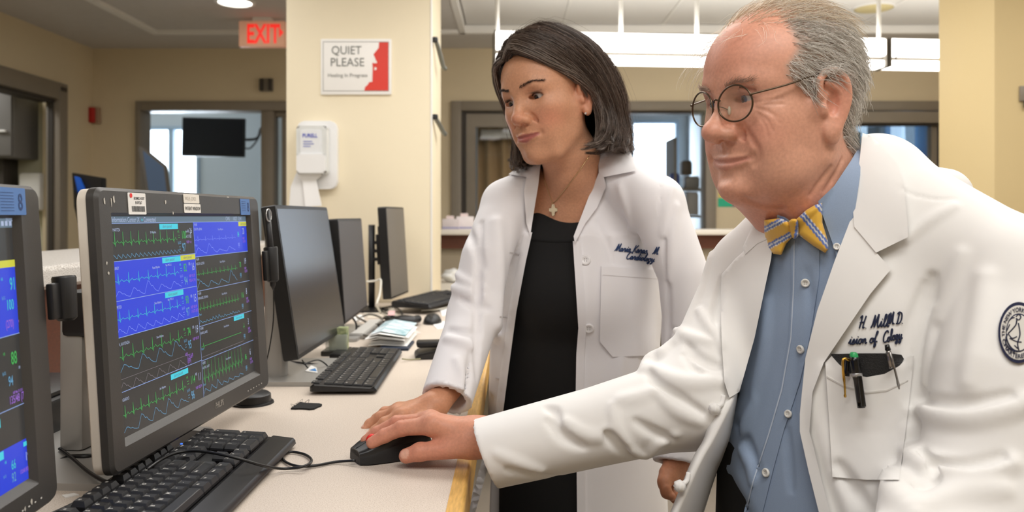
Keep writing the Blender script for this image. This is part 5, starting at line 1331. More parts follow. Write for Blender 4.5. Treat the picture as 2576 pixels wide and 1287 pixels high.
def ear_sdf(p, s, q):
    """s: side sign; q: ear dict(size, out)"""
    k = q.get('ear', 1.0); o = np.array([s*0.0735*q['w'], q.get('ear_y', 0.004), q.get('ear_z', 0.0)])
    def e(y, z, x=0.0): return tuple(o+np.array([s*(0.004+x), y*k, z*k]))
    d = cone(p, tuple(o+np.array([-s*0.012, 0.002, 0.0])), e(-0.006, 0.0, -0.004), 0.018*k, 0.012*k)
    a = math.radians(20)*s
    R = np.array([[math.cos(a), math.sin(a), 0], [-math.sin(a), math.cos(a), 0], [0, 0, 1]])
    d = smin(d, ell(p, e(-0.007, 0.003, 0.002), (0.0055, 0.0165*k, 0.029*k), R), 0.007)
    rim = spline([e(0.006, 0.010, 0.002), e(0.0075, 0.024, 0.004), e(-0.001, 0.0335, 0.006), e(-0.013, 0.0325, 0.0085), e(-0.0215, 0.022, 0.0105), e(-0.0225, 0.006, 0.0105), e(-0.017, -0.010, 0.008), e(-0.009, -0.021, 0.006), e(-0.003, -0.026, 0.003)], 3)
    conch = smin(ell(p, e(-0.006, 0.000, 0.0095), (0.0075, 0.0082*k, 0.0115*k), R), ell(p, e(-0.009, 0.016, 0.0105), (0.005, 0.0080*k, 0.012*k), R), 0.005)
    d = smax(d, -conch, 0.004)
    d = smin(d, chain(p, rim, [0.0038*k]*len(rim)), 0.0035)
    an = spline([e(-0.001, 0.022, 0.006), e(-0.0125, 0.014, 0.0085), e(-0.0145, 0.0, 0.008), e(-0.010, -0.012, 0.006)], 3)
    d = smin(d, chain(p, an, [0.0028*k]*len(an)), 0.004)
    d = smin(d, ell(p, e(-0.0055, -0.0245, 0.004), (0.0055, 0.0092*k, q.get('lobe', 0.0105)*k)), 0.007)
    d = smin(d, ell(p, e(0.0045, -0.004, 0.004), (0.0042, 0.0042, 0.0065)), 0.004)
    return d

def head_field(q):
    """q: proportions; local axes x right, y forward, z up, origin between the ears"""
    w = q['w']; MS = {}
    def f(p):
        p = np.ascontiguousarray(p, F32); S = (1, -1)
        ax = p.copy(); ax[:, 0] = np.abs(ax[:, 0])          # mirrored half: x >= 0
        d = ell(p, (0, -0.010, 0.048), (0.0755*w, 0.097, 0.088))
        d = smin(d, ell(p, (0, 0.038, 0.050), (0.063*w, q.get('brow_y', 0.058), 0.062)), 0.03)
        d = smin(d, ell(p, (0, 0.030, -0.018), (0.0615*w, 0.062, q.get('face_z', 0.078))), 0.03)
        jr = q.get('jaw', 0.018)
        d = smin(d, chain(ax, [(0.0565*w, 0.006, -0.015), (q.get('jaw_x', 0.050)*w, 0.006, q.get('jaw_z', -0.060)), (0.030*w, 0.052, -0.086), (0.0, 0.068, q.get('chin_z', -0.092))], [jr*0.85, jr, jr, jr]), 0.028)
        d = smin(d, ell(ax, (0.044*w, 0.050, -0.008), (0.021, 0.028, 0.020)), 0.022)                     # cheek bone
        d = smin(d, ell(ax, (q.get('cheek_x', 0.036)*w, 0.054, -0.042), q.get('cheek', (0.022, 0.028, 0.028))), 0.022)
        d = smin(d, ell(p, (0, q.get('chin_y', 0.070), q.get('chin_z', -0.092)+0.002), q.get('chin', (0.021, 0.019, 0.016))), 0.014)
        d = smin(d, ell(p, (0, 0.066, -0.055), (0.030, 0.025, 0.026)), 0.018)                            # muzzle
        if 'jowl' in q: d = smin(d, ell(ax, q['jowl'][0], q['jowl'][1]), 0.02)
        if 'under' in q: d = smin(d, ell(p, q['under'][0], q['under'][1]), 0.02)
        d = smin(d, chain(ax, [(0.010, 0.085, 0.0345), (0.030, 0.0835, 0.0385), (0.048*w, 0.066, 0.034)], [0.0075, 0.0075, 0.006]), 0.016)  # brow ridge
        d = smax(d, -ell(ax, (0.033, 0.100, 0.0165), (0.0175, 0.0165, 0.0125)), 0.014)                   # eye sockets
        # nose
        ny, nz, nr = q.get('nose_y', 0.110), q.get('nose_z', -0.0165), q.get('nose_r', 0.0120)
        d = smin(d, chain(p, [(0, 0.083, 0.030), (0, 0.092+q.get('bump', 0), 0.008), (0, ny-0.004, nz+0.004)], [0.0070, 0.0080, 0.0095]), 0.011)
        d = smin(d, ell(p, (0, ny-0.003, nz-0.0005), (nr*1.05, nr, nr*0.92)), 0.007)
        d = smin(d, ell(ax, (0.0125*q.get('ala', 1.0), ny-0.0165, nz-0.004), (0.0075*q.get('ala', 1.0), 0.0115, 0.0085)), 0.006)
        d = smin(d, cone(p, (0, ny-0.010, nz-0.009), (0, 0.085, -0.036), 0.0045, 0.006), 0.008)
        d = smax(d, -ell(ax, (0.0075, ny-0.0125, nz-0.0125), (0.0040, 0.0065, 0.0040)), 0.003)           # nostrils
        d = smax(d, -cone(ax, (0.0205*q.get('ala', 1.0), ny-0.019, nz+0.006), (0.0205*q.get('ala', 1.0), ny-0.026, nz-0.008), 0.0010, 0.0012), 0.005)
        # eyeball with lids
        ex, ey, ez = q['eye']
        lid = sph(ax, (ex, ey, ez), 0.0138)
        d = smin(d, lid, 0.005)
        d = smin(d, chain(ax, [(ex-0.013, ey+0.009, ez+0.003), (ex, ey+0.0125, ez+q['open']+0.0045), (ex+0.0145, ey+0.006, ez+0.002)], [0.0022, 0.0028, 0.0022]), 0.003)
        slit = ell(ax, (ex-0.0004, ey+0.0135, ez-0.0005), (q.get('slit', 0.0133), 0.012, q['open']))
        slit = np.maximum(slit, -sph(ax, (ex, ey, ez), 0.0121))
        d = smax(d, -slit, 0.0012)
        d = smax(d, -chain(ax, [(ex-0.010, ey+0.0125, ez+q['open']+0.0085), (ex, ey+0.0148, ez+q['open']+0.0105), (ex+0.015, ey+0.008, ez+0.008)], [0.0012, 0.0016, 0.0012]), 0.004)   # lid crease
        # mouth: lips and the cut between them follow the skin found beforehand
        if MS:
            mz, mw = q['mouth'][0], q['mouth'][2]; mu = q.get('smile', 0.003); ul, ll = q.get('ulip', 0.0048), q.get('llip', 0.0055); X = MS['x']; Yc = MS['y']
            zc = [mz+mu*(x/mw)**2 for x in X]; n = len(X)
            tap = [math.sqrt(max(0.03, 1-(x/(mw*1.02))**2)) for x in X]
            d = smin(d, chain(ax, [(X[i], Yc[i]-0.0006, zc[i]+0.0046*tap[i]+0.0006*math.sin(3.1*min(1, X[i]/0.012))) for i in range(n)], [ul*t for t in tap]), 0.0035)
            d = smin(d, chain(ax, [(X[i], Yc[i]-0.0012, zc[i]-0.0054*tap[i]) for i in range(n)], [ll*t for t in tap]), 0.0035)
            d = smax(d, -chain(ax, [(X[i], Yc[i]+0.0026*tap[i]+0.0004, zc[i]) for i in range(n)]+[(mw+0.004, MS['ye'], zc[-1]+0.001)], [0.0021]*n+[0.0012]), 0.0018)
            d = smax(d, -ell(ax, (mw+0.005, MS['ye']+0.003, mz+mu), (0.004, 0.0055, 0.0055)), 0.006)
            d = smax(d, -ell(p, (0, Yc[0]+0.0095, mz-0.0185), (0.017, 0.0085, 0.0055)), 0.009)
            d = smax(d, -cone(p, (0, Yc[0]+0.0035, mz+0.012), (0, Yc[0]+0.0035, mz+0.023), 0.0028, 0.0022), 0.005)
        nl = q.get('naso', 0.0025); mz, _, mw = q['mouth']
        if nl > 0: d = smax(d, -chain(ax, [(0.0225, 0.0885, nz+0.002), (0.029, 0.0800, -0.034), (mw+0.0105, 0.0690, mz+0.002)], [nl*0.6, nl, nl*0.6]), 0.008)
        # ears
        for s in S: 
            m = (p[:, 0]*s > 0.03) & (np.abs(p[:, 1]) < 0.06) & (np.abs(p[:, 2]) < 0.07)
            if m.any(): d[m] = smin(d[m], ear_sdf(p[m], s, q), 0.004)
        # neck and what lies below
        for a, b, ra, rb, k in q['neck']: d = smin(d, cone(p, a, b, ra, rb), k)
        for c, r, k in q.get('more', []): d = smin(d, ell(p, c, r), k)
        return d
    mz, my, mw = q['mouth']; X = [0, 0.3*mw, 0.55*mw, 0.8*mw, mw]
    def skin_y(x):
        ys = np.linspace(0.13, 0.03, 400); v = f(np.array([(x, y, mz+q.get('smile', 0.003)*(x/mw)**2) for y in ys], F32)); k = int(np.argmax(v < 0)); return float(ys[k])
    Yc = [skin_y(x) for x in X]; ye = skin_y(mw+0.004); MS.update(x=X, y=Yc, ye=ye)
    return f

def skin_front(f, B):
    """put points on the skin straight behind their (x, z)"""
    ys = np.linspace(0.125, 0.03, 120); q = np.repeat(B[:, None, :], 120, 1); q[..., 1] = ys
    v = chunks(f, q.reshape(-1, 3).astype(F32)).reshape(len(B), 120); k = np.argmax(v < 0.0003, 1); B = B.copy(); B[:, 1] = ys[k]
    return B
def sstep(x, a, b): t = np.clip((x-a)/(b-a), 0, 1); return t*t*(3-2*t)
def blob(p, c, r): return np.exp(-(((p-A3(c))/A3(r))**2).sum(1))
def skin_cols(p, q, base, lip, blush, brow=None):
    ax = p.copy(); ax[:, 0] = np.abs(ax[:, 0]); c = np.zeros((len(p), 3))+np.array(base[:3])
    def mix(m, col): nonlocal c; c = c*(1-m[:, None])+np.array(col[:3])*m[:, None]
    mz, my, mw = q['mouth']
    mix(0.55*blob(ax, (0.042, 0.065, -0.025), (0.024, 0.03, 0.022)), blush); mix(0.45*blob(p, (0, 0.112, -0.018), (0.014, 0.02, 0.014)), blush)
    mix(0.5*blob(ax, (0.078, -0.008, 0.005), (0.02, 0.024, 0.04)), blush)
    s = np.clip(ax[:, 0]/mw, 0, 1.3); zc = mz+q.get('smile', 0.003)*s**2
    up = (1-sstep(p[:, 2], zc+0.0050*(1-s*0.7), zc+0.0072*(1-s*0.7)+0.001)); lo = sstep(p[:, 2], zc-0.0112*(1-s*0.75)-0.001, zc-0.0086*(1-s*0.75))
    m = up*lo*(1-sstep(s, 0.92, 1.08))*(p[:, 1] > 0.06)*q.get('lipmix', 0.9)
    mix(m, lip)
    ex, ey, ez = q['eye']
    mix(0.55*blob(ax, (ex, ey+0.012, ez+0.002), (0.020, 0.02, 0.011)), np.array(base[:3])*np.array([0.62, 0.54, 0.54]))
    mix(0.85*blob(ax, (ex+0.001, ey+0.0135, ez+q['open']+0.0012), (0.0125, 0.012, 0.0016))*q.get('liner', 0.6), (0.02, 0.012, 0.01))
    return c

def eyeball(name, pose, q, s, gaze, parent, iris):
    ex, ey, ez = q['eye']; g = np.array(gaze, float); g /= np.linalg.norm(g)
    u = np.cross(g, (0, 0, 1)); u /= np.linalg.norm(u); v = np.cross(u, g)
    R = 0.0127; V = []; Q = []; cols = []; NR, NA = 24, 28
    for i in range(NR+1):
        t = math.pi*i/NR
        for k in range(NA):
            a = 2*math.pi*k/NA; d = g*math.cos(t)+(u*math.cos(a)+v*math.sin(a))*math.sin(t)
            r = R+(0.0008 if t < 0.42 else 0)*max(0, math.cos(t/0.42*math.pi/2)); V.append((s*ex, ey, ez)+d*r)
            cols.append((0.004, 0.004, 0.004) if t < 0.20 else (iris if t < 0.50 else (0.46, 0.41, 0.38)))
    for i in range(NR):
        for k in range(NA): a = i*NA+k; b = i*NA+(k+1) % NA; Q.append((a, b, b+NA, a+NA))
    W = pose.w(np.array(V))
    return mesh_np(name, W, np.array(Q)[:, ::-1], mat('eye_surface', rough=0.08, attr='col', spec=0.7), parent, True, None, np.array(cols))

def strands(name, curves, radii, material, parent, nseg=None, sides=3, label=None, cols=None):
    """hair locks as one mesh of thin three-sided tubes; curves (n, m, 3)"""
    C = np.asarray(curves, float); n, m, _ = C.shape
    T = np.gradient(C, axis=1); T /= np.linalg.norm(T, axis=2)[..., None]+1e-9
    up = np.array([0.31, 0.22, 0.92]); A = np.cross(T, up); A /= np.linalg.norm(A, axis=2)[..., None]+1e-9; Bn = np.cross(T, A)
    r = np.asarray(radii, float)
    if r.ndim == 1: r = r[:, None]*np.linspace(1, 0.35, m)[None]
    V = np.stack([C+(A*math.cos(2*math.pi*k/sides)+Bn*math.sin(2*math.pi*k/sides))*r[..., None] for k in range(sides)], 2)   # n,m,sides,3
    base = np.arange(n)[:, None, None]*(m*sides)+np.arange(m-1)[None, :, None]*sides
    k = np.arange(sides)[None, None]; k2 = (k+1) % sides
    Q = np.stack([base+k, base+k2, base+sides+k2, base+sides+k], -1).reshape(-1, 4)
    cc = None
    if cols is not None: cc = np.repeat(np.asarray(cols), m*sides, axis=0)
    return mesh_np(name, V.reshape(-1, 3), Q, material, parent, True, label, cc)
# ================================================================ the older man: head
MP = Pose((0.3434, 1.009, EYE+0.132), 66.6, 5.6, 1.1, 1.0)
def ml(px, py, Y): return tuple(MP.l(np.array(tuple(P(px, py, Y))))[0])
MQ = dict(w=1.03, eye=(0.0300, 0.0730, 0.0175), open=0.0044, mouth=(-0.0570, 0.0975, 0.035), smile=0.0040, jaw=0.022, jaw_x=0.053, jaw_z=-0.058, chin_z=-0.0905, chin_y=0.078, chin=(0.025, 0.0235, 0.019),
          cheek=(0.026, 0.030, 0.034), cheek_x=0.040, jowl=((0.037, 0.042, -0.074), (0.028, 0.032, 0.028)), under=((0, 0.012, -0.106), (0.050, 0.050, 0.027)),
          nose_y=0.113, nose_z=-0.019, nose_r=0.0138, ala=1.15, bump=0.002, ear=1.20, ear_y=0.010, ear_z=-0.001, lobe=0.0125, ulip=0.0036, llip=0.0048, naso=0.0034, lipmix=0.45, liner=0.35, face_z=0.084,
          neck=[((0, -0.005, -0.03), (0.0, -0.045, -0.13), 0.060, 0.066, 0.035), ((0, -0.035, -0.11), ml(2150, 640, 1.04), 0.066, 0.066, 0.03), ((0, 0.000, -0.095), ml(2105, 610, 1.03), 0.050, 0.052, 0.03)])
man_hf = head_field(MQ)
def man_face_detail(f):
    L = lambda px: np.array(px)
    def world_f(p): return f(MP.l(p).astype(F32))
    g = strokes(world_f, [
        ([(1868, 313), (1888, 345), (1905, 375), (1908, 398), (1898, 415)], -0.0024, 0.1, 0.006),      # cheek fold
        ([(1902, 282), (1928, 300), (1945, 330)], -0.0007, -0.3, 0.0025), ([(1897, 270), (1930, 277), (1960, 295)], -0.0007, -0.3, 0.0025), ([(1908, 292), (1925, 315), (1932, 345)], -0.0007, -0.3, 0.0025),
        ([(1897, 258), (1935, 252), (1968, 245)], -0.0007, -0.3, 0.0025), ([(1900, 264), (1935, 262), (1972, 262)], -0.0006, -0.3, 0.0025), ([(1905, 274), (1940, 286), (1965, 312)], -0.0006, -0.3, 0.0025),
        ([(1875, 500), (1915, 518), (1965, 525)], -0.0016, 0.0, 0.008),
        ([(2090, 420), (2060, 460), (2040, 490)], -0.0010, -0.3, 0.005), ([(2120, 400), (2100, 440), (2075, 480)], -0.0009, -0.3, 0.005),
    ])
    return g
man_wf = man_face_detail(man_hf)
SKIN_M = srgb(220, 164, 138); BLUSH_M = srgb(212, 126, 106); LIP_M = srgb(186, 112, 102)
M_skin = mat('skin', rough=0.48, attr='col', noise=0.10, nscale=260, bump=0.12, bscale=900, bdist=0.0006, sss=0.12, spec=0.45)
lo, hi = MP.o-np.array([0.20, 0.18, 0.30]), MP.o+np.array([0.20, 0.18, 0.18])
HV, HQ = sculpt(man_wf, lo, hi, 0.0021, 2)
HL = MP.l(HV).astype(F32)
mc = skin_cols(HL, MQ, SKIN_M, LIP_M, BLUSH_M)
# sun-reddened forehead and neck
m_ = (0.45*blob(HL, (0, 0.07, 0.075), (0.06, 0.06, 0.045))+0.35*sstep(-HL[:, 2], 0.07, 0.12))[:, None]; mc = mc*(1-m_)+np.array(BLUSH_M[:3])*m_
man_parts = [(HV, HQ, mc)]

# scalp under the hair is grey; mask says where hair grows
def man_mask(L):
    y, z, ax = L[:, 1], L[:, 2], np.abs(L[:, 0])
    lim = np.interp(z, [-0.075, -0.05, -0.03, -0.012, 0.0, 0.02, 0.035, 0.05, 0.07, 0.095, 0.12], [-0.06, -0.045, -0.034, -0.03, 0.0, 0.030, 0.050, 0.052, 0.036, 0.036, 0.030])
    m = 1-sstep(y, lim-0.006, lim+0.008)
    m *= sstep(z, -0.062, -0.045)
    ear = (np.abs(y+0.0) < 0.030) & (z < 0.042) & (ax > 0.060) & (y < 0.022); m[ear] *= (z[ear] > 0.034)
    return m
def man_top(L):   # thin hair over the crown
    return sstep(L[:, 2], 0.095, 0.115)*(1-sstep(L[:, 1], 0.055, 0.085))
mm = man_mask(HL); tp = man_top(HL)
g_ = (0.85*mm*(1-0.65*tp))[:, None]; mc = mc*(1-g_)+np.array(srgb(168, 154, 142)[:3])*g_
man_parts = [(HV, HQ, mc)]

def grow(hf, pose, roots, dirf, length, nseg, lift, rng, clump=0.0):
    """combed hair: strands creep over the head field along dirf, lifted off it"""
    n = len(roots); p = roots.copy(); out = [p.copy()]; seg = length/nseg
    nz = rng.normal(0, 1, (n, 3))*0.30
    for i in range(nseg):
        g = grad(hf, p.astype(F32), 0.003); g /= np.linalg.norm(g, axis=1)[:, None]+1e-9
        d = dirf(p)+nz; d -= g*(d*g).sum(1)[:, None]*0.85; d /= np.linalg.norm(d, axis=1)[:, None]+1e-9
        up = lift*(1.0-i/nseg*1.1); p = p+seg[:, None]*(d+g*np.array(up).reshape(-1, 1) if np.ndim(up) else d+g*up)
        dd = hf(p.astype(F32)); low = dd < 0.0012; p[low] += g[low]*(0.0016-dd[low])[:, None]
        nz = nz*0.9+rng.normal(0, 1, (n, 3))*0.10
        out.append(p.copy())
    return np.stack(out, 1)
def sample_faces(V, Q, wt, n, rng):
    a = V[Q]; c = a.mean(1); ar = np.linalg.norm(np.cross(a[:, 1]-a[:, 0], a[:, 3]-a[:, 0]), axis=1)*wt; ar = np.clip(ar, 0, None); pr = ar/ar.sum()
    i = rng.choice(len(Q), n, p=pr); u, v = rng.random((n, 1)), rng.random((n, 1)); q = a[i]
    return (q[:, 0]*(1-u)+q[:, 1]*u)*(1-v)+(q[:, 3]*(1-u)+q[:, 2]*u)*v
def man_hair(parent):
    rng = np.random.default_rng(3)
    fm = mm[HQ].mean(1); ft = tp[HQ].mean(1)
    M_hair = mat('grey_hair', rough=0.42, attr='col', spec=0.5)
    C, R, K = [], [], []
    def batch(wt, n, dirf, ln, lift, cols, r):
        roots = sample_faces(HL, HQ, wt, n, rng)
        c = grow(man_hf, MP, roots, dirf, rng.uniform(ln[0], ln[1], n), 8, rng.uniform(lift[0], lift[1], (n, 1)), rng)
        C.append(c); R.append(rng.uniform(r[0], r[1], n)); t = rng.random(n); cl = np.array([srgb(*x)[:3] for x in cols]); K.append(cl[rng.integers(0, len(cl), n)]*(0.98+0.35*t[:, None]))
    def d_side(p):
        d = np.zeros_like(p); d[:, 1] = -0.85; d[:, 2] = -0.45-0.6*sstep(-p[:, 1], 0.0, 0.08); d[:, 0] = np.sign(p[:, 0])*0.1
        temple = sstep(p[:, 1], 0.0, 0.03)*(1-sstep(p[:, 2], 0.03, 0.06)); d[:, 2] -= temple*0.35
        return d
    def d_top(p):
        d = np.zeros_like(p); d[:, 1] = -0.9; d[:, 0] = -0.35; d[:, 2] = -0.1; return d
    grey = [(190, 184, 174), (206, 200, 192), (164, 156, 146), (222, 218, 210), (238, 234, 228)]
    batch(fm*(1-0.7*ft), 5600, d_side, (0.016, 0.034), (0.25, 0.8), grey, (0.00030, 0.00050))
    batch(ft*0.8+0.25*ft*fm, 1150, d_top, (0.030, 0.055), (0.2, 0.6), [(206, 188, 162), (222, 210, 190), (190, 170, 144), (236, 228, 214)], (0.00022, 0.00036))
    # wisps over the far temple
    L = HL[HQ].mean(1); wisp = np.exp(-(((L-np.array([0.045, 0.070, 0.085]))/np.array([0.02, 0.02, 0.02]))**2).sum(1))
    def d_w(p):
        d = np.zeros_like(p); d[:, 0] = 0.5; d[:, 1] = 0.35; d[:, 2] = -0.75; return d
    batch(wisp, 45, d_w, (0.03, 0.055), (0.5, 1.0), [(216, 206, 190), (236, 230, 220)], (0.00022, 0.00032))
    fw = np.exp(-(((L-np.array([-0.01, 0.075, 0.105]))/np.array([0.05, 0.03, 0.02]))**2).sum(1))
    def d_f(p):
        d = np.zeros_like(p); d[:, 0] = -0.6*np.sin(p[:, 1]*120); d[:, 1] = 0.2; d[:, 2] = -0.5; return d
    batch(fw, 40, d_f, (0.02, 0.05), (0.3, 0.9), [(236, 226, 210)], (0.00014, 0.0002))
    C, R, K = np.concatenate(C), np.concatenate(R), np.concatenate(K)
    W_ = MP.w(C.reshape(-1, 3)).reshape(C.shape)
    strands('hair', W_, R, M_hair, parent, cols=K, label='short thinning grey hair combed back')['kind'] = 'stuff'
    # eyebrows
    ex, ey, ez = MQ['eye']; B = []
    for s in (1, -1):
        for k in range(110):
            t = rng.random(); x = s*(0.013+0.036*t); z = 0.0335+0.004*math.sin(t*2.6)+rng.normal(0, 0.0016)
            B.append((x, 0, z))
    B = skin_front(man_hf, np.array(B))
    def d_b(p):
        d = np.zeros_like(p); d[:, 0] = np.sign(p[:, 0])*0.8; d[:, 2] = 0.25; return d
    c = grow(man_hf, MP, B, d_b, rng.uniform(0.006, 0.011, len(B)), 5, 0.5, rng)
    for h in (c[:len(c)//2], c[len(c)//2:]): strands('eyebrow', MP.w(h.reshape(-1, 3)).reshape(h.shape), rng.uniform(0.0002, 0.0003, len(h)), mat('brow_grey', srgb(178, 150, 132), 0.6), parent)['kind'] = 'stuff'

def man_glasses():
    e0 = MP.l(np.array([[0, 0, EYE]]))[0]
    def on_plane(px, py, y):
        d = MP.l(np.array([tuple(P(px, py, 1.0))]))[0]-e0; t = (y-e0[1])/d[1]; return e0+d*t
    t = thing('eyeglasses', MP.w(np.array([[0, 0.1, 0.012]]))[0], 'round brown metal eyeglasses on the older man\'s face', 'glasses')
    M_rim = mat('rim_bronze', srgb(92, 76, 60), 0.3, metal=0.8); M_lens = mat('spectacle_lens', srgb(205, 196, 226), 0.0, trans=1.0, alpha=0.15, spec=0.8)
    W1 = lambda v: Vector(MP.w(np.array([v]))[0].tolist())
    cn, cf = on_plane(1849, 262, 0.1015), on_plane(1767, 277, 0.1015)
    for c, sx in ((cn, -1), (cf, 1)):
        rx, rz = 0.0262, 0.0212; a = math.radians(9)*(-sx)
        def pt(th, k=1.0):
            x, z = rx*math.cos(th)*k, rz*math.sin(th)*k*(1.0+0.05*math.sin(th)); return W1((c[0]+x*math.cos(a), c[1]+x*math.sin(a)-0.0, c[2]+z))
        ring = [pt(2*math.pi*i/48) for i in range(48)]
        tube('rim', ring, 0.00115, M_rim, t, 8, True)
        mk('lens', [pt(0, 0)]+[pt(2*math.pi*i/48, 0.97) for i in range(48)], [(0, i+1, (i+1) % 48+1) for i in range(48)], M_lens, t, True)
        pad = W1((c[0]-sx*0.0185, c[1]-0.006, c[2]-0.006))
        bm = bmesh.new(); bmesh.ops.create_uvsphere(bm, u_segments=10, v_segments=8, radius=1.0)
        for v in bm.verts: v.co = pad+Vector((v.co.x*0.0022, v.co.y*0.0022, v.co.z*0.0055))
        from_bm('nose_pad', bm, mat('pad_clear', srgb(226, 214, 190), 0.3, alpha=0.8), t, True)
        tube('pad_arm', spline([pad, W1((c[0]-sx*0.022, c[1]-0.001, c[2]-0.002)), pt(math.pi if sx > 0 else 0)], 4), 0.0006, M_rim, t, 6)
        hx = c[0]+sx*rx*math.cos(a); hy = c[1]-0.0045
        hinge = W1((hx+sx*0.001, hy, c[2]+0.009)); ear = W1((sx*0.0815, 0.012, 0.0375)); mid = W1((sx*0.0745, 0.060, c[2]+0.016))
        tube('temple', spline([pt(math.radians(22 if sx > 0 else 158)), hinge, mid, ear, W1((sx*0.083, -0.012, 0.030)), W1((sx*0.080, -0.022, 0.008))], 6), 0.0012, M_rim, t, 8)
    cm = (cn+cf)/2
    tube('bridge', spline([W1((cf[0]-0.0250, cf[1]+0.001, cf[2]+0.0065)), W1((cm[0], cm[1]+0.004, cm[2]+0.009)), W1((cn[0]+0.0250, cn[1]+0.001, cn[2]+0.0065))], 6), 0.0011, M_rim, t, 8)
# ================================================================ the woman: head
WP = Pose((0.0733, 1.4649, EYE+0.2018), 41.4, 8.2, -7.2, 0.96)
def wl(px, py, Y): return tuple(WP.l(np.array(tuple(P(px, py, Y))))[0])
WQ = dict(w=0.95, eye=(0.0315, 0.0670, 0.0165), open=0.0054, slit=0.0150, mouth=(-0.0530, 0.0955, 0.0268), smile=0.0020, jaw=0.0160, jaw_x=0.043, jaw_z=-0.054, chin_z=-0.0875, chin=(0.016, 0.018, 0.015),
          cheek=(0.018, 0.026, 0.026), cheek_x=0.034, nose_y=0.110, nose_z=-0.0185, nose_r=0.0102, ala=0.92, bump=0.003, ear=0.98, lobe=0.0095, ear_y=0.002, ulip=0.0035, llip=0.0050, naso=0.0016, lipmix=0.95, liner=1.0,
          neck=[((0, -0.010, -0.04), (0.0, -0.035, -0.12), 0.046, 0.048, 0.03), ((0, -0.03, -0.10), wl(1445, 500, 1.54), 0.048, 0.060, 0.03)],
          more=[])
wom_hf = head_field(WQ)
SKIN_W = srgb(214, 158, 124); BLUSH_W = srgb(208, 122, 98); LIP_W = srgb(178, 102, 94)
def wom_chest(p):
    d = ell(p, P(1432, 640, 1.60), (0.150, 0.105, 0.165), WR3); d = smin(d, cone(p, P(1330, 470, 1.56), P(1560, 465, 1.54), 0.035, 0.04), 0.05); return d
_a = math.radians(24); WR = np.array([[math.cos(_a), -math.sin(_a), 0], [-math.sin(_a), -math.cos(_a), 0]]); WR3 = np.vstack([WR, [[0, 0, 1]]])
def wom_wf(p): return smin((wom_hf(WP.l(p).astype(F32))*0.96).astype(F32), wom_chest(p), 0.025)
lo, hi = WP.o-np.array([0.24, 0.18, 0.36]), WP.o+np.array([0.24, 0.20, 0.16])
WV, WQd = sculpt(wom_wf, lo, hi, 0.0024, 2)
WL = WP.l(WV).astype(F32)
wc = skin_cols(WL, WQ, SKIN_W, LIP_W, BLUSH_W)

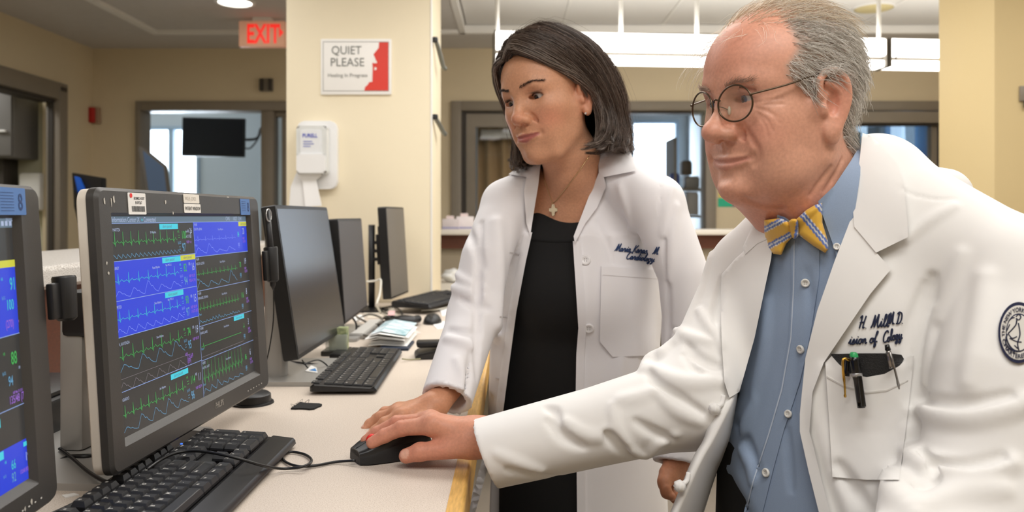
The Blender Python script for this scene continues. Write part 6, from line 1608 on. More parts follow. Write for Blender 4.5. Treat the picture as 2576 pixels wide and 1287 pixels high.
def wom_hair(parent):
    rng = np.random.default_rng(11)
    G = [[(.022, .086, .094), (-.006, .099, .106), (-.040, .088, .086), (-.064, .058, .058), (-.079, .022, .036), (-.088, -.012, .004), (-.092, -.018, -.042), (-.092, -.002, -.080), (-.074, .014, -.086)],
         [(.022, .062, .124), (-.014, .072, .132), (-.056, .050, .106), (-.082, .012, .066), (-.096, -.018, .020), (-.098, -.030, -.026), (-.100, -.026, -.068), (-.096, -.004, -.096), (-.076, .012, -.092)],
         [(.020, .022, .142), (-.026, .016, .149), (-.074, -.012, .110), (-.098, -.040, .054), (-.104, -.054, -.002), (-.104, -.056, -.046), (-.108, -.050, -.084), (-.104, -.034, -.104), (-.086, -.020, -.094)],
         [(.016, -.020, .146), (-.018, -.044, .149), (-.058, -.080, .108), (-.084, -.100, .050), (-.092, -.104, -.008), (-.090, -.100, -.050), (-.096, -.098, -.088), (-.100, -.092, -.112), (-.090, -.080, -.106)],
         [(.010, -.050, .142), (0, -.084, .124), (0, -.112, .078), (0, -.120, .024), (0, -.116, -.024), (0, -.108, -.062), (0, -.112, -.094), (0, -.116, -.110), (0, -.106, -.108)]]
    G += [[(abs(x)+.006 if i == 0 else -x, y, z) for i, (x, y, z) in enumerate(g)] for g in (G[3], G[2], G[1])]
    G += [[(.026, .084, .096), (.046, .088, .086), (.064, .070, .060), (.076, .046, .024), (.082, .034, -.020), (.084, .030, -.060), (.082, .034, -.092), (.070, .046, -.104), (.056, .056, -.096)]]
    G.insert(8, [tuple((np.array(a)+np.array(b))/2) for a, b in zip(G[7], G[8])]); G[7][1] = (.020, .062, .134)
    G = np.array(G)                                        # guides, points, xyz
    def cr(P_, u):                                          # Catmull-Rom along axis 0 at parameters u
        n = P_.shape[0]; i = np.clip(u.astype(int), 0, n-2); t = (u-i).reshape((-1,)+(1,)*(P_.ndim-1))
        a, b, c, d = P_[np.clip(i-1, 0, n-1)], P_[i], P_[i+1], P_[np.clip(i+2, 0, n-1)]
        return 0.5*(2*b+(c-a)*t+(2*a-5*b+4*c-d)*t*t+(3*b-a-3*c+d)*t**3)
    def lay(u, s, m=18, end=None):
        g = cr(G, u); n = len(u)                            # n,9,3
        tt = np.linspace(0, 8, m)[None]*(np.ones((n, 1)) if end is None else end[:, None]); i = np.clip(tt.astype(int), 0, 7); k = np.arange(n)[:, None]; t = (tt-i)[..., None]
        a, b, c_, d = g[k, np.clip(i-1, 0, 8)], g[k, i], g[k, i+1], g[k, np.clip(i+2, 0, 8)]
        c = 0.5*(2*b+(c_-a)*t+(2*a-5*b+4*c_-d)*t*t+(3*b-a-3*c_+d)*t**3)       # n,m,3
        ctr = np.stack([np.zeros_like(c[..., 0]), np.full_like(c[..., 0], -0.015), np.minimum(c[..., 2], 0.03)], -1)
        return ctr+(c-ctr)*s[:, None, None]
    # opaque under-layer
    uu = np.linspace(0, 9, 65); S = lay(uu, np.full(65, 0.93), 24, np.full(65, 0.86)); n, m = 65, 24
    S2 = lay(uu, np.full(65, 0.895), 24, np.full(65, 0.86)); V = np.concatenate([S.reshape(-1, 3), S2.reshape(-1, 3)])
    Q = []
    for i in range(n-1):
        for k in range(m-1):
            a = i*m+k; Q.append((a, a+1, a+m+1, a+m)); b = a+n*m; Q.append((b, b+m, b+m+1, b+1))
    for i in range(n-1): a = i*m+m-1; Q.append((a, a+m, a+m+n*m, a+n*m))
    for k in range(m-1): a = k; Q.append((a, a+n*m, a+n*m+1, a+1)); a = (n-1)*m+k; Q.append((a, a+1, a+1+n*m, a+n*m))
    mesh_np('hair_base', WP.w(V), np.array(Q), mat('dark_hair_base', srgb(34, 27, 24), 0.5, bump=0.5, bscale=300), parent)
    # locks: strands gathered into clumps
    N, K = 4800, 170; cu = np.sort(rng.uniform(0, 9, K)); cs = rng.uniform(0.945, 1.055, K); ph = rng.uniform(0, 6.28, K); am = rng.uniform(0.5, 1.5, K)
    ci = rng.integers(0, K, N); u = np.clip(cu[ci]+rng.normal(0, 0.10, N), 0, 9); s = np.clip(cs[ci]+rng.normal(0, 0.010, N), 0.94, 1.07)
    ce = rng.uniform(0.84, 1.0, K); en = np.clip(ce[ci]+rng.normal(0, 0.02, N), 0.8, 1.0); c = lay(u, s, 18, en); cc = lay(cu, cs, 18, ce)[ci]; m = c.shape[1]; fo = rng.normal(0, 1, (K, 3))*np.array([0.010, 0.010, 0.005]); t = np.linspace(0, 1, m)
    pull = (0.68*t**1.0)[None, :, None]; c = c*(1-pull)+cc*pull
    wv = (0.0095*t**1.1)[None, :, None]*am[ci][:, None, None]; w1 = np.sin(t[None]*11.0+ph[ci][:, None]); w2 = np.cos(t[None]*9.5+ph[ci][:, None]*1.7)
    c = c+wv*np.stack([w1*0.8, w2, 0.4*w1*w2], -1)
    c = c+fo[ci][:, None, :]*(np.clip(t-0.55, 0, 1)/0.45)[None, :, None]**1.5
    c += rng.normal(0, 0.0007, (N, 1, 3))+np.cumsum(rng.normal(0, 0.00035, (N, m, 3)), 1)
    front = np.exp(-(u/0.9)**2)+np.exp(-((9-u)/0.8)**2)
    col = np.array(srgb(84, 67, 57)[:3])*(0.40+1.15*rng.random((N, 1)))
    gm = (rng.random(N) < 0.10+0.38*front)[:, None]; col = np.where(gm, np.array(srgb(160, 146, 134)[:3])*(0.6+0.7*rng.random((N, 1))), col)
    W_ = WP.w(c.reshape(-1, 3)).reshape(c.shape)
    M_h = mat('dark_hair', rough=0.34, attr='col', spec=0.5)
    strands('hair', W_, rng.uniform(0.0003, 0.00052, N), M_h, parent, cols=col, label='dark brown wavy bob with grey strands')['kind'] = 'stuff'
    N = 420; u = rng.uniform(0.2, 4.5, N); s = rng.uniform(1.0, 1.05, N); c = lay(u, s, 18, rng.uniform(0.8, 1.0, N)); m = c.shape[1]; t = np.linspace(0, 1, m); ph = rng.uniform(0, 6.28, (N, 1)); fq = rng.uniform(9, 17, (N, 1))
    c = c+((0.002+0.009*t)[None]*np.sin(t[None]*fq+ph))[..., None]*np.array([0.7, 0.9, 0.3])+rng.normal(0, 0.003, (N, 1, 3))*t[None, :, None]
    strands('loose_hair', WP.w(c.reshape(-1, 3)).reshape(c.shape), rng.uniform(0.00025, 0.0004, N), M_h, parent, cols=np.array(srgb(122, 102, 90)[:3])*(0.5+0.9*rng.random((N, 1))))
    # flyaways
    N = 150; u = rng.uniform(0, 9, N); s = rng.uniform(1.02, 1.10, N); c = lay(u, s); m = c.shape[1]
    c += np.cumsum(rng.normal(0, 0.0016, (N, m, 3)), 1)+(np.linspace(0, 1, m)**2)[None, :, None]*rng.normal(0, 0.012, (N, 1, 3))
    strands('flyaway_hair', WP.w(c.reshape(-1, 3)).reshape(c.shape), np.full(N, 0.00016), mat('flyaway', srgb(120, 104, 92), 0.4), parent)
    # brows and lashes
    B = []; D_ = []
    for sx in (1, -1):
        for k in range(190):
            tt = rng.random(); x = sx*(0.0120+0.041*tt); z = np.interp(tt, [0, 0.35, 0.65, 1.0], [0.0360, 0.0405, 0.0425, 0.0400])+rng.normal(0, 0.0010)*(1.15-tt*0.85)
            B.append((x, 0.086-0.020*tt*tt, z))
    B = skin_front(wom_hf, np.array(B))
    def d_b(p): d = np.zeros_like(p); d[:, 0] = np.sign(p[:, 0]); d[:, 2] = 0.15; return d
    c = grow(wom_hf, WP, B, d_b, rng.uniform(0.004, 0.007, len(B)), 4, 0.25, rng)
    for h in (c[:len(c)//2], c[len(c)//2:]): strands('eyebrow', WP.w(h.reshape(-1, 3)).reshape(h.shape), rng.uniform(0.0002, 0.0003, len(h)), mat('brow_dark', srgb(62, 46, 40), 0.6), parent)['kind'] = 'stuff'
    ex, ey, ez = WQ['eye']; C = []
    for sx in (1, -1):
        for k in range(34):
            tt = k/33; x = -0.0115+0.024*tt; y0 = ey+math.sqrt(max(0, 0.0142**2-x*x))*0.93; z0 = ez+0.0050*math.sqrt(max(0.02, 1-(x/0.0133)**2))-0.0002
            C.append([(sx*(ex+x+0.0015*j*(tt-0.4)), y0+0.0016*j, z0+0.0002*j*j-0.0003*j) for j in range(5)])
    C = np.array(C); strands('eyelash', WP.w(C.reshape(-1, 3)).reshape(C.shape), np.full(len(C), 0.00026), mat('lash_black', srgb(16, 12, 12), 0.6), parent)
# ================================================================ the older man: clothes and hands
M_coat = mat('white_coat_twill', srgb(238, 236, 233), 0.85, noise=0.015, nscale=30, bump=0.04, bscale=1200, bdist=0.0004, sheen=0.15)
M_coat_w = mat('white_coat_poplin', srgb(240, 238, 240), 0.8, noise=0.012, nscale=24, bump=0.03, bscale=1200, bdist=0.0004, sheen=0.15)
M_shirt = mat('blue_oxford', srgb(146, 164, 190), 0.8, noise=0.07, nscale=900, bump=0.06, bscale=1500, bdist=0.0004, sheen=0.1)
M_btn = mat('button_white', srgb(228, 226, 220), 0.3)
M_thread = mat('thread_navy', srgb(30, 38, 66), 0.8)
_b = math.radians(50); MR = np.array([[math.cos(_b), -math.sin(_b), 0], [-math.sin(_b), -math.cos(_b), 0]]); MR3 = np.vstack([MR, [[0, 0, 1]]])
mC0, mC1, mC2 = np.array([0.432, 1.035, EYE-0.17]), np.array([0.430, 1.020, EYE-0.40]), np.array([0.47, 1.06, EYE-0.72])

M_LOW = [(1640, 1010), (1800, 1100), (1858, 985), (1838, 1030), (1822, 1100), (1826, 1185), (1875, 1255), (1892, 1310), (1640, 1310)]
M_LOW2 = [(1858, 975), (1838, 1030), (1822, 1100), (1826, 1185), (1875, 1255), (1892, 1310), (1700, 1310), (1765, 1180), (1835, 1030)]
def man_torso(p):
    d = ell(p, mC0, (0.165, 0.112, 0.22), MR3)
    d = smin(d, ell(p, mC1, (0.165, 0.128, 0.22), MR3), 0.06)
    d = smin(d, ell(p, mC2, (0.170, 0.125, 0.30), MR3), 0.06)
    return d
def shirt_f(p):
    d = man_torso(p)-0.004
    d = smin(d, cone(p, P(2150, 640, 1.03), P(2120, 520, 1.01), 0.080, 0.074), 0.03)
    d = smin(d, cone(p, P(2075, 640, 1.01), P(2080, 580, 1.01), 0.062, 0.056), 0.03)
    return d
shirt_fs = strokes(shirt_f, [
    ([(1850, 1060), (1885, 1120), (1905, 1190)], -0.006, 0.0, 0.012), ([(1865, 1130), (1890, 1170), (1895, 1215)], 0.008, 0.5, 0.012), ([(1835, 1085), (1826, 1130), (1832, 1190)], 0.012, 0.6, 0.015),
    ([(1900, 1010), (1880, 1060), (1872, 1090)], 0.008, 0.5, 0.012), ([(1980, 1080), (1985, 1150), (1990, 1230)], -0.004, 0.0, 0.01),
    ([(1930, 760), (1925, 880), (1900, 990)], 0.006, 0.6, 0.02), ([(2010, 880), (2000, 960), (1995, 1040)], -0.003, 0.0, 0.008), ([(2030, 680), (2040, 760), (2035, 860)], -0.003, 0.0, 0.01)], 0.6)

def shirt_fd(p): return smax(shirt_fs(p), -np.maximum(poly_px(p, M_LOW), p[:, 1]-1.20), 0.012)*1.0
S_n, S_f = P(2550, 692, 0.875), P(1885, 682, 1.13)
E_n, E_f = P(2490, 1290, 0.80), P(1748, 1006, 1.03)
CUF = P(1222, 1140, 1.03)
def coat_body(p):
    d = ell(p, mC0, (0.182, 0.128, 0.235), MR3)
    d = smin(d, ell(p, mC1, (0.182, 0.140, 0.24), MR3), 0.06)
    d = smin(d, ell(p, mC2, (0.195, 0.145, 0.30), MR3), 0.06)
    d = smin(d, cone(p, P(2225, 488, 0.99), S_n, 0.058, 0.060), 0.045)
    d = smin(d, cone(p, P(2060, 610, 1.08), S_f, 0.050, 0.050), 0.05)
    d = smin(d, cone(p, P(2200, 440, 1.02), P(2190, 560, 1.04), 0.050, 0.085), 0.04)
    d = smin(d, cone(p, P(2290, 470, 1.13), P(2372, 492, 1.10), 0.034, 0.038), 0.018)      # bunched back
    return d
def coat_base(p):
    d = coat_body(p)
    a = chain(p, [S_n, P(2520, 960, 0.83), E_n], [0.060, 0.066, 0.070]); a = smin(a, cone(p, E_n, P(2240, 1480, 0.74), 0.070, 0.058), 0.03)
    d = smin(d, a, 0.018)
    b = chain(p, [S_f, P(1835, 830, 1.085), E_f], [0.050, 0.060, 0.058]); b = smin(b, chain(p, [E_f, P(1500, 1072, 1.03), CUF], [0.058, 0.050, 0.0455]), 0.02)
    d = smin(d, b, 0.018)
    return d
# folds of the white coat, drawn where the cloth breaks
coat_folds = strokes(coat_base, [
    # near sleeve
    ([(2300, 1015), (2360, 1042), (2440, 1050), (2530, 1030), (2590, 1005)], 0.013, 0.55, 0.014), ([(2312, 1000), (2360, 1012), (2440, 1015), (2540, 995)], -0.006, 0.0, 0.012),
    ([(2290, 1085), (2300, 1150), (2360, 1180), (2450, 1190), (2540, 1165)], 0.014, 0.5, 0.016), ([(2320, 1140), (2350, 1165), (2440, 1170), (2520, 1150)], -0.006, 0.0, 0.014),
    ([(2275, 1180), (2260, 1240), (2300, 1290)], 0.018, 0.5, 0.02), ([(2300, 1230), (2345, 1215), (2345, 1180)], -0.007, 0.0, 0.012), ([(2330, 1270), (2420, 1240), (2520, 1230)], 0.010, 0.6, 0.02),
    ([(2345, 700), (2325, 820), (2302, 940), (2290, 1010)], -0.010, 0.0, 0.012), ([(2360, 780), (2345, 880), (2330, 960)], 0.008, 0.6, 0.014), ([(2420, 640), (2395, 720), (2370, 800)], 0.006, 0.7, 0.02),
    ([(2480, 700), (2470, 820), (2440, 960)], 0.006, 0.7, 0.03),
    # shoulder seams and collar break
    ([(2282, 600), (2330, 560), (2400, 520)], 0.004, 0.6, 0.015), ([(2260, 470), (2300, 490), (2360, 500), (2400, 498)], -0.0018, -0.3, 0.003),
    # front panel below the pocket
    ([(2075, 930), (2062, 1030), (2090, 1150), (2140, 1290)], 0.010, 0.6, 0.016), ([(2110, 1170), (2150, 1230), (2190, 1290)], -0.006, 0.0, 0.016), ([(2270, 900), (2290, 820), (2330, 720)], -0.006, 0.0, 0.014),
    # far upper arm
    ([(1790, 640), (1770, 720), (1740, 790), (1705, 860)], 0.007, 0.6, 0.014), ([(1815, 700), (1800, 780), (1790, 850)], -0.006, 0.0, 0.010), ([(1760, 780), (1790, 830), (1815, 870)], 0.007, 0.6, 0.010),
    ([(1730, 860), (1745, 888), (1790, 915), (1815, 920)], -0.008, 0.0, 0.008), ([(1700, 830), (1740, 850), (1780, 860)], 0.008, 0.5, 0.012),
    ([(1720, 890), (1750, 930), (1775, 945)], -0.005, 0.0, 0.007), ([(1640, 925), (1690, 955), (1740, 965), (1810, 960)], 0.012, 0.5, 0.012), ([(1635, 940), (1660, 975), (1720, 1010), (1770, 1040)], -0.008, 0.0, 0.009),
    ([(1622, 932), (1640, 912), (1672, 895), (1700, 860)], 0.014, 0.6, 0.012), ([(1655, 990), (1700, 1030), (1760, 1060)], 0.008, 0.6, 0.012),
    # forearm
    ([(1385, 1060), (1420, 1095), (1465, 1120)], -0.008, 0.0, 0.014), ([(1420, 1060), (1460, 1085), (1500, 1095), (1530, 1080)], 0.008, 0.6, 0.014), ([(1540, 1020), (1550, 1070), (1580, 1120), (1600, 1140)], 0.008, 0.5, 0.010),
    ([(1525, 1090), (1545, 1110), (1590, 1150)], -0.007, 0.0, 0.012), ([(1590, 1130), (1625, 1140), (1660, 1110), (1700, 1090)], 0.008, 0.6, 0.010), ([(1600, 1060), (1640, 1085), (1690, 1105)], -0.006, 0.0, 0.012),
    ([(1250, 1140), (1300, 1160), (1360, 1180)], 0.006, 0.6, 0.014), ([(1280, 1180), (1340, 1195), (1400, 1200)], -0.004, 0.0, 0.012), ([(1375, 1024), (1395, 1035), (1405, 1060)], -0.006, 0.0, 0.010), ([(1640, 985), (1600, 1000), (1560, 1005)], 0.006, 0.6, 0.02),
], 0.62)
M_OPEN = [(1950, 500), (1935, 640), (1921, 720), (1893, 850), (1855, 985), (1800, 1100), (1700, 1310), (1480, 2350), (2210, 2350), (2068, 1310), (2037, 1180), (2015, 1085), (2035, 900), (2065, 780), (2108, 655), (2148, 530), (2160, 430), (2168, 330), (2060, 300)]
_fr = np.array([-math.sin(_b), -math.cos(_b), 0])
def coat_f(p):
    d = coat_folds(p)
    fr = (p-mC0.astype(F32))@_fr.astype(F32)
    lean = np.where(p[:, 2] > EYE-0.05, 0.10, 0.0)
    op = np.maximum(poly_px(p, M_OPEN), -(fr+0.03+lean))
    op = np.minimum(op, np.maximum(poly_px(p, M_LOW2), p[:, 1]-1.22))
    d = smax(d, -op, 0.003)
    # cuff end: open, hollow
    ax = (np.array(tuple(CUF))-np.array(tuple(P(1500, 1072, 1.03)))); L = np.linalg.norm(ax); ax = (ax/L).astype(F32)
    up = np.array([0.10, 0, 0.0], F32)
    s = (p-A3(CUF))@ax-0.16*(p[:, 2]-CUF.z)
    near = p[:, 0] < 0.12
    d = np.where(near, np.maximum(d, s), d)
    hol = np.maximum(cone(p, P(1500, 1072, 1.03), A3(CUF)+ax*0.03, 0.040, 0.0365), -(s+0.07))
    d = np.where(near, np.maximum(d, -hol), d)
    return d

# ---- hands
def hand_field(wr, arm, fingers, thumb, scale=1.0, extra=None):
    def f(p):
        d = cone(p, wr[0], arm[0], wr[1], arm[1]); pm = None
        for fg in fingers:
            q = cone(p, wr[0]+(Vector(fg[0][0])-wr[0])*0.15, fg[0][0], wr[1]*0.62, fg[0][1]*1.12); pm = q if pm is None else smin(pm, q, 0.014)
        d = smin(d, pm, 0.02)
        ch = None
        for fg in fingers:
            q = fg[0]; e = chain(p, [a for a, _ in fg], [b for _, b in fg])
            for a, r in fg[1:-1]: e = smin(e, sph(p, a, r*1.06), 0.003)
            ch = e if ch is None else smin(ch, e, 0.0015)
            d = smin(d, sph(p, Vector(q[0])+Vector((0, 0, q[1]*0.18)), q[1]*1.02), 0.006)
        d = smin(d, ch, 0.007)
        t = chain(p, [a for a, _ in thumb], [b for _, b in thumb]); t = smin(t, sph(p, thumb[2][0], thumb[2][1]*1.06), 0.004)
        d = smin(d, t, 0.010)
        if extra: d = extra(p, d)
        return d
    return f
def nails(V, cols, tips, nail_col, rad=0.0058):
    for tip, nrm in tips:
        q = V-A3(tip); h = q@A3(nrm); r = np.linalg.norm(q-h[:, None]*A3(nrm), axis=1)
        m = (r < rad) & (h > 0); cols[m] = np.array(nail_col[:3])
    return cols
mh_wr = (P(1205, 1101, 1.075), 0.0262); mh_arm = (P(1420, 1082, 1.04), 0.034)
mh_f = [[(P(1090, 1068, 1.078), 0.0128), (P(1012, 1076, 1.090), 0.0106), (P(968, 1095, 1.093), 0.0094), (P(936, 1113, 1.093), 0.0082)],
        [(P(1082, 1060, 1.100), 0.0128), (P(1000, 1063, 1.118), 0.0104), (P(950, 1088, 1.122), 0.0092), (P(921, 1108, 1.120), 0.0080)],
        [(P(1090, 1062, 1.122), 0.0122), (P(1020, 1070, 1.145), 0.0098), (P(972, 1096, 1.150), 0.0088), (P(945, 1115, 1.148), 0.0076)],
        [(P(1105, 1072, 1.140), 0.0112), (P(1050, 1085, 1.165), 0.0086), (P(1015, 1103, 1.172), 0.0078), (P(995, 1116, 1.170), 0.0070)]]
mh_t = [(P(1172, 1118, 1.066), 0.0175), (P(1110, 1131, 1.068), 0.0128), (P(1056, 1136, 1.072), 0.0118), (P(1022, 1146, 1.074), 0.0100)]
def mh_extra(p, d):
    for a, b in ((P(1150, 1062, 1.09), P(1085, 1052, 1.085)), (P(1150, 1060, 1.10), P(1085, 1050, 1.105))): d = smin(d, cone(p, a, b, 0.003, 0.004), 0.006)
    for (c, r) in ((mh_f[0][1], 1.0), (mh_f[1][1], 1.0)):
        q = Vector(c[0])+Vector((-0.001, 0, c[1]*1.05))
        for k in (-1, 0, 1): d = smax(d, -cone(p, q+Vector((k*0.0028, -0.008, 0)), q+Vector((k*0.0028, 0.008, 0)), 0.0005, 0.0005), 0.0015)
    nt = Vector(mh_t[3][0])
    return d
mhand = hand_field(mh_wr, mh_arm, mh_f, mh_t, extra=mh_extra)
MV, MQd = sculpt(mhand, (-0.22, 1.02, EYE-0.345), (0.07, 1.20, EYE-0.22), 0.0019)
mhc = np.zeros((len(MV), 3))+np.array(srgb(214, 150, 122)[:3])
for fg in mh_f+[mh_t]:
    for a, r in fg[1:]:
        m_ = 0.35*np.exp(-((np.linalg.norm(MV-A3(a), axis=1)/(r*1.3))**2))[:, None]; mhc = mhc*(1-m_)+np.array(srgb(205, 112, 92)[:3])*m_
_tip = Vector(mh_t[3][0]); mhc = nails(MV, mhc, [(_tip+Vector((-0.001, -0.006, 0.004)), Vector((-0.15, -0.75, 0.65)).normalized())], srgb(226, 172, 148), 0.0066)
man_parts.append((MV, MQd, mhc))
# hidden body under the clothes, kept low in detail
BV, BQ = sculpt(lambda p: smin(smax(man_torso(p)+0.014, -np.maximum(poly_px(p, M_LOW)-0.02, p[:, 1]-1.24), 0.01), np.minimum(chain(p, [S_f, E_f, mh_arm[0]], [0.04, 0.042, 0.033]), chain(p, [S_n, E_n, P(2240, 1480, 0.74)], [0.045, 0.045, 0.036])), 0.03), (-0.0, 0.66, EYE-1.0), (0.75, 1.32, EYE+0.02), 0.014, 1)
man_parts.append((BV, BQ, np.zeros((len(BV), 3))+np.array(SKIN_M[:3])))

def join_parts(name, parts, label, cat):
    V, Q, C, n = [], [], [], 0
    for v, q, c in parts: V.append(v); Q.append(q+n); C.append(c); n += len(v)
    o = mesh_np(name, np.concatenate(V), np.concatenate(Q), M_skin, None, True, None, np.concatenate(C))
    return tag(o, label, cat)

def button(name, f, px, py, r, parent, material=None, lift=0.0, stitch=None):
    p, n = surf(f, px, py); p = p+n*lift; u = n.cross(Vector((0, 0, 1))).normalized()
    fr = Fr(p, u, n.cross(u), n); bm = bmesh.new()
    add_lathe(bm, [(0, 0.0012), (r*0.55, 0.0012), (r*0.68, 0.0020), (r*0.92, 0.0018), (r, 0.0008), (r*0.95, -0.001)], fr, 20)
    o = from_bm(name, bm, material or M_btn, parent, True)
    bm = bmesh.new()
    for a in (-1, 1):
        for b in (-1, 1): add_lathe(bm, [(0, 0.0016), (r*0.09, 0.0015)], Fr(fr.at(a*r*0.2, b*r*0.2, 0), fr.u, fr.v, fr.w), 6)
    from_bm('button_hole', bm, stitch or mat('hole_grey', srgb(120, 118, 116), 0.7), o)
    return o

def build_man():
    man = join_parts('person', man_parts, 'grey-haired person in glasses, bow tie and white coat, one hand on the mouse', 'person')
    for s in (1, -1): eyeball('eye', MP, MQ, s, (0.05, 1, -0.10), man, (0.05, 0.09, 0.14))
    man_hair(man); man_glasses()
    # shirt
    V, Q = sculpt(lambda p: np.maximum(shirt_fd(p), (EYE-0.44)-p[:, 2]), (0.18, 0.80, EYE-0.50), (0.66, 1.25, EYE+0.01), 0.0045)
    sh = mesh_np('shirt', V, Q, M_shirt, man, label='pale blue oxford shirt')
    drape('shirt_collar', lambda p: np.minimum(shirt_fd(p), man_wf(p)-0.002), [(2166, 372), (2164, 440), (2150, 535), (2128, 632), (2106, 650), (2094, 610), (2062, 520), (2058, 506), (2098, 468), (2140, 405), (2156, 378)], 0.007, 0.005, M_shirt, sh, 7)
    drape('shirt_collar', lambda p: np.minimum(shirt_fd(p), man_wf(p)-0.002), [(1955, 540), (1975, 546), (1995, 560), (1975, 600), (1952, 580)], 0.006, 0.004, M_shirt, sh, 7)
    drape('placket', shirt_fd, [(1990, 600), (2062, 590), (2060, 700), (2042, 820), (2026, 900), (2012, 960), (1996, 1010), (1972, 1080), (1945, 1180), (1915, 1300), (1868, 1300), (1890, 1210), (1930, 1090), (1962, 980), (1985, 850), (1992, 720)], 0.0022, 0.003, M_shirt, sh, 9)
    drape('seam', shirt_fd, [(1997, 604), (1999, 604), (1998, 720), (1991, 850), (1968, 980), (1936, 1090), (1896, 1210), (1875, 1296), (1872, 1296), (1893, 1210), (1933, 1088), (1965, 978), (1988, 850), (1995, 720)], 0.0030, 0.001, mat('stitch_pale', srgb(190, 202, 218), 0.8), sh, 12)
    for x, y, r in ((2026, 710, 0.0052), (2018, 877, 0.0052), (1986, 1040, 0.0048), (1931, 1188, 0.0054)): button('button', shirt_fd, x, y, r, sh, lift=0.003)
    button('button', shirt_fd, 2106, 622, 0.0042, sh, lift=0.009)
    # bow tie
    yel, blu, wht = np.array(srgb(226, 176, 62)[:3]), np.array(srgb(86, 112, 178)[:3]), np.array(srgb(226, 224, 214)[:3])
    def stripes(ang, per, ph):
        c, s = math.cos(ang), math.sin(ang)
        def g(x, y):
            t = ((x*c+y*s)/per+ph) % 1.0
            return blu if t < 0.12 or 0.20 < t < 0.32 else (wht if t < 0.20 or 0.32 <= t < 0.36 else yel)
        return g
    tie_f = lambda p: np.minimum(shirt_fd(p), man_wf(p))
    M_tie = mat('tie_silk', rough=0.55, attr='col', bump=0.1, bscale=1500, bdist=0.0003, sheen=0.2)
    tie = drape('bow_tie', tie_f, [(2008, 590), (2002, 552), (2028, 528), (2050, 515), (2068, 510), (2069, 560), (2083, 606), (2084, 626), (2076, 636), (2046, 618)], 0.010, 0.006, M_tie, man, 3.2, 0, 0.010, 16, stripes(math.radians(-40), 46, 0.1), label='yellow bow tie with blue and white stripes', under=0.004)
    drape('left_wing', tie_f, [(1990, 562), (1966, 548), (1922, 553), (1923, 585), (1930, 620), (1945, 638), (1966, 641), (1978, 612), (1998, 592)], 0.012, 0.006, M_tie, tie, 3.2, 0, 0.012, 16, stripes(math.radians(62), 42, 0.55), under=0.004)
    drape('knot', tie_f, [(1984, 556), (2001, 550), (2008, 560), (2008, 592), (1998, 600), (1988, 590)], 0.018, 0.006, M_tie, tie, 3.2, 2, 0.008, 9, stripes(math.radians(10), 60, 0.5), under=0.01)
    # trousers and belt
    V, Q = sculpt(lambda p: np.maximum(smin(ecyl(p, np.array([0.425, 1.035, EYE-0.30]), np.array([0.44, 1.05, 0.52]), MR, (0.166, 0.118), (0.19, 0.15)), np.minimum(chain(p, [mC2+np.array([-0.05, 0.06, -0.2]), (0.40, 1.16, 0.06)], [0.11, 0.07]), chain(p, [mC2+np.array([0.06, -0.06, -0.2]), (0.56, 1.02, 0.06)], [0.11, 0.07])), 0.05), p[:, 2]-(EYE-0.30)), (0.15, 0.75, 0.0), (0.78, 1.32, EYE-0.28), 0.008)
    tr = mesh_np('trousers', V, Q, mat('trousers_black', srgb(20, 18, 18), 0.8), man)
    for k, (sx, sy) in enumerate(((0.40, 1.16), (0.56, 1.02))):
        V, Q = sculpt(lambda p: np.maximum(smin(chain(p, [(sx, sy, 0.04), (sx-0.14, sy-0.12, 0.03)], [0.042, 0.036]), cone(p, (sx, sy, 0.05), (sx, sy, 0.10), 0.042, 0.045), 0.03), 0.002-p[:, 2]), (sx-0.24, sy-0.22, -0.01), (sx+0.08, sy+0.08, 0.16), 0.008)
        mesh_np('shoe', V, Q, mat('shoe_black', srgb(16, 15, 15), 0.35), man)
    # coat
    V, Q = sculpt(coat_f, (-0.05, 0.62, EYE-0.80), (0.74, 1.32, EYE+0.11), 0.0036)
    ct = mesh_np('lab_coat', V, Q, M_coat, man, label='white lab coat with embroidered name')
    # far front panel: rolled edge with the lining seen inside
    E = [(1846, 950, 1.00), (1842, 985, 0.985), (1830, 1022, 0.970), (1791, 1100, 0.958), (1765, 1145, 0.952), (1745, 1186, 0.947), (1690, 1310, 0.94)]
    O = [(1815, 950, 1.02), (1808, 985, 1.00), (1795, 1022, 0.985), (1776, 1100, 0.968), (1751, 1145, 0.960), (1733, 1186, 0.955), (1682, 1310, 0.946)]
    I = [(1844, 950, 1.10), (1842, 985, 1.10), (1842, 1022, 1.12), (1842, 1100, 1.14), (1826, 1145, 1.15), (1800, 1186, 1.15), (1760, 1310, 1.15)]
    rows = []
    for k in range(7):
        o, e, i_ = P(*O[k]), P(*E[k]), P(*I[k])
        rows.append([o, o.lerp(e, 0.5)+Vector((0, -0.004, 0)), e+Vector((-0.001, -0.003, 0)), e+Vector((0.0015, 0, 0)), e.lerp(i_, 0.35)+Vector((0.003, 0, 0)), e.lerp(i_, 0.7)+Vector((0.006, 0, 0)), i_])
    cols_ = [spline([tuple(r[c]) for r in rows], 6) for c in range(7)]; nr = len(cols_[0])
    V = [cols_[c][r] for r in range(nr) for c in range(7)]; F_ = [(r*7+c, r*7+c+1, r*7+c+8, r*7+c+7) for r in range(nr-1) for c in range(6)]
    pn = mk('front_panel', V, F_, M_coat, ct, True); md = pn.modifiers.new('thickness', 'SOLIDIFY'); md.thickness = 0.0025
    # lapels and collar
    cf = coat_f
    fill = coat_folds
    drape('lapel', fill, [(2149, 528), (2204, 634), (2242, 676), (2190, 738), (2122, 838), (2072, 912), (2044, 985), (2036, 1085), (2048, 1130), (2066, 1205), (2094, 1312), (2066, 1312), (2033, 1180), (2012, 1085), (2012, 1040), (2026, 900), (2056, 780), (2100, 655)], 0.010, 0.006, M_coat, ct, 9, label='near lapel')
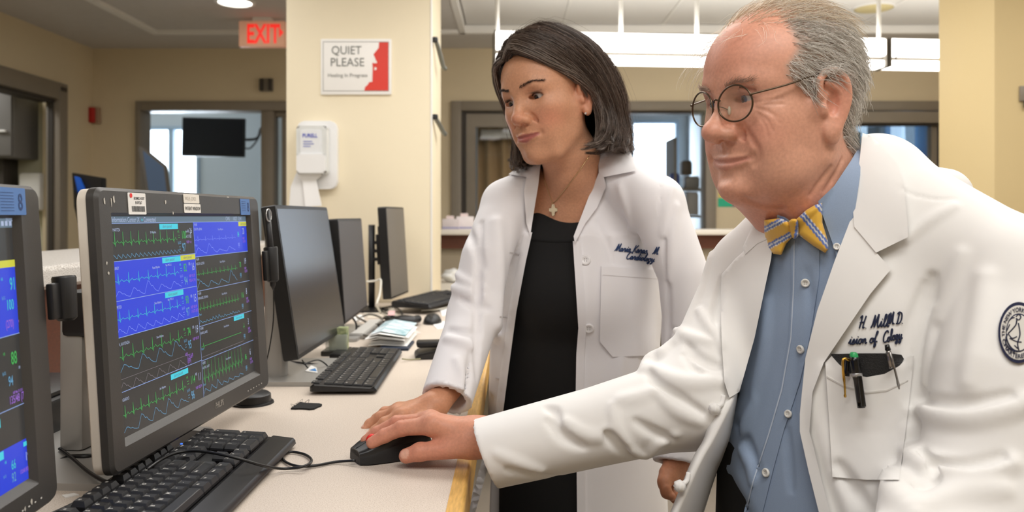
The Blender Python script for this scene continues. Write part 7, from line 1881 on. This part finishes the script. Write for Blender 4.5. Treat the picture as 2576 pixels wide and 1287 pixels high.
    drape('collar', fill, [(2170, 334), (2186, 340), (2215, 362), (2258, 415), (2274, 470), (2283, 560), (2284, 596), (2204, 635), (2149, 570), (2146, 530), (2158, 440)], 0.012, 0.006, M_coat, ct, 9, label='near collar')
    drape('lapel', fill, [(1905, 600), (1945, 590), (1940, 650), (1925, 720), (1898, 850), (1860, 985), (1835, 1000), (1822, 960), (1815, 850), (1813, 760), (1815, 690), (1850, 650)], 0.009, 0.005, M_coat, ct, 9, label='far lapel')
    drape('collar', fill, [(1895, 562), (1945, 545), (1950, 592), (1905, 612), (1874, 640), (1868, 622)], 0.010, 0.005, M_coat, ct, 9, label='far collar')
    # breast pocket
    pk = drape('pocket', coat_f, [(2076, 912), (2092, 895), (2110, 915), (2140, 940), (2180, 948), (2225, 940), (2262, 920), (2284, 897), (2299, 894), (2290, 980), (2276, 1100), (2262, 1206), (2180, 1206), (2094, 1199), (2086, 1060)],
               lambda x, y: 0.004+0.012*max(0, 1-(y-895)/190.0)*max(0, 1-abs(x-2185)/130.0), 0.003, M_coat, ct, 9)
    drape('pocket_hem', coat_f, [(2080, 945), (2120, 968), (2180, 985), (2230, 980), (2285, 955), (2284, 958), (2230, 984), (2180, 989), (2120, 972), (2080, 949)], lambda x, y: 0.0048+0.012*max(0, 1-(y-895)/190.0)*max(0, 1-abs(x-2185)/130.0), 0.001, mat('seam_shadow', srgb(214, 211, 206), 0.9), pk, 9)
    # embroidery
    script_text('embroidery', coat_f, 'H. Mill', 2158, 826, 31, math.radians(-4), M_thread, ct, 0.0010, 0.0008, 0.98)
    script_text('embroidery', coat_f, 'M.D.', 2232, 815, 29, math.radians(-3), M_thread, ct, 0.0010, 0.0008, 0.80)
    script_text('embroidery', coat_f, 'ision of', 2134, 866, 28, math.radians(-4), M_thread, ct, 0.0010, 0.0008, 1.02)
    script_text('embroidery', coat_f, 'Co', 2220, 860, 28, math.radians(-4), M_thread, ct, 0.0010, 0.0008, 0.80)
    script_text('embroidery', coat_f, 'logy', 2238, 856, 28, math.radians(-8), M_thread, ct, 0.0010, 0.0008, 0.82)
    # sleeve patch
    cx, cy, rx, ry = 2563, 836, 52, 77
    elp = lambda k, n=48: [(cx+rx*k*math.cos(2*math.pi*i/n), cy+ry*k*math.sin(2*math.pi*i/n)) for i in range(n)]
    pt = drape('sleeve_patch', coat_f, elp(1.0), 0.0030, 0.002, mat('patch_navy', srgb(24, 28, 60), 0.85, bump=0.3, bscale=1500), ct, 7, label='round embroidered navy and white patch')
    drape('patch_ring', coat_f, elp(0.89), 0.0036, 0.001, mat('patch_white', srgb(214, 210, 202), 0.85), pt, 7)
    for k0, k1 in ((0.63, 0.585),):
        drape('patch_line', coat_f, elp(k0), 0.0042, 0.0006, mat('patch_navy'), pt, 7); drape('patch_field', coat_f, elp(k1), 0.0048, 0.0006, mat('patch_white'), pt, 7)
    def ring_text(txt, a0, a1, inner=False, size=0.20, flip=False):
        v, fs, w = text2d(txt, 0.02)
        def arc(x, y):
            t = x/w; a = math.radians(a0+(a1-a0)*t); r = 0.685+y*size if not flip else 0.84-y*size
            return (cx+rx*r*math.cos(a), cy+ry*r*math.sin(a))
        drape_text('patch_lettering', coat_f, txt, 0, 0, 1, 0, mat('patch_navy'), pt, 0.0046, 0.02, arc=arc)
    ring_text('THE NEW YORK', 170, 292); ring_text('CHARTERED', 165, 60, flip=True)
    for ln in ([(2558, 800), (2556, 815), (2546, 828), (2536, 838)], [(2562, 812), (2566, 840), (2560, 862), (2563, 880)], [(2536, 838), (2546, 850), (2558, 846)], [(2534, 840), (2530, 862), (2545, 880), (2560, 884)], [(2540, 850), (2556, 858), (2570, 860)],
               [(2538, 806), (2545, 800), (2552, 798)], [(2540, 815), (2536, 824), (2532, 832)], [(2556, 796), (2562, 790), (2568, 796), (2563, 804), (2556, 800)], [(2530, 846), (2540, 870), (2552, 886)], [(2552, 868), (2560, 876)]):
        q = resample(spline(ln, 4), 3, False); p = march(coat_f, q)-rays(q)*0.0052; tube('patch_motif', [tuple(v) for v in p], 0.0006, mat('patch_navy'), pt, 4)
    # knotted cloth buttons on the far panel
    for (x, y, yy) in ((1798, 1028, 0.965), (1710, 1222, 0.935)):
        c = P(x, y, yy); bm = bmesh.new(); bmesh.ops.create_icosphere(bm, subdivisions=3, radius=0.0072)
        for v in bm.verts: k = 1+0.10*math.sin(v.co.x*1500)*math.sin(v.co.z*1300+1)+0.08*math.sin((v.co.x+v.co.z)*1800); v.co = c+v.co*k
        b = from_bm('knot_button', bm, M_coat, ct, True, label='white knotted cloth button')
        tube('loop', spline([c+Vector((0.004, 0, 0.003)), P(x+18, y-14, yy+0.004), P(x+22, y-34, yy+0.008)], 4), 0.003, M_coat, b, 6)
    # things in the pocket
    wl_ = drape('notebook', coat_f, [(2090, 890), (2160, 888), (2240, 888), (2268, 892), (2274, 902), (2262, 925), (2225, 945), (2180, 953), (2138, 945), (2108, 920)], 0.006, 0.006, mat('leather_black', srgb(22, 22, 24), 0.45, bump=0.4, bscale=800), None, 8)
    tag(wl_, 'black leather pocket book tucked in the breast pocket', 'notebook')
    def pen(name, a, b, ra, rb, m, label, off, clip=None):
        pa, na = surf(coat_f, *a); pb, nb = surf(coat_f, *b); pa = pa-Vector(rays([a])[0].tolist())*off; pb = pb-Vector(rays([b])[0].tolist())*off
        t = thing(name, pb, label, 'pen'); n = 8
        tube('barrel', [pa.lerp(pb, i/n) for i in range(n+1)], [ra*0.75]+[ra]*3+[rb]*5, m, t, 14)
        return t, pa, pb
    t, pa, pb = pen('marker_pen', (2148, 892), (2167, 1025), 0.0052, 0.0042, mat('pen_black', srgb(14, 14, 16), 0.2), 'thick black pen with a green cap end in the breast pocket', 0.022)
    lathe('cap_end', [(0, 0.003), (0.003, 0.0028), (0.0042, 0.001), (0.0045, -0.002)], Fr(pa, (1, 0, 0), (0, 1, 0), (pa-pb).normalized()), mat('cap_green', srgb(40, 160, 90), 0.4), t, 14)
    mid = pa.lerp(pb, 0.38); ax = (pb-pa).normalized(); u = ax.cross(Vector((0, -1, 0))).normalized()
    lathe('band', [(0.0056, -0.002), (0.0060, -0.001), (0.0060, 0.001), (0.0056, 0.002)], Fr(mid, u, ax.cross(u), ax), M_silver, t, 16)
    box('clip', -0.0022, 0.0022, -0.002, 0.002, 0.0, 0.033, mat('pen_black'), t, 0.0005, Fr(mid+Vector((0, -0.0065, 0)), u, ax.cross(u), ax))
    t, pa, pb = pen('gold_pen', (2134, 902), (2130, 945), 0.003, 0.003, mat('pen_black'), 'slim gold-clipped pen at the left of the breast pocket', 0.014)
    M_gold = mat('gold', srgb(214, 170, 80), 0.25, metal=1.0)
    def on(a, o): q = march(coat_f, [a])[0]; return Vector(q.tolist())-Vector(rays([a])[0].tolist())*o
    tube('clip', spline([on((2136, 905), 0.02), on((2122, 903), 0.024), on((2121, 930), 0.025), on((2125, 970), 0.022), on((2126, 998), 0.018)], 5), [0.0016]*14+[0.0012]*4+[0.0010, 0.0016, 0.0014], M_gold, t, 8)
    t, pa, pb = pen('silver_pen', (2234, 880), (2244, 925), 0.0030, 0.0034, mat('pen_steel', srgb(150, 146, 142), 0.25, metal=0.9), 'silver click pen with a black top at the right of the breast pocket', 0.016)
    tube('push_top', [pa+(pa-pb).normalized()*0.006, pa], [0.0024, 0.0032], mat('pen_black'), t, 12)
    tube('clip', spline([on((2238, 884), 0.02), on((2246, 910), 0.024), on((2256, 950), 0.022), on((2262, 978), 0.018)], 5), [0.0012]*12+[0.0016, 0.0014, 0.0010, 0.0008], mat('pen_steel'), t, 8)
    return man
# ================================================================ the woman: clothes and hands
wS_r, wS_l = P(1272, 512, 1.53), P(1650, 512, 1.44)
wE_r, wE_l = P(1194, 790, 1.44), P(1735, 850, 1.42)
wC_r, wC_l = P(1124, 1003, 1.31), P(1702, 1165, 1.33)
wT0, wT1 = np.array(tuple(P(1440, 560, 1.56))), np.array([0.135, 1.60, 0.25])
def wom_torso(p):
    d = ell(p, P(1432, 640, 1.60), (0.152, 0.107, 0.167), WR3)
    d = smin(d, ecyl(p, np.array(tuple(P(1440, 620, 1.60))), np.array([0.13, 1.62, 0.30]), WR, (0.145, 0.100), (0.165, 0.125)), 0.05)
    d = smin(d, ell(p, P(1395, 740, 1.53), (0.055, 0.05, 0.06)), 0.05); d = smin(d, ell(p, P(1490, 745, 1.51), (0.055, 0.05, 0.06)), 0.05)
    return d
def dress_f(p): return wom_torso(p)-0.003
def wcoat_body(p):
    d = ell(p, P(1440, 640, 1.60), (0.170, 0.122, 0.180), WR3)
    d = smin(d, ecyl(p, np.array(tuple(P(1440, 600, 1.60))), np.array([0.13, 1.62, 0.32]), WR, (0.166, 0.122), (0.205, 0.150)), 0.05)
    d = smin(d, ell(p, P(1395, 740, 1.53), (0.06, 0.06, 0.07)), 0.06); d = smin(d, ell(p, P(1490, 745, 1.51), (0.06, 0.06, 0.07)), 0.06)
    d = smin(d, cone(p, P(1375, 452, 1.54), wS_r, 0.042, 0.044), 0.04); d = smin(d, cone(p, P(1548, 440, 1.50), wS_l, 0.046, 0.050), 0.04)
    d = smin(d, cone(p, P(1460, 440, 1.60), P(1460, 520, 1.60), 0.075, 0.09), 0.05)
    return d
def wcoat_base(p):
    d = wcoat_body(p)
    a = chain(p, [wS_r, P(1222, 650, 1.47), wE_r], [0.044, 0.046, 0.046]); a = smin(a, cone(p, wE_r, wC_r, 0.046, 0.0425), 0.02)
    b = chain(p, [wS_l, P(1719, 690, 1.42), wE_l], [0.050, 0.045, 0.045]); b = smin(b, cone(p, wE_l, wC_l, 0.045, 0.040), 0.02)
    return smin(smin(d, a, 0.014), b, 0.014)
wcoat_folds = strokes(wcoat_base, [
    ([(1150, 690), (1175, 710), (1215, 725)], 0.008, 0.6, 0.012), ([(1160, 748), (1195, 768), (1230, 775)], -0.008, 0.0, 0.012), ([(1140, 722), (1170, 735), (1210, 745)], 0.010, 0.6, 0.014), ([(1170, 560), (1195, 620), (1215, 670)], -0.006, 0.0, 0.016),
    ([(1125, 850), (1160, 860), (1200, 880)], 0.008, 0.6, 0.016), ([(1130, 830), (1170, 838), (1205, 835)], -0.006, 0.0, 0.014), ([(1150, 905), (1165, 950), (1160, 985)], 0.006, 0.6, 0.016), ([(1185, 890), (1180, 940), (1172, 990)], -0.006, 0.0, 0.012),
    ([(1210, 560), (1203, 700), (1200, 850), (1200, 950)], -0.008, 0.0, 0.008),
    ([(1670, 560), (1678, 700), (1680, 830), (1672, 900)], -0.006, 0.0, 0.008), ([(1700, 520), (1690, 600), (1685, 700)], 0.005, 0.7, 0.02), ([(1690, 830), (1720, 850), (1750, 840)], -0.006, 0.0, 0.012), ([(1660, 450), (1662, 520), (1664, 570)], -0.0018, -0.2, 0.004), ([(1690, 470), (1676, 530), (1668, 590)], 0.004, 0.7, 0.015),
    ([(1560, 470), (1590, 560), (1600, 620)], 0.005, 0.7, 0.02), ([(1500, 560), (1530, 620), (1540, 660)], -0.003, 0.0, 0.016), ([(1250, 560), (1255, 700), (1245, 850), (1240, 980)], 0.006, 0.7, 0.03), ([(1290, 900), (1280, 960), (1270, 1020)], 0.004, 0.6, 0.016),
    ([(1560, 900), (1555, 960), (1560, 1020)], 0.006, 0.7, 0.03), ([(1620, 900), (1630, 960), (1640, 1000)], -0.005, 0.0, 0.02),
], 0.7)
W_OPEN = [(1360, 395), (1356, 440), (1350, 490), (1335, 582), (1319, 656), (1295, 783), (1277, 915), (1261, 1040), (1222, 1180), (1185, 1310), (1120, 1750), (1462, 1750), (1456, 1310), (1454, 1100), (1452, 1002), (1454, 888), (1459, 825), (1451, 698), (1445, 613), (1449, 592), (1484, 497), (1509, 434), (1506, 370), (1420, 300)]
_wf = np.array([-math.sin(_a), -math.cos(_a), 0])
def wcoat_f(p):
    d = wcoat_folds(p)
    fr = (p-np.array(tuple(P(1440, 620, 1.60)), F32))@_wf.astype(F32)
    d = smax(d, -np.maximum(poly_px(p, W_OPEN), -(fr+0.01)), 0.003)
    d = smax(d, -cone(p, P(1450, 520, 1.57), P(1430, 330, 1.52), 0.058, 0.062), 0.004)
    for C, E, lim, hol in ((wC_r, wE_r, p[:, 0] < 0.0, 0.0315), (wC_l, wE_l, (p[:, 0] > 0.2) & (p[:, 2] < EYE-0.3), 0.029)):
        ax = np.array(tuple(C))-np.array(tuple(E)); ax = (ax/np.linalg.norm(ax)).astype(F32); s = (p-A3(C))@ax
        near = lim & (np.linalg.norm(p-A3(C)-ax*0.03, axis=1) < 0.16)
        d = np.where(near, np.maximum(d, s), d)
        h = np.maximum(cone(p, A3(C)-ax*0.08, A3(C)+ax*0.02, hol, hol), -(s+0.06)); d = np.where(near, np.maximum(d, -h), d)
    return d
# hands: her right on the desk, her left hanging
wh_wr = (P(1098, 1018, 1.290), 0.0200); wh_arm = (P(1165, 930, 1.36), 0.024)
wh_f = [[(P(1010, 1046, 1.262), 0.0108), (P(968, 1062, 1.258), 0.0088), (P(944, 1082, 1.256), 0.0078), (P(930, 1094, 1.250), 0.0068)],
        [(P(1000, 1038, 1.280), 0.0110), (P(956, 1048, 1.285), 0.0088), (P(930, 1066, 1.285), 0.0078), (P(918, 1078, 1.280), 0.0068)],
        [(P(1004, 1032, 1.300), 0.0106), (P(968, 1036, 1.312), 0.0086), (P(946, 1052, 1.316), 0.0076), (P(936, 1063, 1.315), 0.0066)],
        [(P(1014, 1030, 1.318), 0.0098), (P(988, 1034, 1.334), 0.0078), (P(972, 1046, 1.340), 0.0070), (P(964, 1055, 1.340), 0.0060)]]
wh_t = [(P(1075, 1045, 1.270), 0.0135), (P(1045, 1066, 1.245), 0.0105), (P(1022, 1082, 1.235), 0.0096), (P(1006, 1094, 1.232), 0.0080)]
def build_woman():
    parts = [(WV, WQd, wc)]
    f1 = hand_field(wh_wr, wh_arm, wh_f, wh_t)
    V, Q = sculpt(f1, (-0.27, 1.19, EYE-0.36), (-0.03, 1.42, EYE-0.18), 0.0021)
    c = np.zeros((len(V), 3))+np.array(srgb(206, 146, 112)[:3])
    for fg in wh_f: c = nails(V, c, [(Vector(fg[3][0])+Vector((-0.003, 0, 0.002)), Vector((-0.45, -0.1, 0.88)).normalized())], srgb(224, 178, 158), 0.0045)
    parts.append((V, Q, c))
    lw = (P(1704, 1150, 1.335), 0.020); la = (P(1715, 1000, 1.38), 0.024)
    lf = [[(P(1686, 1196, 1.31), 0.0105), (P(1672, 1220, 1.30), 0.0088), (P(1676, 1240, 1.29), 0.008), (P(1690, 1248, 1.285), 0.007)],
          [(P(1698, 1200, 1.325), 0.0105), (P(1690, 1232, 1.32), 0.0088), (P(1698, 1252, 1.31), 0.008), (P(1710, 1256, 1.30), 0.007)],
          [(P(1712, 1202, 1.335), 0.0100), (P(1708, 1236, 1.335), 0.0085), (P(1716, 1254, 1.325), 0.0077), (P(1726, 1256, 1.315), 0.0068)],
          [(P(1724, 1200, 1.345), 0.0092), (P(1724, 1230, 1.345), 0.0078), (P(1730, 1246, 1.335), 0.007), (P(1738, 1248, 1.325), 0.006)]]
    lt = [(P(1690, 1170, 1.32), 0.0125), (P(1674, 1188, 1.305), 0.0105), (P(1670, 1208, 1.295), 0.0092), (P(1674, 1224, 1.288), 0.008)]
    V, Q = sculpt(hand_field(lw, la, lf, lt), (0.20, 1.24, EYE-0.52), (0.36, 1.44, EYE-0.28), 0.0030)
    parts.append((V, Q, np.zeros((len(V), 3))+np.array(srgb(200, 138, 106)[:3])))
    V, Q = sculpt(lambda p: smin(np.minimum(wom_torso(p)+0.012, np.minimum(chain(p, [(0.06, 1.64, 0.5), (0.06, 1.64, 0.05)], [0.07, 0.036]), chain(p, [(0.20, 1.58, 0.5), (0.20, 1.58, 0.05)], [0.07, 0.036]))), np.minimum(chain(p, [wS_r, wE_r, wh_arm[0]], [0.028, 0.026, 0.024]), chain(p, [wS_l, wE_l, la[0]], [0.028, 0.026, 0.024])), 0.02), (-0.3, 1.25, 0.0), (0.5, 1.85, EYE-0.02), 0.014, 1)
    parts.append((V, Q, np.zeros((len(V), 3))+np.array(SKIN_W[:3])))
    wom = join_parts('person', parts, 'dark-haired person in a white coat and black dress standing with a hand on the desk', 'person')
    for s in (1, -1): eyeball('eye', WP, WQ, s, (0.16, 1, -0.26), wom, (0.014, 0.009, 0.006))
    wom_hair(wom)
    # dress, cut to the neckline
    NECK = [(1340, 380), (1342, 470), (1352, 486), (1372, 494), (1400, 498), (1430, 495), (1456, 484), (1480, 466), (1500, 440), (1520, 380)]
    def df(p): return smax(dress_f(p), -np.maximum(poly_px(p, NECK), p[:, 1]-1.62), 0.002)
    V, Q = sculpt(df, (-0.14, 1.36, 0.22), (0.38, 1.82, EYE+0.09), 0.0055)
    dr = mesh_np('dress', V, Q, mat('dress_black', srgb(13, 13, 14), 0.85, bump=0.05, bscale=900), wom, label='plain black dress')
    M_rib = mat('dress_seam', srgb(9, 9, 10), 0.9)
    for yy in (516, 602): drape('seam', dress_f, [(1338, yy), (1400, yy+4), (1470, yy+2), (1470, yy+5), (1400, yy+7), (1338, yy+3)], 0.0012, 0.001, M_rib, dr, 10)
    for sx, sy in ((0.06, 1.64), (0.20, 1.58)):
        V, Q = sculpt(lambda p: np.maximum(smin(chain(p, [(sx, sy, 0.035), (sx-0.06, sy-0.14, 0.025)], [0.034, 0.030]), cone(p, (sx, sy, 0.05), (sx, sy, 0.07), 0.036, 0.038), 0.02), 0.002-p[:, 2]), (sx-0.14, sy-0.22, -0.01), (sx+0.08, sy+0.08, 0.14), 0.008)
        mesh_np('shoe', V, Q, mat('shoe_black', srgb(16, 15, 15), 0.35), wom)
    # coat
    V, Q = sculpt(wcoat_f, (-0.22, 1.22, 0.34), (0.42, 1.86, EYE+0.13), 0.0048)
    ct = mesh_np('lab_coat', V, Q, M_coat_w, wom, label='white lab coat hanging open')
    fill = wcoat_folds
    drape('collar', fill, [(1364, 392), (1322, 404), (1279, 438), (1324, 445), (1346, 428), (1360, 412)], 0.010, 0.005, M_coat_w, ct, 7, label='collar')
    drape('lapel', fill, [(1361, 404), (1324, 445), (1318, 480), (1324, 560), (1334, 592), (1345, 520), (1354, 466)], 0.009, 0.005, M_coat_w, ct, 7, label='lapel')
    drape('collar', fill, [(1504, 376), (1560, 368), (1588, 384), (1600, 429), (1519, 445), (1506, 432)], 0.011, 0.005, M_coat_w, ct, 7, label='collar')
    drape('lapel', fill, [(1509, 428), (1519, 445), (1525, 468), (1502, 522), (1472, 562), (1446, 612), (1443, 594), (1480, 497)], 0.010, 0.005, M_coat_w, ct, 7, label='lapel')
    for st, a, b in (([(1335, 584), (1319, 656), (1295, 783), (1277, 915), (1261, 1040), (1222, 1180), (1185, 1312)], -16, 4), ([(1445, 606), (1451, 698), (1459, 825), (1454, 888), (1452, 1002), (1454, 1100), (1456, 1312)], -4, 16)):
        drape('front_edge', fill, [(x+a, y) for x, y in st]+[(x+b, y) for x, y in st[::-1]], 0.004, 0.004, M_coat_w, ct, 10)
    pk = drape('pocket', wcoat_body, [(1513, 669), (1664, 680), (1665, 798), (1660, 878), (1645, 893), (1541, 897), (1509, 859)], 0.0055, 0.005, M_coat_w, ct, 9)
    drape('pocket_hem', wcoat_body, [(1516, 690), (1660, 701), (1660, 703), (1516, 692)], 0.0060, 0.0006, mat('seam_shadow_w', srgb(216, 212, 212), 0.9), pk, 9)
    for x, y in ((1473, 654), (1481, 825), (1475, 989)): button('button', wcoat_f, x, y, 0.0098, ct, mat('button_pearl', srgb(236, 234, 234), 0.25), 0.001)
    for x, y in ((1295, 636), (1270, 797), (1259, 952)):
        drape('buttonhole', wcoat_f, [(x-12, y-3), (x+12, y+2), (x+12, y+5), (x-12, y)], 0.0022, 0.0016, mat('seam_shadow_w'), ct, 4)
    M_th = mat('thread_blue', srgb(44, 66, 110), 0.8)
    script_text('embroidery', lambda p: np.minimum(wcoat_f(p), wcoat_body(p)), 'Maria Karas,  M', 1546, 630, 18, math.radians(5), M_th, ct, 0.0014, 0.0010, 1.06, 0.32, 1660)
    script_text('embroidery', wcoat_f, 'Cardiology', 1574, 650, 18, math.radians(7), M_th, ct, 0.0014, 0.0010, 1.08, 0.32)
    # cuff hem
    # necklace
    nk = lambda p: np.minimum(dress_f(p), wom_wf(p))
    M_gold = mat('necklace_gold', srgb(222, 196, 150), 0.25, metal=1.0)
    t = thing('necklace', P(1392, 528, 1.47), 'thin gold necklace with a cross pendant on the black dress', 'necklace')
    for pts in ([(1362, 420), (1370, 452), (1382, 490), (1391, 510)], [(1482, 392), (1460, 425), (1430, 465), (1405, 497), (1393, 510)]):
        q = resample(spline(pts, 4), 4, False); p = march(nk, q)-rays(q)*0.0012
        tube('chain', [tuple(v) for v in p], 0.00075, M_gold, t, 6)
    p, n = surf(nk, 1392, 528); p = p-Vector(rays([(1392, 528)])[0].tolist())*0.003
    fr = Fr(p, (1, -0.3, 0), (0, 0, 1)); s = 1.46/FPX
    prism('pendant', [(a*s, b*s) for a, b in ((-4, 15), (4, 15), (4, 5), (11, 5), (11, -4), (4, -4), (4, -15), (-4, -15), (-4, -4), (-11, -4), (-11, 5), (-4, 5))], -0.0012, 0.0012, fr, mat('pendant_silver', srgb(220, 206, 176), 0.22, metal=0.9, bump=0.5, bscale=900), t, 0.0005)
    tube('bail', [p+fr.v*0.011+fr.u*0.0028*math.cos(k*math.pi/5)+fr.v*0.004*math.sin(k*math.pi/5) for k in range(10)], 0.0007, M_gold, t, 6, True)
    # earring
    e = WP.w(np.array([(-0.0815*0.95, -0.004, -0.0265)]))[0]; pe = march(wom_wf, [(1473, 285)])[0]-rays([(1473, 285)])[0]*0.002
    lathe('earring', [(0, 0.0018), (0.0014, 0.0016), (0.0022, 0.0004), (0.0012, -0.0015), (0, -0.0018)], Fr(Vector(pe.tolist()), (1, 0, 0), (0, 0, 1)), mat('crystal', srgb(240, 240, 245), 0.05, metal=0.6), wom, 8)
    return wom
build_man()
build_woman()
